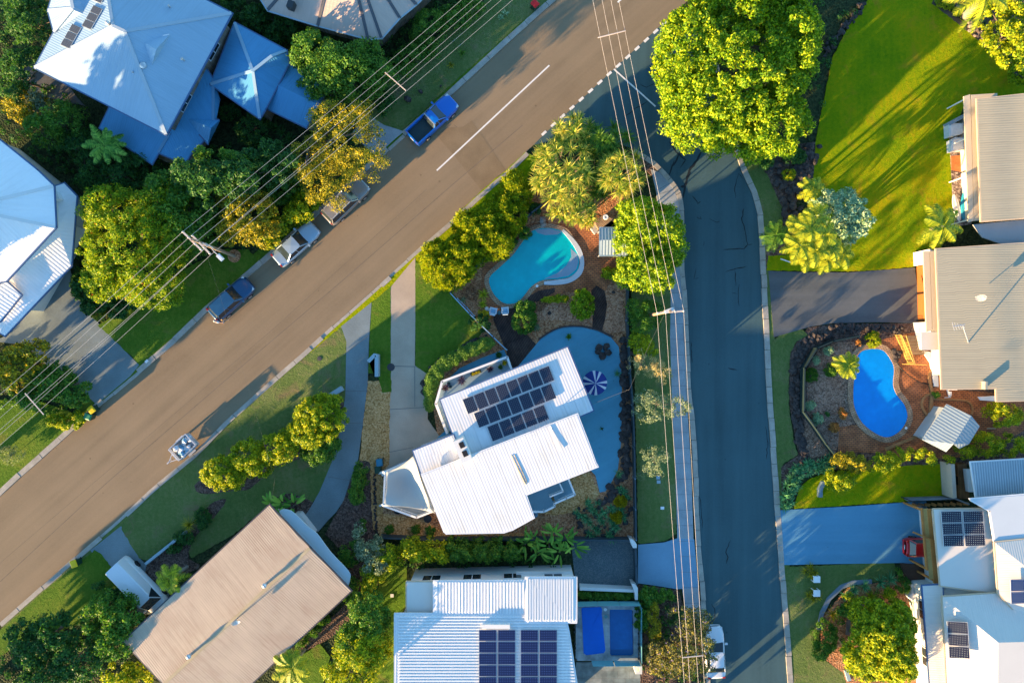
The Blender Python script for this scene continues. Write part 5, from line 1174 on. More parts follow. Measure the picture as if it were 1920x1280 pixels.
# left edge wood
for e, h, m_, lab in [([(45, 40, 50, 60), (20, 0, 40, 30)], 6, L_DARK, "tall dark tree in the very top left corner"), ([(25, 120, 40, 45), (15, 170, 25, 30)], 5.5, L_DARK, "dark tree on the left edge above the pale gravel path"),
                   ([(30, 190, 38, 35)], 4.5, L_OLIVE, "olive bush at the left edge above the white tiled roof"), ([(100, 215, 42, 38), (60, 235, 35, 30)], 5.5, L_MID, "fresh green fir-like tree beside the tree fern"),
                   ([(135, 265, 40, 30), (160, 300, 30, 25)], 3.6, L_DARK, "dark low tree between the tree fern and the white tiled house"), ([(215, 330, 45, 30), (250, 300, 40, 22), (160, 330, 30, 22)], 3.6, L_DARK, "dark thicket below the tree fern"),
                   ([(65, 190, 26, 26)], 4, L_GREY, "grey twiggy bush left of the fir-like tree")]:
    plant("broadleaf_tree", lab, T, e, h, m_, rc=.5, npc=60, leaf=(.26, .10), tr=.14, out=.5)
palm("tree_fern", "bright green tree fern with feathery fronds beside the deep blue low roofs", (196, 272), 4.2, 13, 2.0, L_BANANA, lw=.11, ll=.42, nl=22, el=(5, 35), droop=.3, cat="tree fern", bark=BARK)
plant("shrub", "rounded grey-green shrub between the two blue-roofed buildings", SH, (466, 236, 36, 32), 2.4, L_DARK, rc=.35, npc=60, leaf=(.16, .09), tr=.06, part="foliage", stem="stem", zb=.2)
plant("shrub", "small shrub against the blue wing close to the entry roof", SH, (425, 205, 22, 16), 1.8, L_DARK, rc=.3, npc=55, leaf=(.16, .09), tr=.05, part="foliage", stem="stem", zb=.2)
plant("shrub", "spreading shrub just below the blue entry roofs", SH, [(370, 285, 26, 18), (440, 290, 34, 16), (410, 280, 25, 12)], 8.0, L_MID, rc=.32, npc=55, leaf=(.2, .11), tr=.05, part="foliage", stem="stem", zb=.2)
rosettes("spiky_shrub", "dark spiky plant by the small blue garage", "plant", [(530, 250, .6), (520, 240, .5), (545, 262, .5)], 40, .9, .06, L_DARK)
plant("shrub", "dark bushes between the garage and the golden-tipped tree", SH, [(500, 275, 34, 26), (540, 300, 32, 25), (520, 320, 25, 20)], 7.0, L_DARK, rc=.38, npc=55, tr=.06, part="foliage", stem="stem", zb=.2)
for e, m_, lab in [([(520, 350, 40, 32), (505, 330, 25, 20)], L_MID, "green roadside shrub above the silver sedan, nearest the golden-tipped tree"), ([(560, 385, 32, 28), (545, 400, 22, 20)], L_YELLOW, "yellow-tipped roadside shrub behind the silver sedan"),
                   ([(490, 440, 30, 24), (510, 420, 22, 20)], L_YELLOW, "yellow-green shrub at the kerb left of the silver sedan"), ([(385, 430, 32, 26), (345, 470, 26, 20)], L_MID, "low green shrub at the foot of the power pole")]:
    plant("shrub", lab, SH, e, 2.8, m_, rc=.4, npc=60, leaf=(.24, .13), tr=.06, part="foliage", stem="stem", zb=.2, group="shrubs along the upper kerb")
plant("shrub", "dark shrub under the orange-flowered tree beside the concrete driveway", SH, [(145, 535, 22, 32), (165, 570, 24, 24), (205, 575, 28, 22), (240, 560, 30, 18)], 2.2, L_DARK, rc=.36, npc=60, tr=.06, part="foliage", stem="stem", zb=.2)
plant("flowering_shrub", "small shrub with red flowers at the corner of the concrete driveway", SH, (181, 588, 15, 16), 1.5, L_REDF, rc=.25, npc=60, leaf=(.14, .08), tr=.04, part="foliage", stem="stem", zb=.2)
for e, h, m_, lab in [([(15, 690, 38, 48), (40, 660, 30, 25)], 5, L_OLIVE, "olive green tree at the left edge beside the concrete driveway"), ([(75, 720, 38, 34), (50, 750, 30, 24)], 3.8, L_MID, "dark leafy tree under the cross-arm wires left of the driveway"),
                   ([(125, 735, 34, 32), (95, 700, 26, 22)], 3.2, L_MID, "green bush at the lower left corner of the concrete driveway")]:
    plant("broadleaf_tree", lab, T, e, h, m_, rc=.45, npc=60, tr=.12)
plant("shrub", "yellow-lit low shrub at the kerb left of the wheelie bins", SH, [(120, 795, 24, 13), (140, 785, 18, 12), (95, 790, 18, 12)], 1.5, L_YELLOW, rc=.28, npc=55, leaf=(.2, .11), tr=.04, part="foliage", stem="stem", zb=.1)
plant("bare_shrub", "pale twiggy shrub at the left edge above the kerb", SH, (12, 855, 24, 20), 1.6, L_GREY, rc=.3, npc=30, leaf=(.2, .05), tr=.04, part="foliage", stem="stem", out=.7, zb=.2)
# lower left lawn trees
LT = dict(rc=.36, npc=80, leaf=(.17, .11), tr=.13)
plant("garden_tree", "largest of the small round trees on the lower lawn, next to the curved driveway", T, [(592, 785, 52, 46), (570, 810, 40, 34, .95), (610, 770, 30, 30, .9)], 4.6, L_YELLOW, group=G1, **LT)
plant("garden_tree", "dark low tree under the largest small round tree beside the curved driveway", T, [(592, 850, 34, 24), (610, 830, 26, 26)], 2.6, L_MID, group=G1, **LT)
plant("garden_tree", "small round tree in the middle of the lower lawn bed, second from the driveway", T, [(512, 845, 38, 32), (530, 830, 28, 24), (545, 818, 26, 20, .8)], 3.8, L_YELLOW, group=G1, **LT)
plant("garden_tree", "small round tree third from the curved driveway in the lower lawn bed", T, [(458, 862, 36, 36), (478, 880, 28, 22, .8)], 3.6, L_YELLOW, group=G1, **LT)
plant("garden_tree", "small round tree at the street end of the lower lawn bed, nearest the box trailer", T, [(404, 890, 38, 34), (425, 900, 28, 24, .85)], 3.6, L_YELLOW, group=G1, **LT)
rosettes("grass_tree", "spiky rosette grass tree beside the low white wall on the lower lawn", "plant", [(355, 983, 1.0)], 130, .95, .035, L_OLIVE, el=(0, 85), droop=.35)
plant("shrub", "dark shrub clump beside the spiky grass tree", SH, [(375, 975, 16, 22), (340, 1010, 22, 14), (320, 1030, 16, 10)], 1.2, L_DARK, rc=.25, npc=50, leaf=(.16, .09), tr=.04, part="foliage", stem="stem", zb=.1)
paddles("banana_plant", "broad paddle-leaved plant at the top corner of the weathered tan roof", "banana plant", [(530, 945, 1.6), (550, 948, 1.4), (510, 948, 1.6)], 9, 1.3, .26, L_BANANA, el=(5, 50))
palm("palm", "bushy yellow-green palm squeezed between the white van and the tan roof", (318, 1085), 3.4, 15, 1.7, L_PALM, lw=.05, ll=.5, nl=32, el=(-5, 60), droop=.5)
palm("palm", "palm at the bottom edge of the weathered tan roof", (548, 1250), 3.6, 14, 2.1, L_PALM, lw=.055, ll=.6, nl=34, el=(-5, 55), droop=.45)
for e, h, m_, lab in [([(185, 1170, 52, 50), (225, 1160, 30, 30, .9), (200, 1215, 40, 34)], 5.5, L_MID, "round green tree beside the left corner of the weathered tan roof"), ([(90, 1195, 50, 40), (50, 1230, 50, 40), (20, 1200, 30, 30)], 5.0, L_DARK, "dark tree mass in the bottom left corner"),
                   ([(130, 1250, 50, 40), (80, 1280, 60, 40)], 5.5, L_DARK, "dark tree at the bottom edge left of the tan roof"), ([(215, 1272, 40, 22), (240, 1290, 30, 22)], 4.0, L_YELLOW, "yellow-lit tree at the bottom edge by the tan roof")]:
    plant("broadleaf_tree", lab, T, e, h, m_, rc=.55, npc=70, leaf=(.24, .14), tr=.2)
plant("shrub", "low dark shrub left of the white van", SH, [(205, 1120, 20, 14), (225, 1135, 20, 14), (180, 1100, 10, 8)], 1.5, L_DARK, rc=.3, npc=50, tr=.05, part="foliage", stem="stem", zb=.1)
plant("shrub", "pale green bush between the white van and the tan roof edge", SH, (262, 1170, 15, 12), 1.3, L_GREY, rc=.26, npc=50, tr=.04, part="foliage", stem="stem", zb=.1)
plant("conical_shrub", "narrow upright conifer hedge between the gravel and the curved driveway", SH, [(672, 885, 14, 18), (668, 905, 16, 20), (665, 930, 17, 22)], 2.2, L_MID, rc=.3, npc=80, leaf=(.16, .08), tr=.06, part="foliage", stem="stem", out=.5, zb=.1)
# middle bottom strip
for e, h, m_, lab in [([(690, 1035, 30, 28), (700, 1060, 26, 24), (668, 1000, 10, 14)], 3.6, L_GREY, "grey-green tree at the left end of the long hedge below the middle house"), ([(722, 1045, 26, 24), (735, 1060, 18, 14)], 3.2, L_YELLOW, "yellow-tipped shrub at the left end of the long hedge"),
                   ([(695, 1085, 22, 28), (690, 1110, 18, 16)], 3.0, L_YELLOW, "narrow yellow-tipped shrub between the tan roof and the strip of grass"), ([(690, 1170, 36, 44), (670, 1150, 26, 24, .9), (655, 1210, 34, 36, .9)], 6.0, L_MID, "tall green tree between the tan roof and the white corrugated roof"),
                   ([(665, 1235, 50, 40), (690, 1225, 40, 50), (620, 1260, 30, 26, .8), (650, 1290, 50, 25)], 6.2, L_YELLOW, "bright yellow-green tree at the bottom edge left of the white corrugated roof"),
                   ([(650, 1045, 18, 22), (665, 1020, 12, 10)], 1.8, L_MID, "small dark shrub beside the pale curved side roof"), ([(655, 1120, 16, 20), (660, 1100, 12, 16)], 1.6, L_MID, "low dark shrub at the right corner of the weathered tan roof")]:
    plant("garden_tree", lab, T, e, h, m_, rc=.42, npc=65, leaf=(.2, .12), tr=.12)
for q, lab in [((676, 990), "small upright bush at the edge of the gravel near the curved driveway")]: plant("shrub", lab, SH, (*q, 9, 16), 1.4, L_MID, rc=.25, npc=60, leaf=(.14, .08), tr=.03, part="foliage", stem="stem", zb=.1)
plant("shrub", "dark hedge bush along the lower side of the weathered tan roof", SH, [(600, 1165, 18, 14), (580, 1185, 20, 14), (560, 1205, 16, 12)], 1.3, L_MID, rc=.28, npc=60, leaf=(.18, .08), tr=.04, part="foliage", stem="stem", zb=.1, out=.6)
for i, x in enumerate(range(770, 985, 43)):
    plant("hedge_tree", ["shrub at the left end of the hedge row behind the white corrugated house", "second shrub from the left in the hedge row behind the white corrugated house", "middle shrub of the hedge row behind the white corrugated house",
                         "fourth shrub from the left in the hedge row behind the white corrugated house", "shrub of the hedge row touching the big paddle-leaved plants"][i], SH, [(x, 1036 + 3 * (i % 2), 28, 24), (x + 18, 1042, 22, 20)], 3.4, L_YELLOW if i in (0, 1) else L_MID, rc=.38, npc=65, leaf=(.2, .12), tr=.08, group="hedge row behind the white corrugated house", zb=.4)
paddles("giant_paddle_plant", "large cluster of long paddle-leaved plants below the middle white house", "banana plant", [(1000, 1010, 1.8), (1040, 1000, 2.0), (1030, 1025, 2.0), (1060, 1010, 1.9), (1075, 1025, 1.6), (1010, 1035, 1.8), (1050, 1035, 1.8), (985, 1020, 1.5)], 14, 1.25, .20, L_BANANA, el=(0, 60), droop=.4)
# main lot plants
plant("clipped_hedge", "curved clipped hedge round the white balustrade terrace", "hedge", [(805, 755, 10, 16), (806, 735, 11, 16), (810, 715, 12, 16), (820, 697, 13, 14), (835, 682, 14, 13), (852, 671, 14, 12), (870, 662, 14, 12), (888, 654, 14, 12), (906, 647, 15, 12), (915, 643, 11, 10)], 1.5, L_HEDGE, rc=.33, npc=130, leaf=(.11, .07), cov=9, tr=.03, part="foliage", stem="stem", zb=.9, rim=1.3)
SK = dict(rc=.34, npc=70, leaf=(.26, .075), out=.75, up=.2, tr=.08, part="foliage", stem="stem", zb=.3)
plant("roadside_hedge", "big dense shrub with upright shoots at the corner of the dark pool fence", SH, [(838, 500, 52, 44), (815, 480, 32, 36, .9), (860, 480, 46, 46)], 3.2, L_YELLOW, group="dense roadside shrubs", **SK)
plant("roadside_hedge", "middle one of the dense upright-shoot shrubs along the lower kerb", SH, [(900, 440, 46, 46), (880, 415, 36, 30, .9), (930, 455, 34, 32), (870, 462, 34, 34), (915, 418, 34, 34)], 3.3, L_YELLOW, group="dense roadside shrubs", **SK)
plant("roadside_hedge", "dense upright-shoot shrub nearest the pandanus clump", SH, [(950, 395, 40, 46), (968, 352, 34, 42), (925, 400, 34, 34, .9)], 3.1, L_YELLOW, group="dense roadside shrubs", **SK)
sheet("verge_grass", [(795, 462), (845, 415), (900, 360), (950, 318), (985, 285), (1010, 300), (980, 350), (930, 400), (870, 440), (810, 500)], 0.095, LAWN_L, jit=.05)
def heads(cx, cy, rx, ry, zt, n, z0=.6):
    o = []
    for _ in range(n):
        r = math.sqrt(random.random()); t = random.random() * 6.283; o.append((cx + rx * r * math.cos(t), cy + ry * r * math.sin(t), zt * (z0 + (1 - z0) * math.sqrt(max(0, 1 - r * r))) * random.uniform(.9, 1)))
    return o
PN = "screw pines at the junction corner"
rosettes("screw_pine", "largest spiky screw pine with golden strap leaves at the junction corner", T, heads(1055, 320, 55, 65, 4.6, 46), 54, 1.05, .075, L_PAND, el=(-5, 80), droop=.45, group=PN)
rosettes("screw_pine", "spiky screw pine at the top of the junction corner nearest the dashed line", T, heads(1075, 245, 34, 24, 4.2, 14), 54, 1.0, .075, L_PAND, el=(-5, 80), droop=.45, group=PN)
rosettes("screw_pine", "darker spiky screw pine behind the overhead wires at the junction", T, heads(1135, 262, 46, 24, 4.0, 22), 54, 1.0, .07, L_MID, el=(-5, 80), droop=.45, group=PN)
rosettes("screw_pine", "spiky screw pine directly under the overhead wires above the small pool shelter", T, heads(1165, 320, 38, 42, 4.4, 26), 54, 1.0, .075, L_PAND, el=(-5, 80), droop=.45, group=PN)
rosettes("screw_pine", "dark gap-filling screw pine between the two golden ones at the junction corner", T, heads(1118, 320, 34, 50, 2.6, 18), 54, 1.0, .075, L_MID, el=(-5, 80), droop=.45, group=PN)
rosettes("screw_pine", "low golden broad-leaved screw pine overhanging the top of the turquoise pool", T, heads(1075, 400, 48, 24, 2.8, 26), 40, .75, .10, L_PAND, el=(-5, 80), droop=.4, group=PN)
plant("garden_tree", "tall bright green tree over the small pool shelter by the side street", T, [(1212, 420, 50, 62), (1190, 460, 34, 50, .95), (1250, 430, 44, 58, .95), (1220, 505, 52, 42, .9), (1180, 510, 24, 28, .8), (1190, 390, 30, 25, .85), (1265, 460, 30, 45, .8), (1240, 525, 32, 24, .75)], 6.8, L_BRIGHT, rc=.45, npc=75, leaf=(.2, .13), tr=.25, base=(1205, 470), limbs=8)
plant("garden_tree", "dark feathery shrub under the right-hand power pole", T, [(1200, 575, 22, 24), (1225, 590, 24, 28), (1205, 610, 22, 26)], 3.4, L_MID, rc=.42, npc=60, leaf=(.26, .07), out=.6, tr=.08)
plant("garden_tree", "green and yellow shrub beside the footpath below the right-hand power pole", T, [(1205, 640, 22, 26), (1220, 655, 20, 18)], 3.4, L_YELLOW, rc=.35, npc=65, leaf=(.18, .1), tr=.08)
plant("bare_tree", "thin pale golden tree overhanging the footpath beside the patio fence", T, [(1215, 688, 36, 22), (1240, 700, 28, 20), (1200, 670, 20, 16), (1248, 712, 14, 14)], 4.4, L_PALEG, rc=.32, npc=60, leaf=(.14, .04), out=.7, tr=.07, cov=1.3, rim=.3)
plant("grey_tree", "loose grey-green tree over the footpath, middle of the three verge trees", T, [(1225, 765, 34, 34), (1270, 765, 34, 22, .9), (1215, 745, 22, 16, .9)], 6.0, L_GREY, rc=.4, npc=45, leaf=(.16, .08), cov=1.9, tr=.08, rim=.8)
plant("grey_tree", "thin silvery small tree on the grass verge near the two small pavers", T, [(1222, 865, 28, 22), (1245, 855, 22, 18), (1235, 885, 20, 14)], 5.5, L_GREY, rc=.36, npc=38, leaf=(.15, .07), cov=1.8, tr=.06, rim=.7)
plant("twiggy_shrub", "bare twiggy shrub right against the dark fence on the grass verge", SH, (1202, 890, 10, 12), 1.4, L_GREY, rc=.25, npc=30, leaf=(.18, .03), out=.8, tr=.03, part="foliage", stem="stem")
plant("shrub", "low green bushes hiding the lower gravel by the footpath and hedge", SH, [(1215, 1125, 22, 18), (1245, 1118, 22, 14), (1205, 1160, 16, 30)], 1.8, L_MID, rc=.34, npc=60, tr=.05, part="foliage", stem="stem", zb=.2)
plant("conical_shrub", "yellowish upright hedge shrub right of the small dark blue pool", SH, [(1225, 1150, 15, 22), (1228, 1185, 15, 26)], 2.4, L_OLIVE, rc=.3, npc=80, leaf=(.14, .08), tr=.05, part="foliage", stem="stem", zb=.2)
rosettes("grass_clump", "dark strappy grass clumps beside the footpath near the bottom", "plant", [(1250, 1140, .4), (1262, 1120, .4), (1255, 1165, .4), (1270, 1150, .4), (1248, 1190, .4)], 60, .7, .045, L_DARK, stems=False)
plant("shrub", "lilac-flowered dark shrub between the upright hedge and the jacaranda", SH, [(1230, 1225, 26, 26), (1245, 1255, 28, 24)], 2.8, L_JACA, rc=.35, npc=60, leaf=(.16, .09), tr=.06, part="foliage", stem="stem", zb=.2)
plant("jacaranda", "jacaranda with scattered lilac flowers partly covering the white car", T, [(1314, 1215, 36, 46), (1290, 1165, 34, 20, .85), (1318, 1178, 26, 28, .9), (1275, 1245, 34, 40, .85), (1326, 1248, 32, 28, .9), (1300, 1250, 40, 34)], 5.6, L_JACA, rc=.42, npc=55, leaf=(.17, .09), cov=1.7, tr=.2, base=(1275, 1200), limbs=8)
# plants inside the middle lot
for q, r_, h, m_, lab in [((1093, 570), (24, 30), 1.8, L_BRIGHT, "leafy bright shrub at the top of the garden stairs"), ((983, 600), (24, 26), 1.8, L_MID, "round green shrub right of the dark decking"), ((985, 575), (20, 14), 1.5, L_MID, "small shrub at the pool edge beside the white chairs"),
                       ((900, 605), (22, 18), 1.6, L_DARK, "dark shrub between the pool fence and the dark decking"), ((905, 590), (15, 9), 1.1, L_GOLD, "low golden shrub next to the left white chair"),
                       ((884, 550), (14, 14), 1.1, L_RUSSET, "russet shrub left of the turquoise pool"), ((1003, 390), (14, 12), 1.2, L_DARK, "dark shrub at the corner of the pool fence"), ((960, 375 + 80), (12, 12), 1.2, L_DARK, "dark shrub between the pool fence and the pool coping"),
                       ((985, 435), (13, 12), 1.4, L_MID, "small palm-like shrub by the pale rocks at the top of the pool"), ((975, 600 - 45), (1, 1), .3, L_DARK, None), ((1030, 562), (20, 7), .9, L_YELLOW, "low clipped yellow-green strip hedge below the pool deck"), ((1050, 560), (18, 8), .9, L_YELLOW, "low clipped yellow-green strip hedge beside the leafy bright shrub"),
                       ((1012, 572), (10, 9), .8, L_RUSSET, "russet shrub at the edge of the dark decking curve"), ((1000, 612), (14, 8), .6, L_GREY, "pale grey ground shrub above the blue patio"), ((1140, 570 - 60), (13, 10), 1.2, L_YELLOW, "yellow-green palm-like shrub below the pool shelter"),
                       ((1155, 515), (16, 14), 1.3, L_YELLOW, "golden leafy shrub between the brick paving and the tall tree"), ((943, 560 + 85), (1, 1), .2, L_DARK, None)]:
    if lab: plant("shrub", lab, SH, (*q, *r_), h, m_, rc=.24, npc=60, leaf=(.16, .08), tr=.04, part="foliage", stem="stem", zb=.1)
for q, lab, m_, n_, L_ in [((906, 552, .5), "bright spiky grass tuft at the pool edge, upper of two", L_PALM, 110, .65), ((905, 570, .4), "bright spiky grass tuft at the pool edge, lower of two", L_PALM, 90, .55), ((869, 562, .3), "silvery rosette plant just inside the dark pool fence", L_GREY, 70, .45),
                       ((1160, 887, .4), "spiky green agave at the edge of the blue patio", L_AGAVE, 50, .6), ((1158, 700, .3), "small spiky plant at the rock edge of the patio near the umbrella", L_AGAVE, 50, .5), ((1081, 960, .3), "agave rosette in the mulch below the balcony", L_AGAVE, 40, .5), ((1120, 942, .3), "agave rosette in the lower rock garden", L_AGAVE, 40, .5)]:
    rosettes("spiky_plant", lab, "plant", [q], n_, L_, .05, m_, stems=False)
hs = [(1110, 955), (1130, 958), (1100, 975), (1125, 972), (1145, 950), (1160, 948), (1115, 990), (1140, 1000), (1150, 985), (1105, 1000), (1165, 965), (1090, 965), (1170, 925), (1163, 915), (1143, 1005), (1100, 940), (1145, 975)]
AL = ["above the small paddle leaves", "at the middle of the lower rock garden", "nearest the big paddle-leaved plants", "just right of the paddle-leaved plants", "under the yellow crotons", "beside the upper yellow croton", "at the lower left of the rock garden", "near the bottom fence", "between the two yellow crotons", "closest to the grey gravel yard",
      "against the dark side fence", "by the balcony mulch", "high on the rock edge near the fence", "on the rocks below the patio tip", "at the very bottom by the white pier", "just below the patio point", "left of the lower yellow croton"]
for (x, y), l_ in zip(hs, AL): rosettes("agave", "blue-green agave rosette " + l_, "plant", [(x, y, .35), (x + 5, y + 5, .25)], 30, .55, .09, L_AGAVE, stems=False, group="agaves in the lower rock garden", droop=.15)
for q, lab in [((1165, 942), "upper round yellow croton bush near the dark side fence"), ((1157, 970), "lower round yellow croton bush in the rock garden")]: plant("croton", lab, SH, (*q, 13, 12), .9, L_GOLD, rc=.2, npc=70, leaf=(.2, .08), out=.7, tr=.03, part="foliage", stem="stem", zb=.1)
for q, lab in [((728, 993), "dark tuft of foliage at the left of the tan gravel below the deck"), ((779, 993), "dark tuft of foliage in the tan gravel below the shade sail"), ((806, 996), "thin dark tuft next to the corner of the white roof")]: plant("shrub", lab, SH, (*q, 10, 9), .6, L_MID, rc=.18, npc=60, leaf=(.12, .06), tr=.02, part="foliage", stem="stem", zb=.1)
for q in [(1035, 575), (1065, 590), (1017, 612), (1150, 545), (1155, 560), (1157, 575), (1140, 600), (1150, 620), (1013, 630), (1155, 535), (1045, 590)]: pass
# hedge strip by pool terrace
for i in range(5): plant("hedge_plant", ["left end", "second", "middle", "fourth", "right end"][i] + " plant of the low hedge above the glass pool fence", SH, [(1096 + i * 20, 1116, 12, 10), (1106 + i * 19, 1118, 11, 9)], 1.2, L_MID, rc=.24, npc=60, leaf=(.18, .07), out=.5, tr=.03, part="foliage", stem="stem", zb=.1, group="low hedge above the glass pool fence", cov=2.6)
# right side of the street
plant("silver_tree", "round silvery blue-green tree on the big lawn", T, [(1590, 385, 46, 38), (1615, 410, 32, 34, .9), (1560, 375, 30, 24, .9), (1600, 435, 36, 24, .8)], 5.2, L_SILVER, rc=.42, npc=75, leaf=(.2, .13), tr=.15)
palm("clumping_palm", "dense clump of golden cane palms at the end of the dark driveway", None, 3.6, 9, 1.5, L_PALM, heads=[(1520, 430, 5.3), (1500, 460, 4.8), (1545, 440, 5.1), (1530, 470, 4.6), (1560, 465, 4.2), (1510, 480, 3.4), (1550, 485, 3.2), (1580, 480, 3.2), (1500, 425, 4.4), (1530, 405, 4.8)], lw=.05, ll=.5, nl=30, tr=.06, droop=.5, base=(1535, 455))
palm("palm", "small feathery palm at the rocky bed above the cane palms", (1525, 355), 3.0, 12, 1.4, L_PALM, lw=.08, ll=.45, nl=18, tr=.08)
palm("palm", "dark palm fronds in the rocky bed beside the kerb", (1455, 440), 2.2, 12, 1.5, L_MID, lw=.07, ll=.5, nl=18, tr=.08)
palm("palm", "single yellow palm with drooping fronds beside the sand-coloured house", (1768, 424), 3.8, 11, 2.4, L_PALM, lw=.055, ll=.62, nl=38, el=(-15, 40), droop=.5, tr=.12, base=(1745, 430))
palm("palm", "small golden palm leaning over the bright blue pool", (1590, 685), 3.0, 13, 1.35, L_PALM, lw=.045, ll=.42, nl=30, tr=.09)
palm("palm", "very bright yellow palm with thick pale trunk at the top right", (1848, -8), 6.5, 9, 2.6, L_PALM, lw=.06, ll=.6, nl=40, el=(-25, 30), droop=.55, tr=.32, base=(1810, 30))
plant("broadleaf_tree", "bright yellow-green tree in the top right corner", T, [(1900, 60, 30, 40), (1925, 30, 40, 40), (1930, 90, 30, 30), (1890, 10, 30, 20, .8)], 5.5, L_YELLOW, rc=.48, npc=70, tr=.18)
plant("shrub", "green shrub below the bright tree on the right edge", SH, [(1915, 112, 18, 16), (1925, 140, 16, 14)], 2.0, L_BRIGHT, rc=.34, npc=60, tr=.05, part="foliage", stem="stem", zb=.2)
for i, (x, y, r_) in enumerate([(1768, 1, 10), (1778, 8, 8), (1786, 10, 7), (1802, 22, 7), (1793, 16, 4), (1842, 50, 7), (1835, 43, 5), (1857, 60, 5), (1863, 68, 5), (1872, 73, 5)]):
    plant("border_plant", ["largest yellow bun plant at the top end of the rocky border", "second yellow bun plant along the rocky border", "round yellow bun plant third along the rocky border", "yellow bun plant beside the thick pale palm trunk", "tiny yellow bun plant just above the palm trunk",
                           "yellow rosette in the middle of the rocky border", "small rosette right below the palm shade", "small rosette in the reddish part of the border", "small rosette two thirds down the rocky border", "last small rosette at the lawn corner of the border"][i], "plant", (x, y, r_, r_), .7, L_YELLOW, rc=.16, npc=60, leaf=(.11, .06), tr=.02, part="foliage", stem="stem", zb=.08, group="plants in the rocky border")
plant("shrub", "round yellow-green clipped bush in the rocky bed by the big tree", SH, (1482, 325, 14, 11), 1.0, L_YELLOW, rc=.22, npc=80, leaf=(.12, .06), tr=.03, part="foliage", stem="stem", zb=.1)
plant("shrub", "dark shrubs in the rocky bed below the big tree", SH, [(1495, 290, 22, 14), (1440, 300, 14, 14)], 1.2, L_DARK, rc=.3, npc=45, tr=.04, part="foliage", stem="stem", zb=.1)
# pool yard right
for q, r_, m_, lab in [((1557, 656), 10, L_SILVER, "silvery tuft nearest the top corner of the grey-green fence"), ((1533, 676), 8, L_SILVER, "small silvery tuft close to the grey-green fence"), ((1524, 703), 14, L_MID, "rounded green bush against the grey-green fence"), ((1561, 694), 13, L_MID, "rounded green bush beside the small golden palm"),
                    ((1521, 760), 10, L_SILVER, "silvery tuft halfway down the grey-green fence"), ((1535, 786), 12, L_SILVER, "silvery tuft at the lower bend of the grey-green fence"), ((1581, 776), 11, L_ORANGE, "orange-brown bush beside the bright blue pool, upper of two"), ((1567, 802), 10, L_ORANGE, "orange-brown bush, lower of two by the blue pool"),
                    ((1640, 636), 16, L_YELLOW, "yellow-green leafy plants at the top of the bright blue pool"), ((1613, 643), 6, L_ORANGE, "small reddish plant above the bright blue pool"), ((1553, 777), 5, L_DARK, "tiny dark tuft in the grey mulch"), ((1758, 740), 7, L_MID, "small plant at the corner of the sand-coloured house near the shed")]:
    plant("bush", lab, SH, (*q, r_, r_), .8, m_, rc=.2, npc=75, leaf=(.15, .05), out=.6, tr=.03, part="foliage", stem="stem", zb=.08)
GH = "golden hedge below the brick pool yard"
for e, h, m_, lab in [([(1590, 865, 24, 17), (1612, 872, 26, 20)], 2.4, L_OLIVE, "left end shrub of the golden hedge below the brick pool yard"), ([(1672, 868, 26, 20), (1655, 880, 18, 14)], 2.5, L_YELLOW, "second golden hedge shrub, directly below the blue pool"), ([(1700, 855, 16, 14), (1748, 862, 17, 16), (1728, 850, 18, 12)], 2.2, L_YELLOW, "golden hedge shrub below the corner of the corrugated shed"),
                   ([(1820, 848, 24, 14), (1787, 862, 10, 8)], 2.0, L_YELLOW, "golden hedge shrub under the point of the corrugated shed"), ([(1870, 838, 28, 22), (1912, 838, 24, 24), (1860, 820, 20, 10, .8)], 2.8, L_YELLOW, "golden hedge shrub above the ribbed patio roof"), ([(1900, 780, 34, 24), (1885, 770, 20, 16)], 3.0, L_YELLOW, "bright golden bush at the right edge beside the sand-coloured house")]:
    plant("hedge_shrub", lab, SH, e, h, m_, rc=.34, npc=75, leaf=(.15, .09), tr=.06, part="foliage", stem="stem", zb=.2, group=GH)
plant("shrub", "round golden shrub standing alone on the lawn by the curved stone bench", SH, [(1583, 906, 30, 20), (1570, 895, 18, 14)], 2.4, L_YELLOW, rc=.34, npc=70, leaf=(.18, .1), tr=.08, part="foliage", stem="stem", zb=.3)
ag = [(1476, 945), (1470, 930), (1480, 925), (1474, 910), (1488, 912), (1482, 897), (1494, 895), (1500, 880), (1488, 880), (1515, 885), (1522, 872), (1532, 880), (1540, 868), (1550, 862), (1508, 870), (1545, 880), (1470, 950), (1558, 872)]
AG = ["at the driveway end of the corner bed", "next to the kerb stones, second row", "in the middle of the narrow corner bed", "beside the kerb, third from the driveway", "near the curved lawn edge", "at the bend of the corner bed", "inside the bend of the corner bed", "just above the bend of the bed", "at the outer bend nearest the street", "first on the upper arm of the bed",
      "at the top of the upper arm", "low on the upper arm of the bed", "near the grey-green fence end", "touching the golden hedge", "nearest the dark timber edging", "under the golden hedge corner", "closest to the blue driveway", "beside the left golden hedge shrub"]
for (x, y), l_ in zip(ag, AG): rosettes("agave", "green agave rosette " + l_, "plant", [(x, y, .5), (x + 6, y - 4, .4)], 32, .62, .09, L_AGAVE, stems=False, group="agaves in the corner bed", droop=.15)
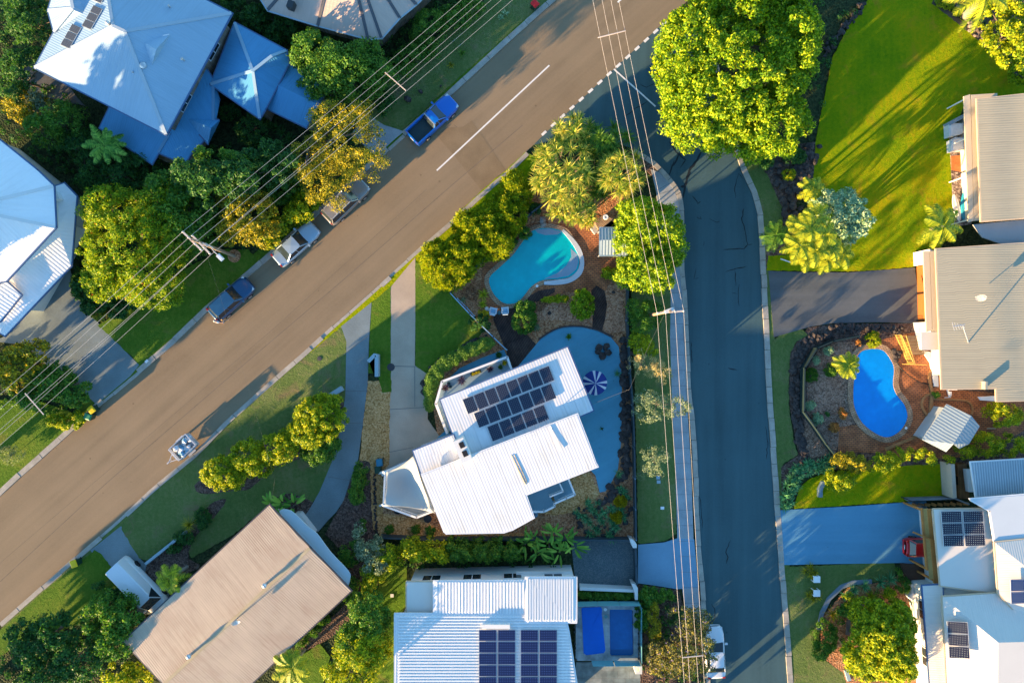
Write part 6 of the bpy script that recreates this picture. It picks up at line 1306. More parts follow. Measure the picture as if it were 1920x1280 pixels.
# bottom right garden
plant("broadleaf_tree", "large round yellow-green tree beside the white house at the bottom right", T, [(1668, 1215, 62, 66), (1655, 1170, 45, 34, .85), (1695, 1250, 45, 45, .95), (1640, 1250, 40, 42, .9), (1700, 1180, 36, 40, .9)], 6.0, L_YELLOW, rc=.45, npc=90, leaf=(.24, .13), tr=.25, limbs=8, cov=3.2)
plant("shrub", "oval fine-leaved shrub on the lawn edge left of the big yellow-green tree", SH, [(1555, 1200, 24, 34), (1545, 1230, 18, 16)], 2.0, L_MID, rc=.3, npc=90, leaf=(.18, .06), out=.6, tr=.05, part="foliage", stem="stem", zb=.2)
plant("shrub", "dark cone bush between the oval shrub and the big yellow-green tree", SH, (1600, 1235, 14, 20), 1.8, L_MID, rc=.25, npc=80, leaf=(.12, .06), tr=.04, part="foliage", stem="stem", zb=.1)
for q, r_, m_, lab in [((1520, 1070), 18, L_OLIVE, "bushy grass clump behind the upper white stool on the lawn"), ((1525, 1115), 19, L_OLIVE, "bushy grass clump behind the lower white stool on the lawn")]:
    rosettes("grass_clump", lab, "plant", [(q[0] + dx, q[1] + dy, .35) for dx, dy in ((-9, 0), (8, 3), (0, -6), (0, 7))], 70, .55, .05, m_, stems=False, droop=.5)
for q, L_, m_, lab in [((1650, 1090), .9, L_AGAVE, "blue-green agave at the top of the bottom right bed"), ((1668, 1085), .9, L_AGAVE, "large blue-green agave below the brown paved corner"), ((1600, 1105), .8, L_AGAVE, "blue-green agave along the curved stone edging"), ((1585, 1115), .7, L_AGAVE, "blue-green agave at the left tip of the curved stone edging"), ((1620, 1098), .8, L_AGAVE, "agave in the middle of the curved stone edging"),
                    ((1632, 1118), 1.0, L_PALM, "golden cycad with a brown centre in the bottom right bed"), ((1560, 1150), .9, L_OLIVE, "brown-tipped cordyline beside the curved stone edging")]:
    rosettes("spiky_plant", lab, "plant", [(*q, .45)], 60, L_, .07, m_, stems=False, droop=.3)
for q, r_, m_, lab in [((1600, 1130), (18, 16), L_YELLOW, "light green shrub left of the golden cycad"), ((1672, 1115), (14, 12), L_YELLOW, "light green shrub right of the golden cycad"), ((1590, 1148), (16, 12), L_MID, "mid green shrub between the cordyline and the brick ring"), ((1700, 1100), (14, 16), L_MID, "shrub against the white garden wall at the bottom right"), ((1690, 1075), (8, 8), L_MID, "small round bush on the brown paved corner"), ((1650, 1135), (22, 10), L_DARK, "dark low shrub under the golden cycad")]:
    plant("shrub", lab, SH, (*q, *r_), 1.3, m_, rc=.25, npc=55, leaf=(.18, .08), tr=.03, part="foliage", stem="stem", zb=.1)
def inside(x, y, P):
    c = False; n = len(P)
    for i in range(n):
        (x0, y0), (x1, y1) = P[i], P[i - 1]
        if (y0 > y) != (y1 > y) and x < (x1 - x0) * (y - y0) / (y1 - y0) + x0: c = not c
    return c
def undergrowth(label, P, m, dens=1.5, h=.5, rc=.32, npc=34, leaf=(.2, .11), holes=()):
    xs = [p[0] for p in P]; ys = [p[1] for p in P]; C = []
    n = int((max(xs) - min(xs)) * (max(ys) - min(ys)) * S * S * dens)
    for _ in range(n):
        x, y = random.uniform(min(xs), max(xs)), random.uniform(min(ys), max(ys))
        if inside(x, y, P) and not any(inside(x, y, q) for q in holes): w_ = W(x, y, .3); C.append((w_.x, w_.y, random.uniform(.15, h)))
    o = np_obj("undergrowth", foliage(np.array(C), rc, npc, leaf[0], leaf[1], .4, .4), 4, m); return tag(o, label, "undergrowth", kind="stuff")
undergrowth("dense dark undergrowth filling the gardens round the blue-roofed house", [(-30, -30), (62, -30), (75, 110), (60, 150), (110, 160), (190, 245), (300, 312), (400, 270), (500, 262), (600, 240), (690, 190), (700, 235), (640, 300), (560, 400), (480, 465), (420, 462), (372, 486), (310, 520), (190, 600), (150, 560), (140, 520), (150, 400), (150, 350), (90, 310), (-30, 230)], L_DARK, 1.9)
undergrowth("undergrowth between the taupe roof and the top lawn", [(430, -30), (505, 28), (600, 60), (690, 85), (750, 52), (800, 12), (850, -30), (905, -30), (905, 0), (830, 55), (780, 100), (715, 165), (640, 175), (612, 150), (545, 90), (440, 35)], L_DARK, 1.9)
undergrowth("undergrowth on the left edge beside the concrete driveway", [(-30, 640), (30, 648), (100, 698), (165, 760), (140, 782), (60, 772), (-30, 768)], L_MID, 1.9)
undergrowth("undergrowth under the trees in the bottom left corner", [(-30, 1240), (40, 1200), (120, 1180), (190, 1150), (225, 1120), (250, 1160), (232, 1200), (290, 1300), (-30, 1300)], L_DARK, 1.9)
undergrowth("undergrowth round the trees between the tan roof and the grass strip", [(655, 1040), (700, 1015), (712, 1060), (700, 1130), (705, 1300), (600, 1300), (640, 1190), (670, 1130), (660, 1080)], L_MID, 1.4)
undergrowth("undergrowth along the hedge row below the middle lot", [(712, 1016), (1060, 1016), (1060, 1060), (770, 1064), (712, 1060)], L_DARK, 1.6)
undergrowth("undergrowth between the footpath and the pool terrace at the bottom", [(1204, 1100), (1268, 1108), (1284, 1150), (1318, 1178), (1325, 1300), (1204, 1300)], L_DARK, 1.5)
undergrowth("low plants under the big tree in the bottom right garden", [(1590, 1100), (1700, 1075), (1725, 1110), (1740, 1300), (1610, 1300), (1560, 1160)], L_MID, .7)
undergrowth("low weeds on the dark bank behind the huge tree", [(1400, 300), (1530, 270), (1560, 110), (1610, 20), (1570, -20), (1440, -20)], L_DARK, .8)
undergrowth("low plants in the top right garden above the rocky border", [(1760, -30), (1960, -30), (1960, 170), (1905, 128), (1862, 78)], L_DARK, .9)
# unseen trees added outside the frame to cast long shadows into it
for (gx, gy, r_, h, l_) in [(-100, 1344, 78, 6.8, "unseen tall tree added for shade beyond the bottom left corner of the view"), (-150, 974, 52, 8.5, "unseen tall tree added for shade beyond the left edge, level with the lower grass verge"), (-150, 843, 50, 8.5, "unseen tree added for shade beyond the left edge, level with the concrete driveway"),
                            (-97, 554, 88, 14, "unseen very tall tree added for shade beyond the left edge behind the white tiled house"), (1190, 1410, 76, 10, "unseen tree added for shade beyond the bottom edge, below the small dark blue pool"), (1150, 1395, 62, 10, "unseen tree added for shade beyond the bottom edge behind the white corrugated house")]:
    k_ = 1 - h * .85 / HC
    plant("added_shade_tree", l_, T, [(960 + (gx - 960) / k_, 640 + (gy - 640) / k_, r_ / k_, r_ / k_), (960 + (gx - 960) / k_, 640 + (gy - 640) / k_, r_ * .8 / k_, r_ * .8 / k_)], h, L_DARK, rc=1.2, npc=80, leaf=(.7, .45), tr=.35, cov=2.6, zb=2.5)
# ================================================================== vehicles
def paint(name, c, metal=0.0, rough=.3): return mat(name, c, rough=rough, var=.03, metal=metal, spec=.5, coat=.6)
TYRE = mat("tyre_rubber", (.012, .012, .012), .8, .1); RIM = mat("alloy_rim", (.45, .46, .47), .35, .05, metal=.6); REDL = mat("tail_lamp_red", (.45, .02, .01), .3, .05); HEADL = mat("headlamp_clear", (.65, .68, .70), .1, .03, spec=.8)
def loft(b, st, prof, m=0):
    """st: list of (x, halfwidth, zshoulder, crown); prof maps to half ring"""
    n0 = len(b.v); rings = []
    for s_ in st:
        h = prof(*s_[1:]); ring_ = [(s_[0], y, z) for y, z in h] + [(s_[0], -y, z) for y, z in reversed(h[:-1])]
        rings.append(ring_)
    k = len(rings[0]); V = [p for r in rings for p in r]; F = []
    for i in range(len(rings) - 1):
        for j in range(k): F.append((i * k + j, i * k + (j + 1) % k, (i + 1) * k + (j + 1) % k, (i + 1) * k + j))
    F.append(tuple(range(k))); F.append(tuple(reversed(range((len(rings) - 1) * k, len(rings) * k))))
    b.add(V, [tuple(reversed(f)) for f in F], m)
def hullprof(w, zs, cr): return [(w * .90, .26), (w * .985, .42), (w, .62), (w * .985, zs - .14), (w * .93, zs - .03), (w * .80, zs + cr * .45), (w * .45, zs + cr * .85), (0, zs + cr)]
def car(name, label, cat, px, py, head, L, Wd, Hh, pm, wb=(.29, -.29), hood=.22, rs=.06, re=-.30, rg=-.42, zs=.92, nose=.78, tail=.90, ute=False, van=False, rails=False, boot=True):
    w = Wd / 2; loc = W(px, py, Hh * .6); t = thing(name, label, cat, (loc.x, loc.y, 0), 0)
    def put(b, nm, ms, par=t, sm=False):
        b2 = MB(); b2.v = [(p[0] + loc.x, p[1] + loc.y, p[2]) for p in b.v]; b2.f = b.f; b2.m = b.m; return b2.obj(nm, ms, par, sm)
    back = -L / 2 if not ute else L * (rg + .0)
    st = []
    for f in [0, .012, .035, .07, .13, .2, .3, .45, .6, .75, .85, .92, .965, .988, 1.0]:
        x = back + (L / 2 - back) * f; e = min(1, (1 - f) * (L / 2 - back) / (.16 * L)) if f > .5 else 1
        eb = min(1, f * (L / 2 - back) / (.10 * L)) if not ute else 1
        ww = w * (.70 + .30 * math.sin(e * math.pi / 2) ** .8) * (.80 + .20 * math.sin(eb * math.pi / 2) ** .8)
        z = zs
        if x > hood * L: z = zs - (zs - nose) * ((x - hood * L) / (L / 2 - hood * L)) ** 1.8
        if x < rg * L and not ute: z = zs - (zs - tail) * ((rg * L - x) / (rg * L + L / 2 + 1e-6)) ** 1.5
        if f in (0, 1.0): z -= .16
        st.append((x, ww, z, .07))
    b = MB(); loft(b, st, hullprof); body = put(b, "body", pm, sm=True)
    # greenhouse: glass with painted roof and pillars
    def outline(x0, x1, hw, r, n=5, zz=0.0, bow=.10):
        P = []
        for cx, sx, cy, sy in ((x1 - r, 1, hw - r, 1), (x0 + r, -1, hw - r, 1), (x0 + r, -1, -hw + r, -1), (x1 - r, 1, -hw + r, -1)):
            rngk = range(n + 1) if sx * sy > 0 else range(n, -1, -1)
            for k in rngk:
                a = math.pi / 2 * k / n; P.append((cx + sx * r * math.cos(a), cy + sy * r * math.sin(a), zz))
        return [(x + (bow if x > (x0 + x1) / 2 + .2 * (x1 - x0) else -bow * .5 if x < (x0 + x1) / 2 - .2 * (x1 - x0) else 0) * (1 - (y / hw) ** 2), y, z) for x, y, z in P]
    lo_ = outline(rg * L, hood * L, w * .90, .16, zz=zs + .02, bow=.16); hi_ = outline(re * L, rs * L, w * .70, .16, zz=Hh - .05, bow=.10)
    top_ = [(x * .995 + .0, y * .93, Hh - .012) for x, y, z in hi_]; cen = [(sum(p[0] for p in hi_) / len(hi_), 0, Hh + .02)]
    n = len(lo_); b = MB(); b.add(lo_ + hi_, [(i, (i + 1) % n, n + (i + 1) % n, n + i) for i in range(n)]); put(b, "windows", GLASS, sm=False)
    b = MB(); V = hi_ + top_ + cen; b.add(V, [(i, (i + 1) % n, n + (i + 1) % n, n + i) for i in range(n)] + [(n + i, n + (i + 1) % n, 2 * n) for i in range(n)]); roofp = put(b, "roof", pm)
    b = MB()
    for sx, sy in ((1, 1), (1, -1), (-1, 1), (-1, -1)):
        xa, xb = (hood * L - .06, rs * L - .05) if sx > 0 else (rg * L + .06, re * L + .05)
        b.beam((xa, sy * (w * .90 - .035), zs), (xb, sy * (w * .70 - .02), Hh - .04), .07, .07)
    for sy in (1, -1):
        xm = (rs + re) / 2 * L + .1; b.beam((xm, sy * (w * .905), zs), (xm - .05, sy * (w * .71), Hh - .05), .05, .09)
    put(b, "pillars", pm)
    if van:
        b = MB(); q = outline(rg * L - .02, hood * L - 1.35, w * .935, .12, zz=zs - .05, bow=.0); q2 = outline(re * L - .04, rs * L - .15, w * .80, .14, zz=Hh - .03, bow=.02)
        m_ = len(q); b.add(q + q2, [(i, (i + 1) % m_, m_ + (i + 1) % m_, m_ + i) for i in range(m_)]); b.add([(p[0], p[1], p[2]) for p in q2] + [(p[0], p[1] * .9, Hh + .01) for p in q2], [(i, (i + 1) % m_, m_ + (i + 1) % m_, m_ + i) for i in range(m_)] + [tuple(range(m_, 2 * m_))])
        put(b, "cargo_side", pm, sm=False); b = MB(); b.box((.6, -w * .55, Hh + .03), (1.1, .07, .03)); put(b, "roof_gutter", GUT_D)
    for sy in (1, -1):
        b = MB(); b.box((hood * L - .12, sy * (w + .10), zs + .06), (.16, .24, .14)); put(b, "mirror", pm)
        b = MB(); b.box((L / 2 - .20, sy * w * .66, nose - .02), (.26, .34, .14)); put(b, "headlight", HEADL)
        b = MB(); b.box((-L / 2 + .10, sy * w * .72, tail - .02), (.12, .26, .16)); put(b, "tail_light", REDL)
        for xw in wb:
            b = MB(); prof = [(.0, -.11), (.24, -.11), (.32, -.10), (.335, -.06), (.335, .06), (.32, .10), (.24, .11), (0, .11)]
            b.lathe((0, 0, 0), prof, 20); M = Matrix.Rotation(math.pi / 2, 3, 'X'); b.v = [tuple(M @ Vector(p) + Vector((xw * L, sy * (w - .07), .335))) for p in b.v]; wh = put(b, "wheel", TYRE)
            b = MB(); b.lathe((0, 0, 0), [(.21, -.125), (.21, .125), (.08, .128), (0, .13)], 16); b.v = [tuple(M @ Vector(p) + Vector((xw * L, sy * (w - .07), .335))) for p in b.v]; put(b, "rim", RIM, wh)
    for bx_, bw_ in ((L / 2 - .06, .14), (-L / 2 + .05, .12)): b = MB(); b.box((bx_, 0, .45), (bw_, Wd * .73, .17)); put(b, "bumper", pm if not rails else mat("bumper_grey", (.3, .3, .3), .5))
    b = MB(); b.box((-L / 2 + .0, 0, .62), (.02, .42, .11)); put(b, "number_plate", WHITE)
    if ute:
        x0, x1 = -L / 2 + .05, L * rg + .12; b = MB(); b.box(((x0 + x1) / 2, 0, .68), (x1 - x0, Wd * .86, .06)); put(b, "tray_floor", mat("tray_liner", (.02, .045, .05), .5, .2))
        b = MB()
        for sy in (1, -1): b.box(((x0 + x1) / 2, sy * (w - .09), .74), (x1 - x0, .15, .62)); b.box(((x0 + x1) / 2, sy * (w - .10), 1.06), (x1 - x0, .10, .03))
        b.box((x0 + .04, 0, .76), (.09, Wd * .88, .58)); b.box((x1, 0, .8), (.06, Wd * .88, .5)); put(b, "tray_sides", pm)
        b = MB(); b.box((x1 + .12, 0, Hh - .10), (.09, Wd * .80, .10)); 
        for sy in (1, -1): b.beam((x1 + .12, sy * w * .78, 1.0), (x1 + .12, sy * w * .76, Hh - .1), .07, .07)
        put(b, "sports_bar", mat("chrome_bar", (.65, .65, .65), .25, .03, metal=.7))
    if rails:
        for sy in (1, -1):
            b = MB(); b.beam((re * L + .2, sy * w * .66, Hh + .04), (rs * L - .1, sy * w * .66, Hh + .04), .05, .05); put(b, "roof_rail", ALU)
        for f in (.3, .75):
            b = MB(); x = re * L + (rs - re) * L * f; b.box((x, 0, Hh + .07), (.07, Wd * .68, .03)); put(b, "roof_bar", ALU)
    t.rotation_euler = (0, 0, R(head))
    return t
car("ute", "bright blue ute with open dark tray parked by the small pale driveway", "ute", 811, 223, 43, 5.3, 1.85, 1.48, paint("blue_metallic", (.0, .13, .52)), hood=.20, rs=.06, re=-.04, rg=-.10, zs=1.0, ute=True, nose=.85, tail=.95, wb=(.31, -.28))
car("station_wagon", "grey station wagon with roof bars parked under the golden-tipped tree", "car", 647, 376, 44, 4.95, 1.85, 1.62, paint("warm_grey", (.24, .23, .22), .3), hood=.20, rs=.08, re=-.42, rg=-.475, zs=.98, tail=.98, rails=True)
car("sedan", "silver-blue sedan parked between the grey wagon and the dark blue car", "car", 554, 457, 42, 4.85, 1.80, 1.42, paint("silver_blue", (.34, .44, .52), .3), hood=.20, rs=.05, re=-.20, rg=-.34, zs=.90, tail=.92)
car("hatchback", "dark blue hatchback parked where the person stands behind it", "car", 431, 560, 42, 4.6, 1.85, 1.60, paint("dark_blue_metallic", (.012, .075, .17), .2), hood=.20, rs=.07, re=-.38, rg=-.45, zs=.98, tail=.98)
car("van", "white high-roof van parked nose-in beside the weathered tan roof", "van", 257, 1100, -46, 5.9, 1.95, 2.05, paint("van_white", (.66, .68, .70)), hood=.38, rs=.27, re=-.465, rg=-.49, zs=1.12, nose=1.0, tail=1.1, van=True, wb=(.33, -.28))
car("white_car", "white car half hidden under the jacaranda at the bottom of the side street", "car", 1341, 1223, 93, 4.75, 1.85, 1.45, paint("car_white", (.66, .68, .70)), hood=.20, rs=.05, re=-.24, rg=-.38, zs=.92, tail=.92)
car("red_car", "red car with only its rear showing from under the orange pergola", "car", 1742, 1027, 180 + 180, 4.2, 1.75, 1.5, paint("car_red", (.55, .008, .01)), hood=.20, rs=.05, re=-.36, rg=-.44, zs=.95, tail=.95)
# box trailer ------------------------------------------------------------------
c = W(345, 838, .8); t = thing("box_trailer", "galvanised box trailer with cage full of white plastic rubbish at the lower kerb", "trailer", (c.x, c.y, 0))
def loc_put(b, nm, m_, par, c=c): b2 = MB(); b2.v = [(p[0] + c.x, p[1] + c.y, p[2]) for p in b.v]; b2.f = b.f; b2.m = b.m; return b2.obj(nm, m_, par)
b = MB(); b.box((.1, 0, .52), (2.1, 1.4, .06)); loc_put(b, "floor", STEEL, t)
for sy in (1, -1):
    b = MB(); b.box((.1, sy * .7, .78), (2.1, .04, .5)); b.beam((-.95, sy * .7, 1.35), (1.15, sy * .7, 1.35), .05, .05); b.beam((-.95, sy * .7, 1.17), (1.15, sy * .7, 1.17), .03, .03)
    for k in range(5): b.box((-.93 + k * .515, sy * .7, 1.15), (.04, .04, .45))
    loc_put(b, "side_panel", STEEL, t)
for sx in (-.95, 1.15):
    b = MB(); b.box((sx, 0, .78), (.04, 1.4, .5)); b.beam((sx, -.7, 1.35), (sx, .7, 1.35), .07, .06); b.beam((sx, -.7, 1.17), (sx, .7, 1.17), .03, .03); loc_put(b, "end_gate", ALU, t)
b = MB(); b.beam((-.95, .55, .5), (-2.1, .0, .5), .06, .08); b.beam((-.95, -.55, .5), (-2.1, .0, .5), .06, .08); b.beam((-1.4, .3, .52), (-1.4, -.3, .52), .05, .05); b.box((-2.2, 0, .53), (.25, .1, .1)); b.tube([(-1.7, .0, .05), (-1.7, 0, .8)], .035); loc_put(b, "drawbar", STEEL, t)
for sy in (1, -1):
    b = MB(); b.lathe((0, 0, 0), [(0, -.09), (.22, -.09), (.31, -.07), (.31, .07), (.22, .09), (0, .09)], 18); M = Matrix.Rotation(math.pi / 2, 3, 'X'); b.v = [tuple(M @ Vector(p) + Vector((.15, sy * .84, .31))) for p in b.v]; wh = loc_put(b, "wheel", TYRE, t)
    b = MB(); b.box((.15, sy * .84, .68), (.85, .24, .03)); loc_put(b, "mudguard", STEEL, t)
t.rotation_euler = (0, 0, R(43))
c2 = W(346, 838, 1.1); b = MB(); random.seed(3)
for k in range(26):
    x, y = random.uniform(-.75, .95), random.uniform(-.5, .5); a = R(43); b.rock((c2.x + x * math.cos(a) - y * math.sin(a), c2.y + x * math.sin(a) + y * math.cos(a), random.uniform(.78, 1.25)), random.uniform(.16, .32), random.choice([0, 0, 1]), .6)
tag(b.obj("rubbish_load", [mat("white_plastic", (.66, .66, .68), .4, .1), mat("blue_plastic", (.16, .32, .45), .4, .1)]), "crumpled white plastic bags heaped inside the box trailer", "rubbish")
# person ------------------------------------------------------------------------
SKIN = mat("skin", (.50, .28, .19), .6, .05); SHIRT = mat("pale_blue_shirt", (.42, .55, .66), .8, .06); SHORTS = mat("dark_shorts", (.03, .04, .07), .8, .1); HAIR = mat("light_hair", (.62, .58, .52), .8, .1)
def skin_obj(name, verts, edges, radii, m, parent, root=0, lev=2):
    off = origin_of(parent); me = bpy.data.meshes.new(name); me.from_pydata([(v[0] - 0, v[1] - 0, v[2]) for v in verts], edges, [])
    o = bpy.data.objects.new(name, me); COL.objects.link(o); o.parent = parent; me.materials.append(m)
    md = o.modifiers.new("skin", 'SKIN'); md.use_smooth_shade = True
    sv = me.skin_vertices[0].data
    for i, r in enumerate(radii): sv[i].radius = (r, r) if not isinstance(r, tuple) else r; sv[i].use_root = (i == root)
    s2 = o.modifiers.new("sub", 'SUBSURF'); s2.levels = lev; s2.render_levels = lev
    return o
pc = W(409, 603, .9); P_ = thing("person", "person in pale blue shirt standing on the road behind the dark blue hatchback", "person", (pc.x, pc.y, 0), R(-25))
V = [(0, 0, .95), (0, 0, 1.12), (0, .0, 1.30), (0, .01, 1.43), (0, .02, 1.51), (0, .03, 1.60), (0, .03, 1.70),   # spine, neck, head 0-6
     (.10, 0, .90), (.11, .03, .50), (.11, -.02, .10), (.11, .13, .05), (-.10, 0, .90), (-.11, .06, .50), (-.11, .0, .10), (-.11, .15, .05),   # legs 7-14
     (.19, .0, 1.40), (.34, .06, 1.28), (.53, .12, 1.22), (.61, .14, 1.22), (-.19, 0, 1.40), (-.25, .0, 1.13), (-.25, .12, .90), (-.25, .16, .82)]  # arms 15-22
E = [(0, 1), (1, 2), (2, 3), (3, 4), (4, 5), (5, 6), (0, 7), (7, 8), (8, 9), (9, 10), (0, 11), (11, 12), (12, 13), (13, 14), (3, 15), (15, 16), (16, 17), (17, 18), (3, 19), (19, 20), (20, 21), (21, 22)]
Rr = [(.15, .11), (.135, .10), (.15, .11), (.10, .09), .055, .085, .075, .085, .058, .038, .035, .085, .058, .038, .035, .06, .042, .03, .028, .06, .042, .03, .028]
# fingers
def fingers(base, dr, side, V, E, Rr, bi):
    base, dr, side = Vector(base), Vector(dr).normalized(), Vector(side).normalized()
    for k, (o_, L_) in enumerate([(-.028, .06), (-.009, .075), (.010, .07), (.028, .055)]):
        a_ = base + side * o_ + dr * .03; i0 = len(V); V.append(tuple(a_)); V.append(tuple(a_ + dr * L_ * .55 + Vector((0, 0, -.012)))); V.append(tuple(a_ + dr * L_ + Vector((0, 0, -.03))))
        E.extend([(bi, i0), (i0, i0 + 1), (i0 + 1, i0 + 2)]); Rr.extend([.009, .008, .007])
    a_ = base - side * .04; i0 = len(V); V.append(tuple(a_)); V.append(tuple(a_ + dr * .04 - side * .012)); E.extend([(bi, i0), (i0, i0 + 1)]); Rr.extend([.010, .009])
fingers(V[18], (1, .2, 0), (0, 1, 0), V, E, Rr, 18); fingers(V[22], (0, .25, -1), (1, 0, 0), V, E, Rr, 22)
skin_obj("body", V, E, Rr, SKIN, P_)
skin_obj("shirt", [(0, 0, .92), (0, 0, 1.12), (0, 0, 1.30), (0, .01, 1.42), (0, .015, 1.46), (.19, 0, 1.40), (.31, .05, 1.31), (-.19, 0, 1.40), (-.24, 0, 1.22)], [(0, 1), (1, 2), (2, 3), (3, 4), (3, 5), (5, 6), (3, 7), (7, 8)], [(.175, .13), (.165, .125), (.175, .13), (.12, .11), (.07, .07), .08, .065, .08, .065], SHIRT, P_)
skin_obj("shorts", [(0, 0, .96), (0, 0, .88), (.105, 0, .80), (.112, .02, .58), (-.105, 0, .80), (-.112, .04, .58)], [(0, 1), (1, 2), (2, 3), (1, 4), (4, 5)], [(.165, .12), (.15, .12), .10, .085, .10, .085], SHORTS, P_)
b = MB()
import bmesh
def ball(b, c, r, sc_=(1, 1, 1), m=0, cut=None):
    bm = bmesh.new(); bmesh.ops.create_icosphere(bm, subdivisions=2, radius=1); 
    b.add([(c[0] + v.co.x * r * sc_[0], c[1] + v.co.y * r * sc_[1], c[2] + v.co.z * r * sc_[2]) for v in bm.verts], [tuple(v.index for v in f.verts) for f in bm.faces], m); bm.free()
def child_local(b, nm, m_, par):
    off = origin_of(par); b.v = [(p[0] + off.x, p[1] + off.y, p[2] + off.z) for p in b.v]; return b.obj(nm, m_, par, True)
b = MB(); ball(b, (0, .012, 1.69), .095, (.9, 1.0, .85)); child_local(b, "hair", HAIR, P_)
b = MB(); ball(b, (.03, .112, 1.655), .013); ball(b, (-.03, .112, 1.655), .013); child_local(b, "eyes", DARKM, P_)
b = MB(); ball(b, (0, .122, 1.63), .016, (.8, 1.2, 1.3)); ball(b, (.085, .03, 1.64), .02, (.5, 1, 1.5)); ball(b, (-.085, .03, 1.64), .02, (.5, 1, 1.5)); child_local(b, "nose_and_ears", SKIN, P_)
b = MB(); ball(b, (0, .112, 1.60), .02, (1.3, .5, .35)); child_local(b, "mouth", mat("lips", (.35, .12, .10), .5), P_)
for sx, dy in ((.11, .05), (-.11, .08)):
    b = MB(); ball(b, (sx, dy, .045), .07, (.75, 2.0, .65)); child_local(b, "shoe", WHITE, P_)
q = W(424, 600, .6); b = MB(); b.tube([(q.x, q.y, .01), (q.x, q.y, 1.55)], .022, 8); b.lathe((q.x, q.y, 1.5), [(.03, 0), (.06, .03), (.06, .10), (.02, .13), (0, .131)], 10, 1)
tag(b.obj("marker_pole", [STEEL, mat("orange_tip", (.75, .35, .04), .5)]), "thin pole with an orange tip held upright beside the person on the road", "pole")
# wheelie bins --------------------------------------------------------------------
def bin_(label, px, py, rz, body, lid, h=1.05):
    c = W(px, py, h); t = thing("wheelie_bin", label, "wheelie bin", (c.x, c.y, 0)); b = MB()
    lo_ = [(-.22, -.24), (.22, -.24), (.22, .24), (-.22, .24)]; hi_ = [(-.28, -.33), (.28, -.33), (.28, .30), (-.28, .30)]
    b.add([(c.x + x, c.y + y, .06) for x, y in lo_] + [(c.x + x, c.y + y, h - .1) for x, y in hi_], [(3, 2, 1, 0), (4, 5, 6, 7), (0, 1, 5, 4), (1, 2, 6, 5), (2, 3, 7, 6), (3, 0, 4, 7)]); b.obj("bin_body", body, t)
    b = MB(); b.add([(c.x + x * 1.06, c.y + y * 1.06, h - .1) for x, y in hi_] + [(c.x + x * 1.04, c.y + y * 1.02, h - .04) for x, y in hi_] + [(c.x + x * .7, c.y + y * .7, h) for x, y in hi_],
                       [(0, 1, 5, 4), (1, 2, 6, 5), (2, 3, 7, 6), (3, 0, 4, 7), (4, 5, 9, 8), (5, 6, 10, 9), (6, 7, 11, 10), (7, 4, 8, 11), (8, 9, 10, 11)]); b.tube([(c.x - .22, c.y + .33, h - .09), (c.x + .22, c.y + .33, h - .09)], .02); b.obj("lid", lid, t)
    for sx in (-1, 1):
        b = MB(); b.lathe((0, 0, 0), [(0, -.03), (.1, -.03), (.1, .03), (0, .03)], 12); M = Matrix.Rotation(math.pi / 2, 3, 'Y'); b.v = [tuple(M @ Vector(p) + Vector((c.x + sx * .24, c.y + .24, .1))) for p in b.v]; b.obj("wheel", TYRE, t)
    t.rotation_euler = (0, 0, R(rz)); return t
GRN = mat("bin_green", (.012, .05, .03), .5, .1); YEL = mat("lid_yellow", (.80, .52, .01), .45, .05); RED = mat("lid_red", (.65, .02, .02), .45, .05); GLID = mat("lid_green", (.04, .22, .10), .45, .05); BLU = mat("lid_blue", (.03, .17, .26), .45, .05)
bin_("dark bin with yellow lid at the kerb left of the concrete driveway", 170, 768, 40, GRN, YEL); bin_("dark green lidded bin next to the yellow-lidded bin", 163, 781, 70, GRN, GLID)
bin_("dark bin with yellow lid alone on the lower kerb near the white van", 137, 1057, 20, GRN, YEL); bin_("dark bin with red lid at the top edge of the picture", 1003, 6, 45, GRN, RED)
bin_("dark blue-lidded bin at the head of the gravel strip, upper of two", 711, 867, 5, GRN, BLU); bin_("dark bin at the corner of the white-railed deck, lower of two", 708, 881, 5, GRN, GRN)
# power poles, wires ---------------------------------------------------------------
POLE = mat("pole_timber", (.30, .22, .15), .85, .25); XARM = mat("crossarm_timber", (.55, .46, .40), .8, .15); PORC = mat("porcelain", (.60, .58, .55), .3, .05)
def xarm(parent, a, b_, z, m=XARM, w_=.13):
    b = MB(); A_, B_ = W(*a, z), W(*b_, z); b.beam(A_, B_, w_, .14); b.obj("crossarm", m, parent)
    for f in (.04, .33, .66, .96):
        q = A_.lerp(B_, f); i_ = MB(); i_.lathe((q.x, q.y, z + .06), [(.03, 0), (.06, .04), (.03, .07), (.06, .1), (.03, .14), (0, .15)], 8); i_.obj("insulator", PORC, parent)
base = W(440, 480, 0); p1_ = thing("power_pole", "timber power pole with two crossarms and street lamp standing in the upper lawn", "power pole", (base.x, base.y, 0))
b = MB(); top = W(360, 449, 9.9); b.tube([base + Vector((0, 0, -.05)), base.lerp(top, .5), top], [.17, .14, .11], 12); b.obj("pole", POLE, p1_)
xarm(p1_, (342, 434), (379, 470), 9.6); xarm(p1_, (360, 441), (395, 477), 8.7)
b = MB(); L0, L1 = W(397, 466, 6.9), W(411, 480, 6.6); b.tube([L0, L0.lerp(L1, .5) + Vector((0, 0, .2)), L1], .04); b.obj("lamp_arm", STEEL, p1_)
b = MB(); b.box((L1.x + .1, L1.y - .12, 6.62), (.62, .34, .16), R(-45)); b.box((L1.x + .1, L1.y - .12, 6.71), (.45, .24, .05), R(-45)); b.obj("lamp_head", mat("lamp_grey", (.6, .66, .7), .4), p1_)
b = MB(); q = W(384, 458, 8.0); b.box(q, (.5, .12, .3), R(-30)); b.tube([W(385, 456, 7.8), W(400, 465, 7.2)], .04); b.obj("fuse_box", STEEL, p1_)
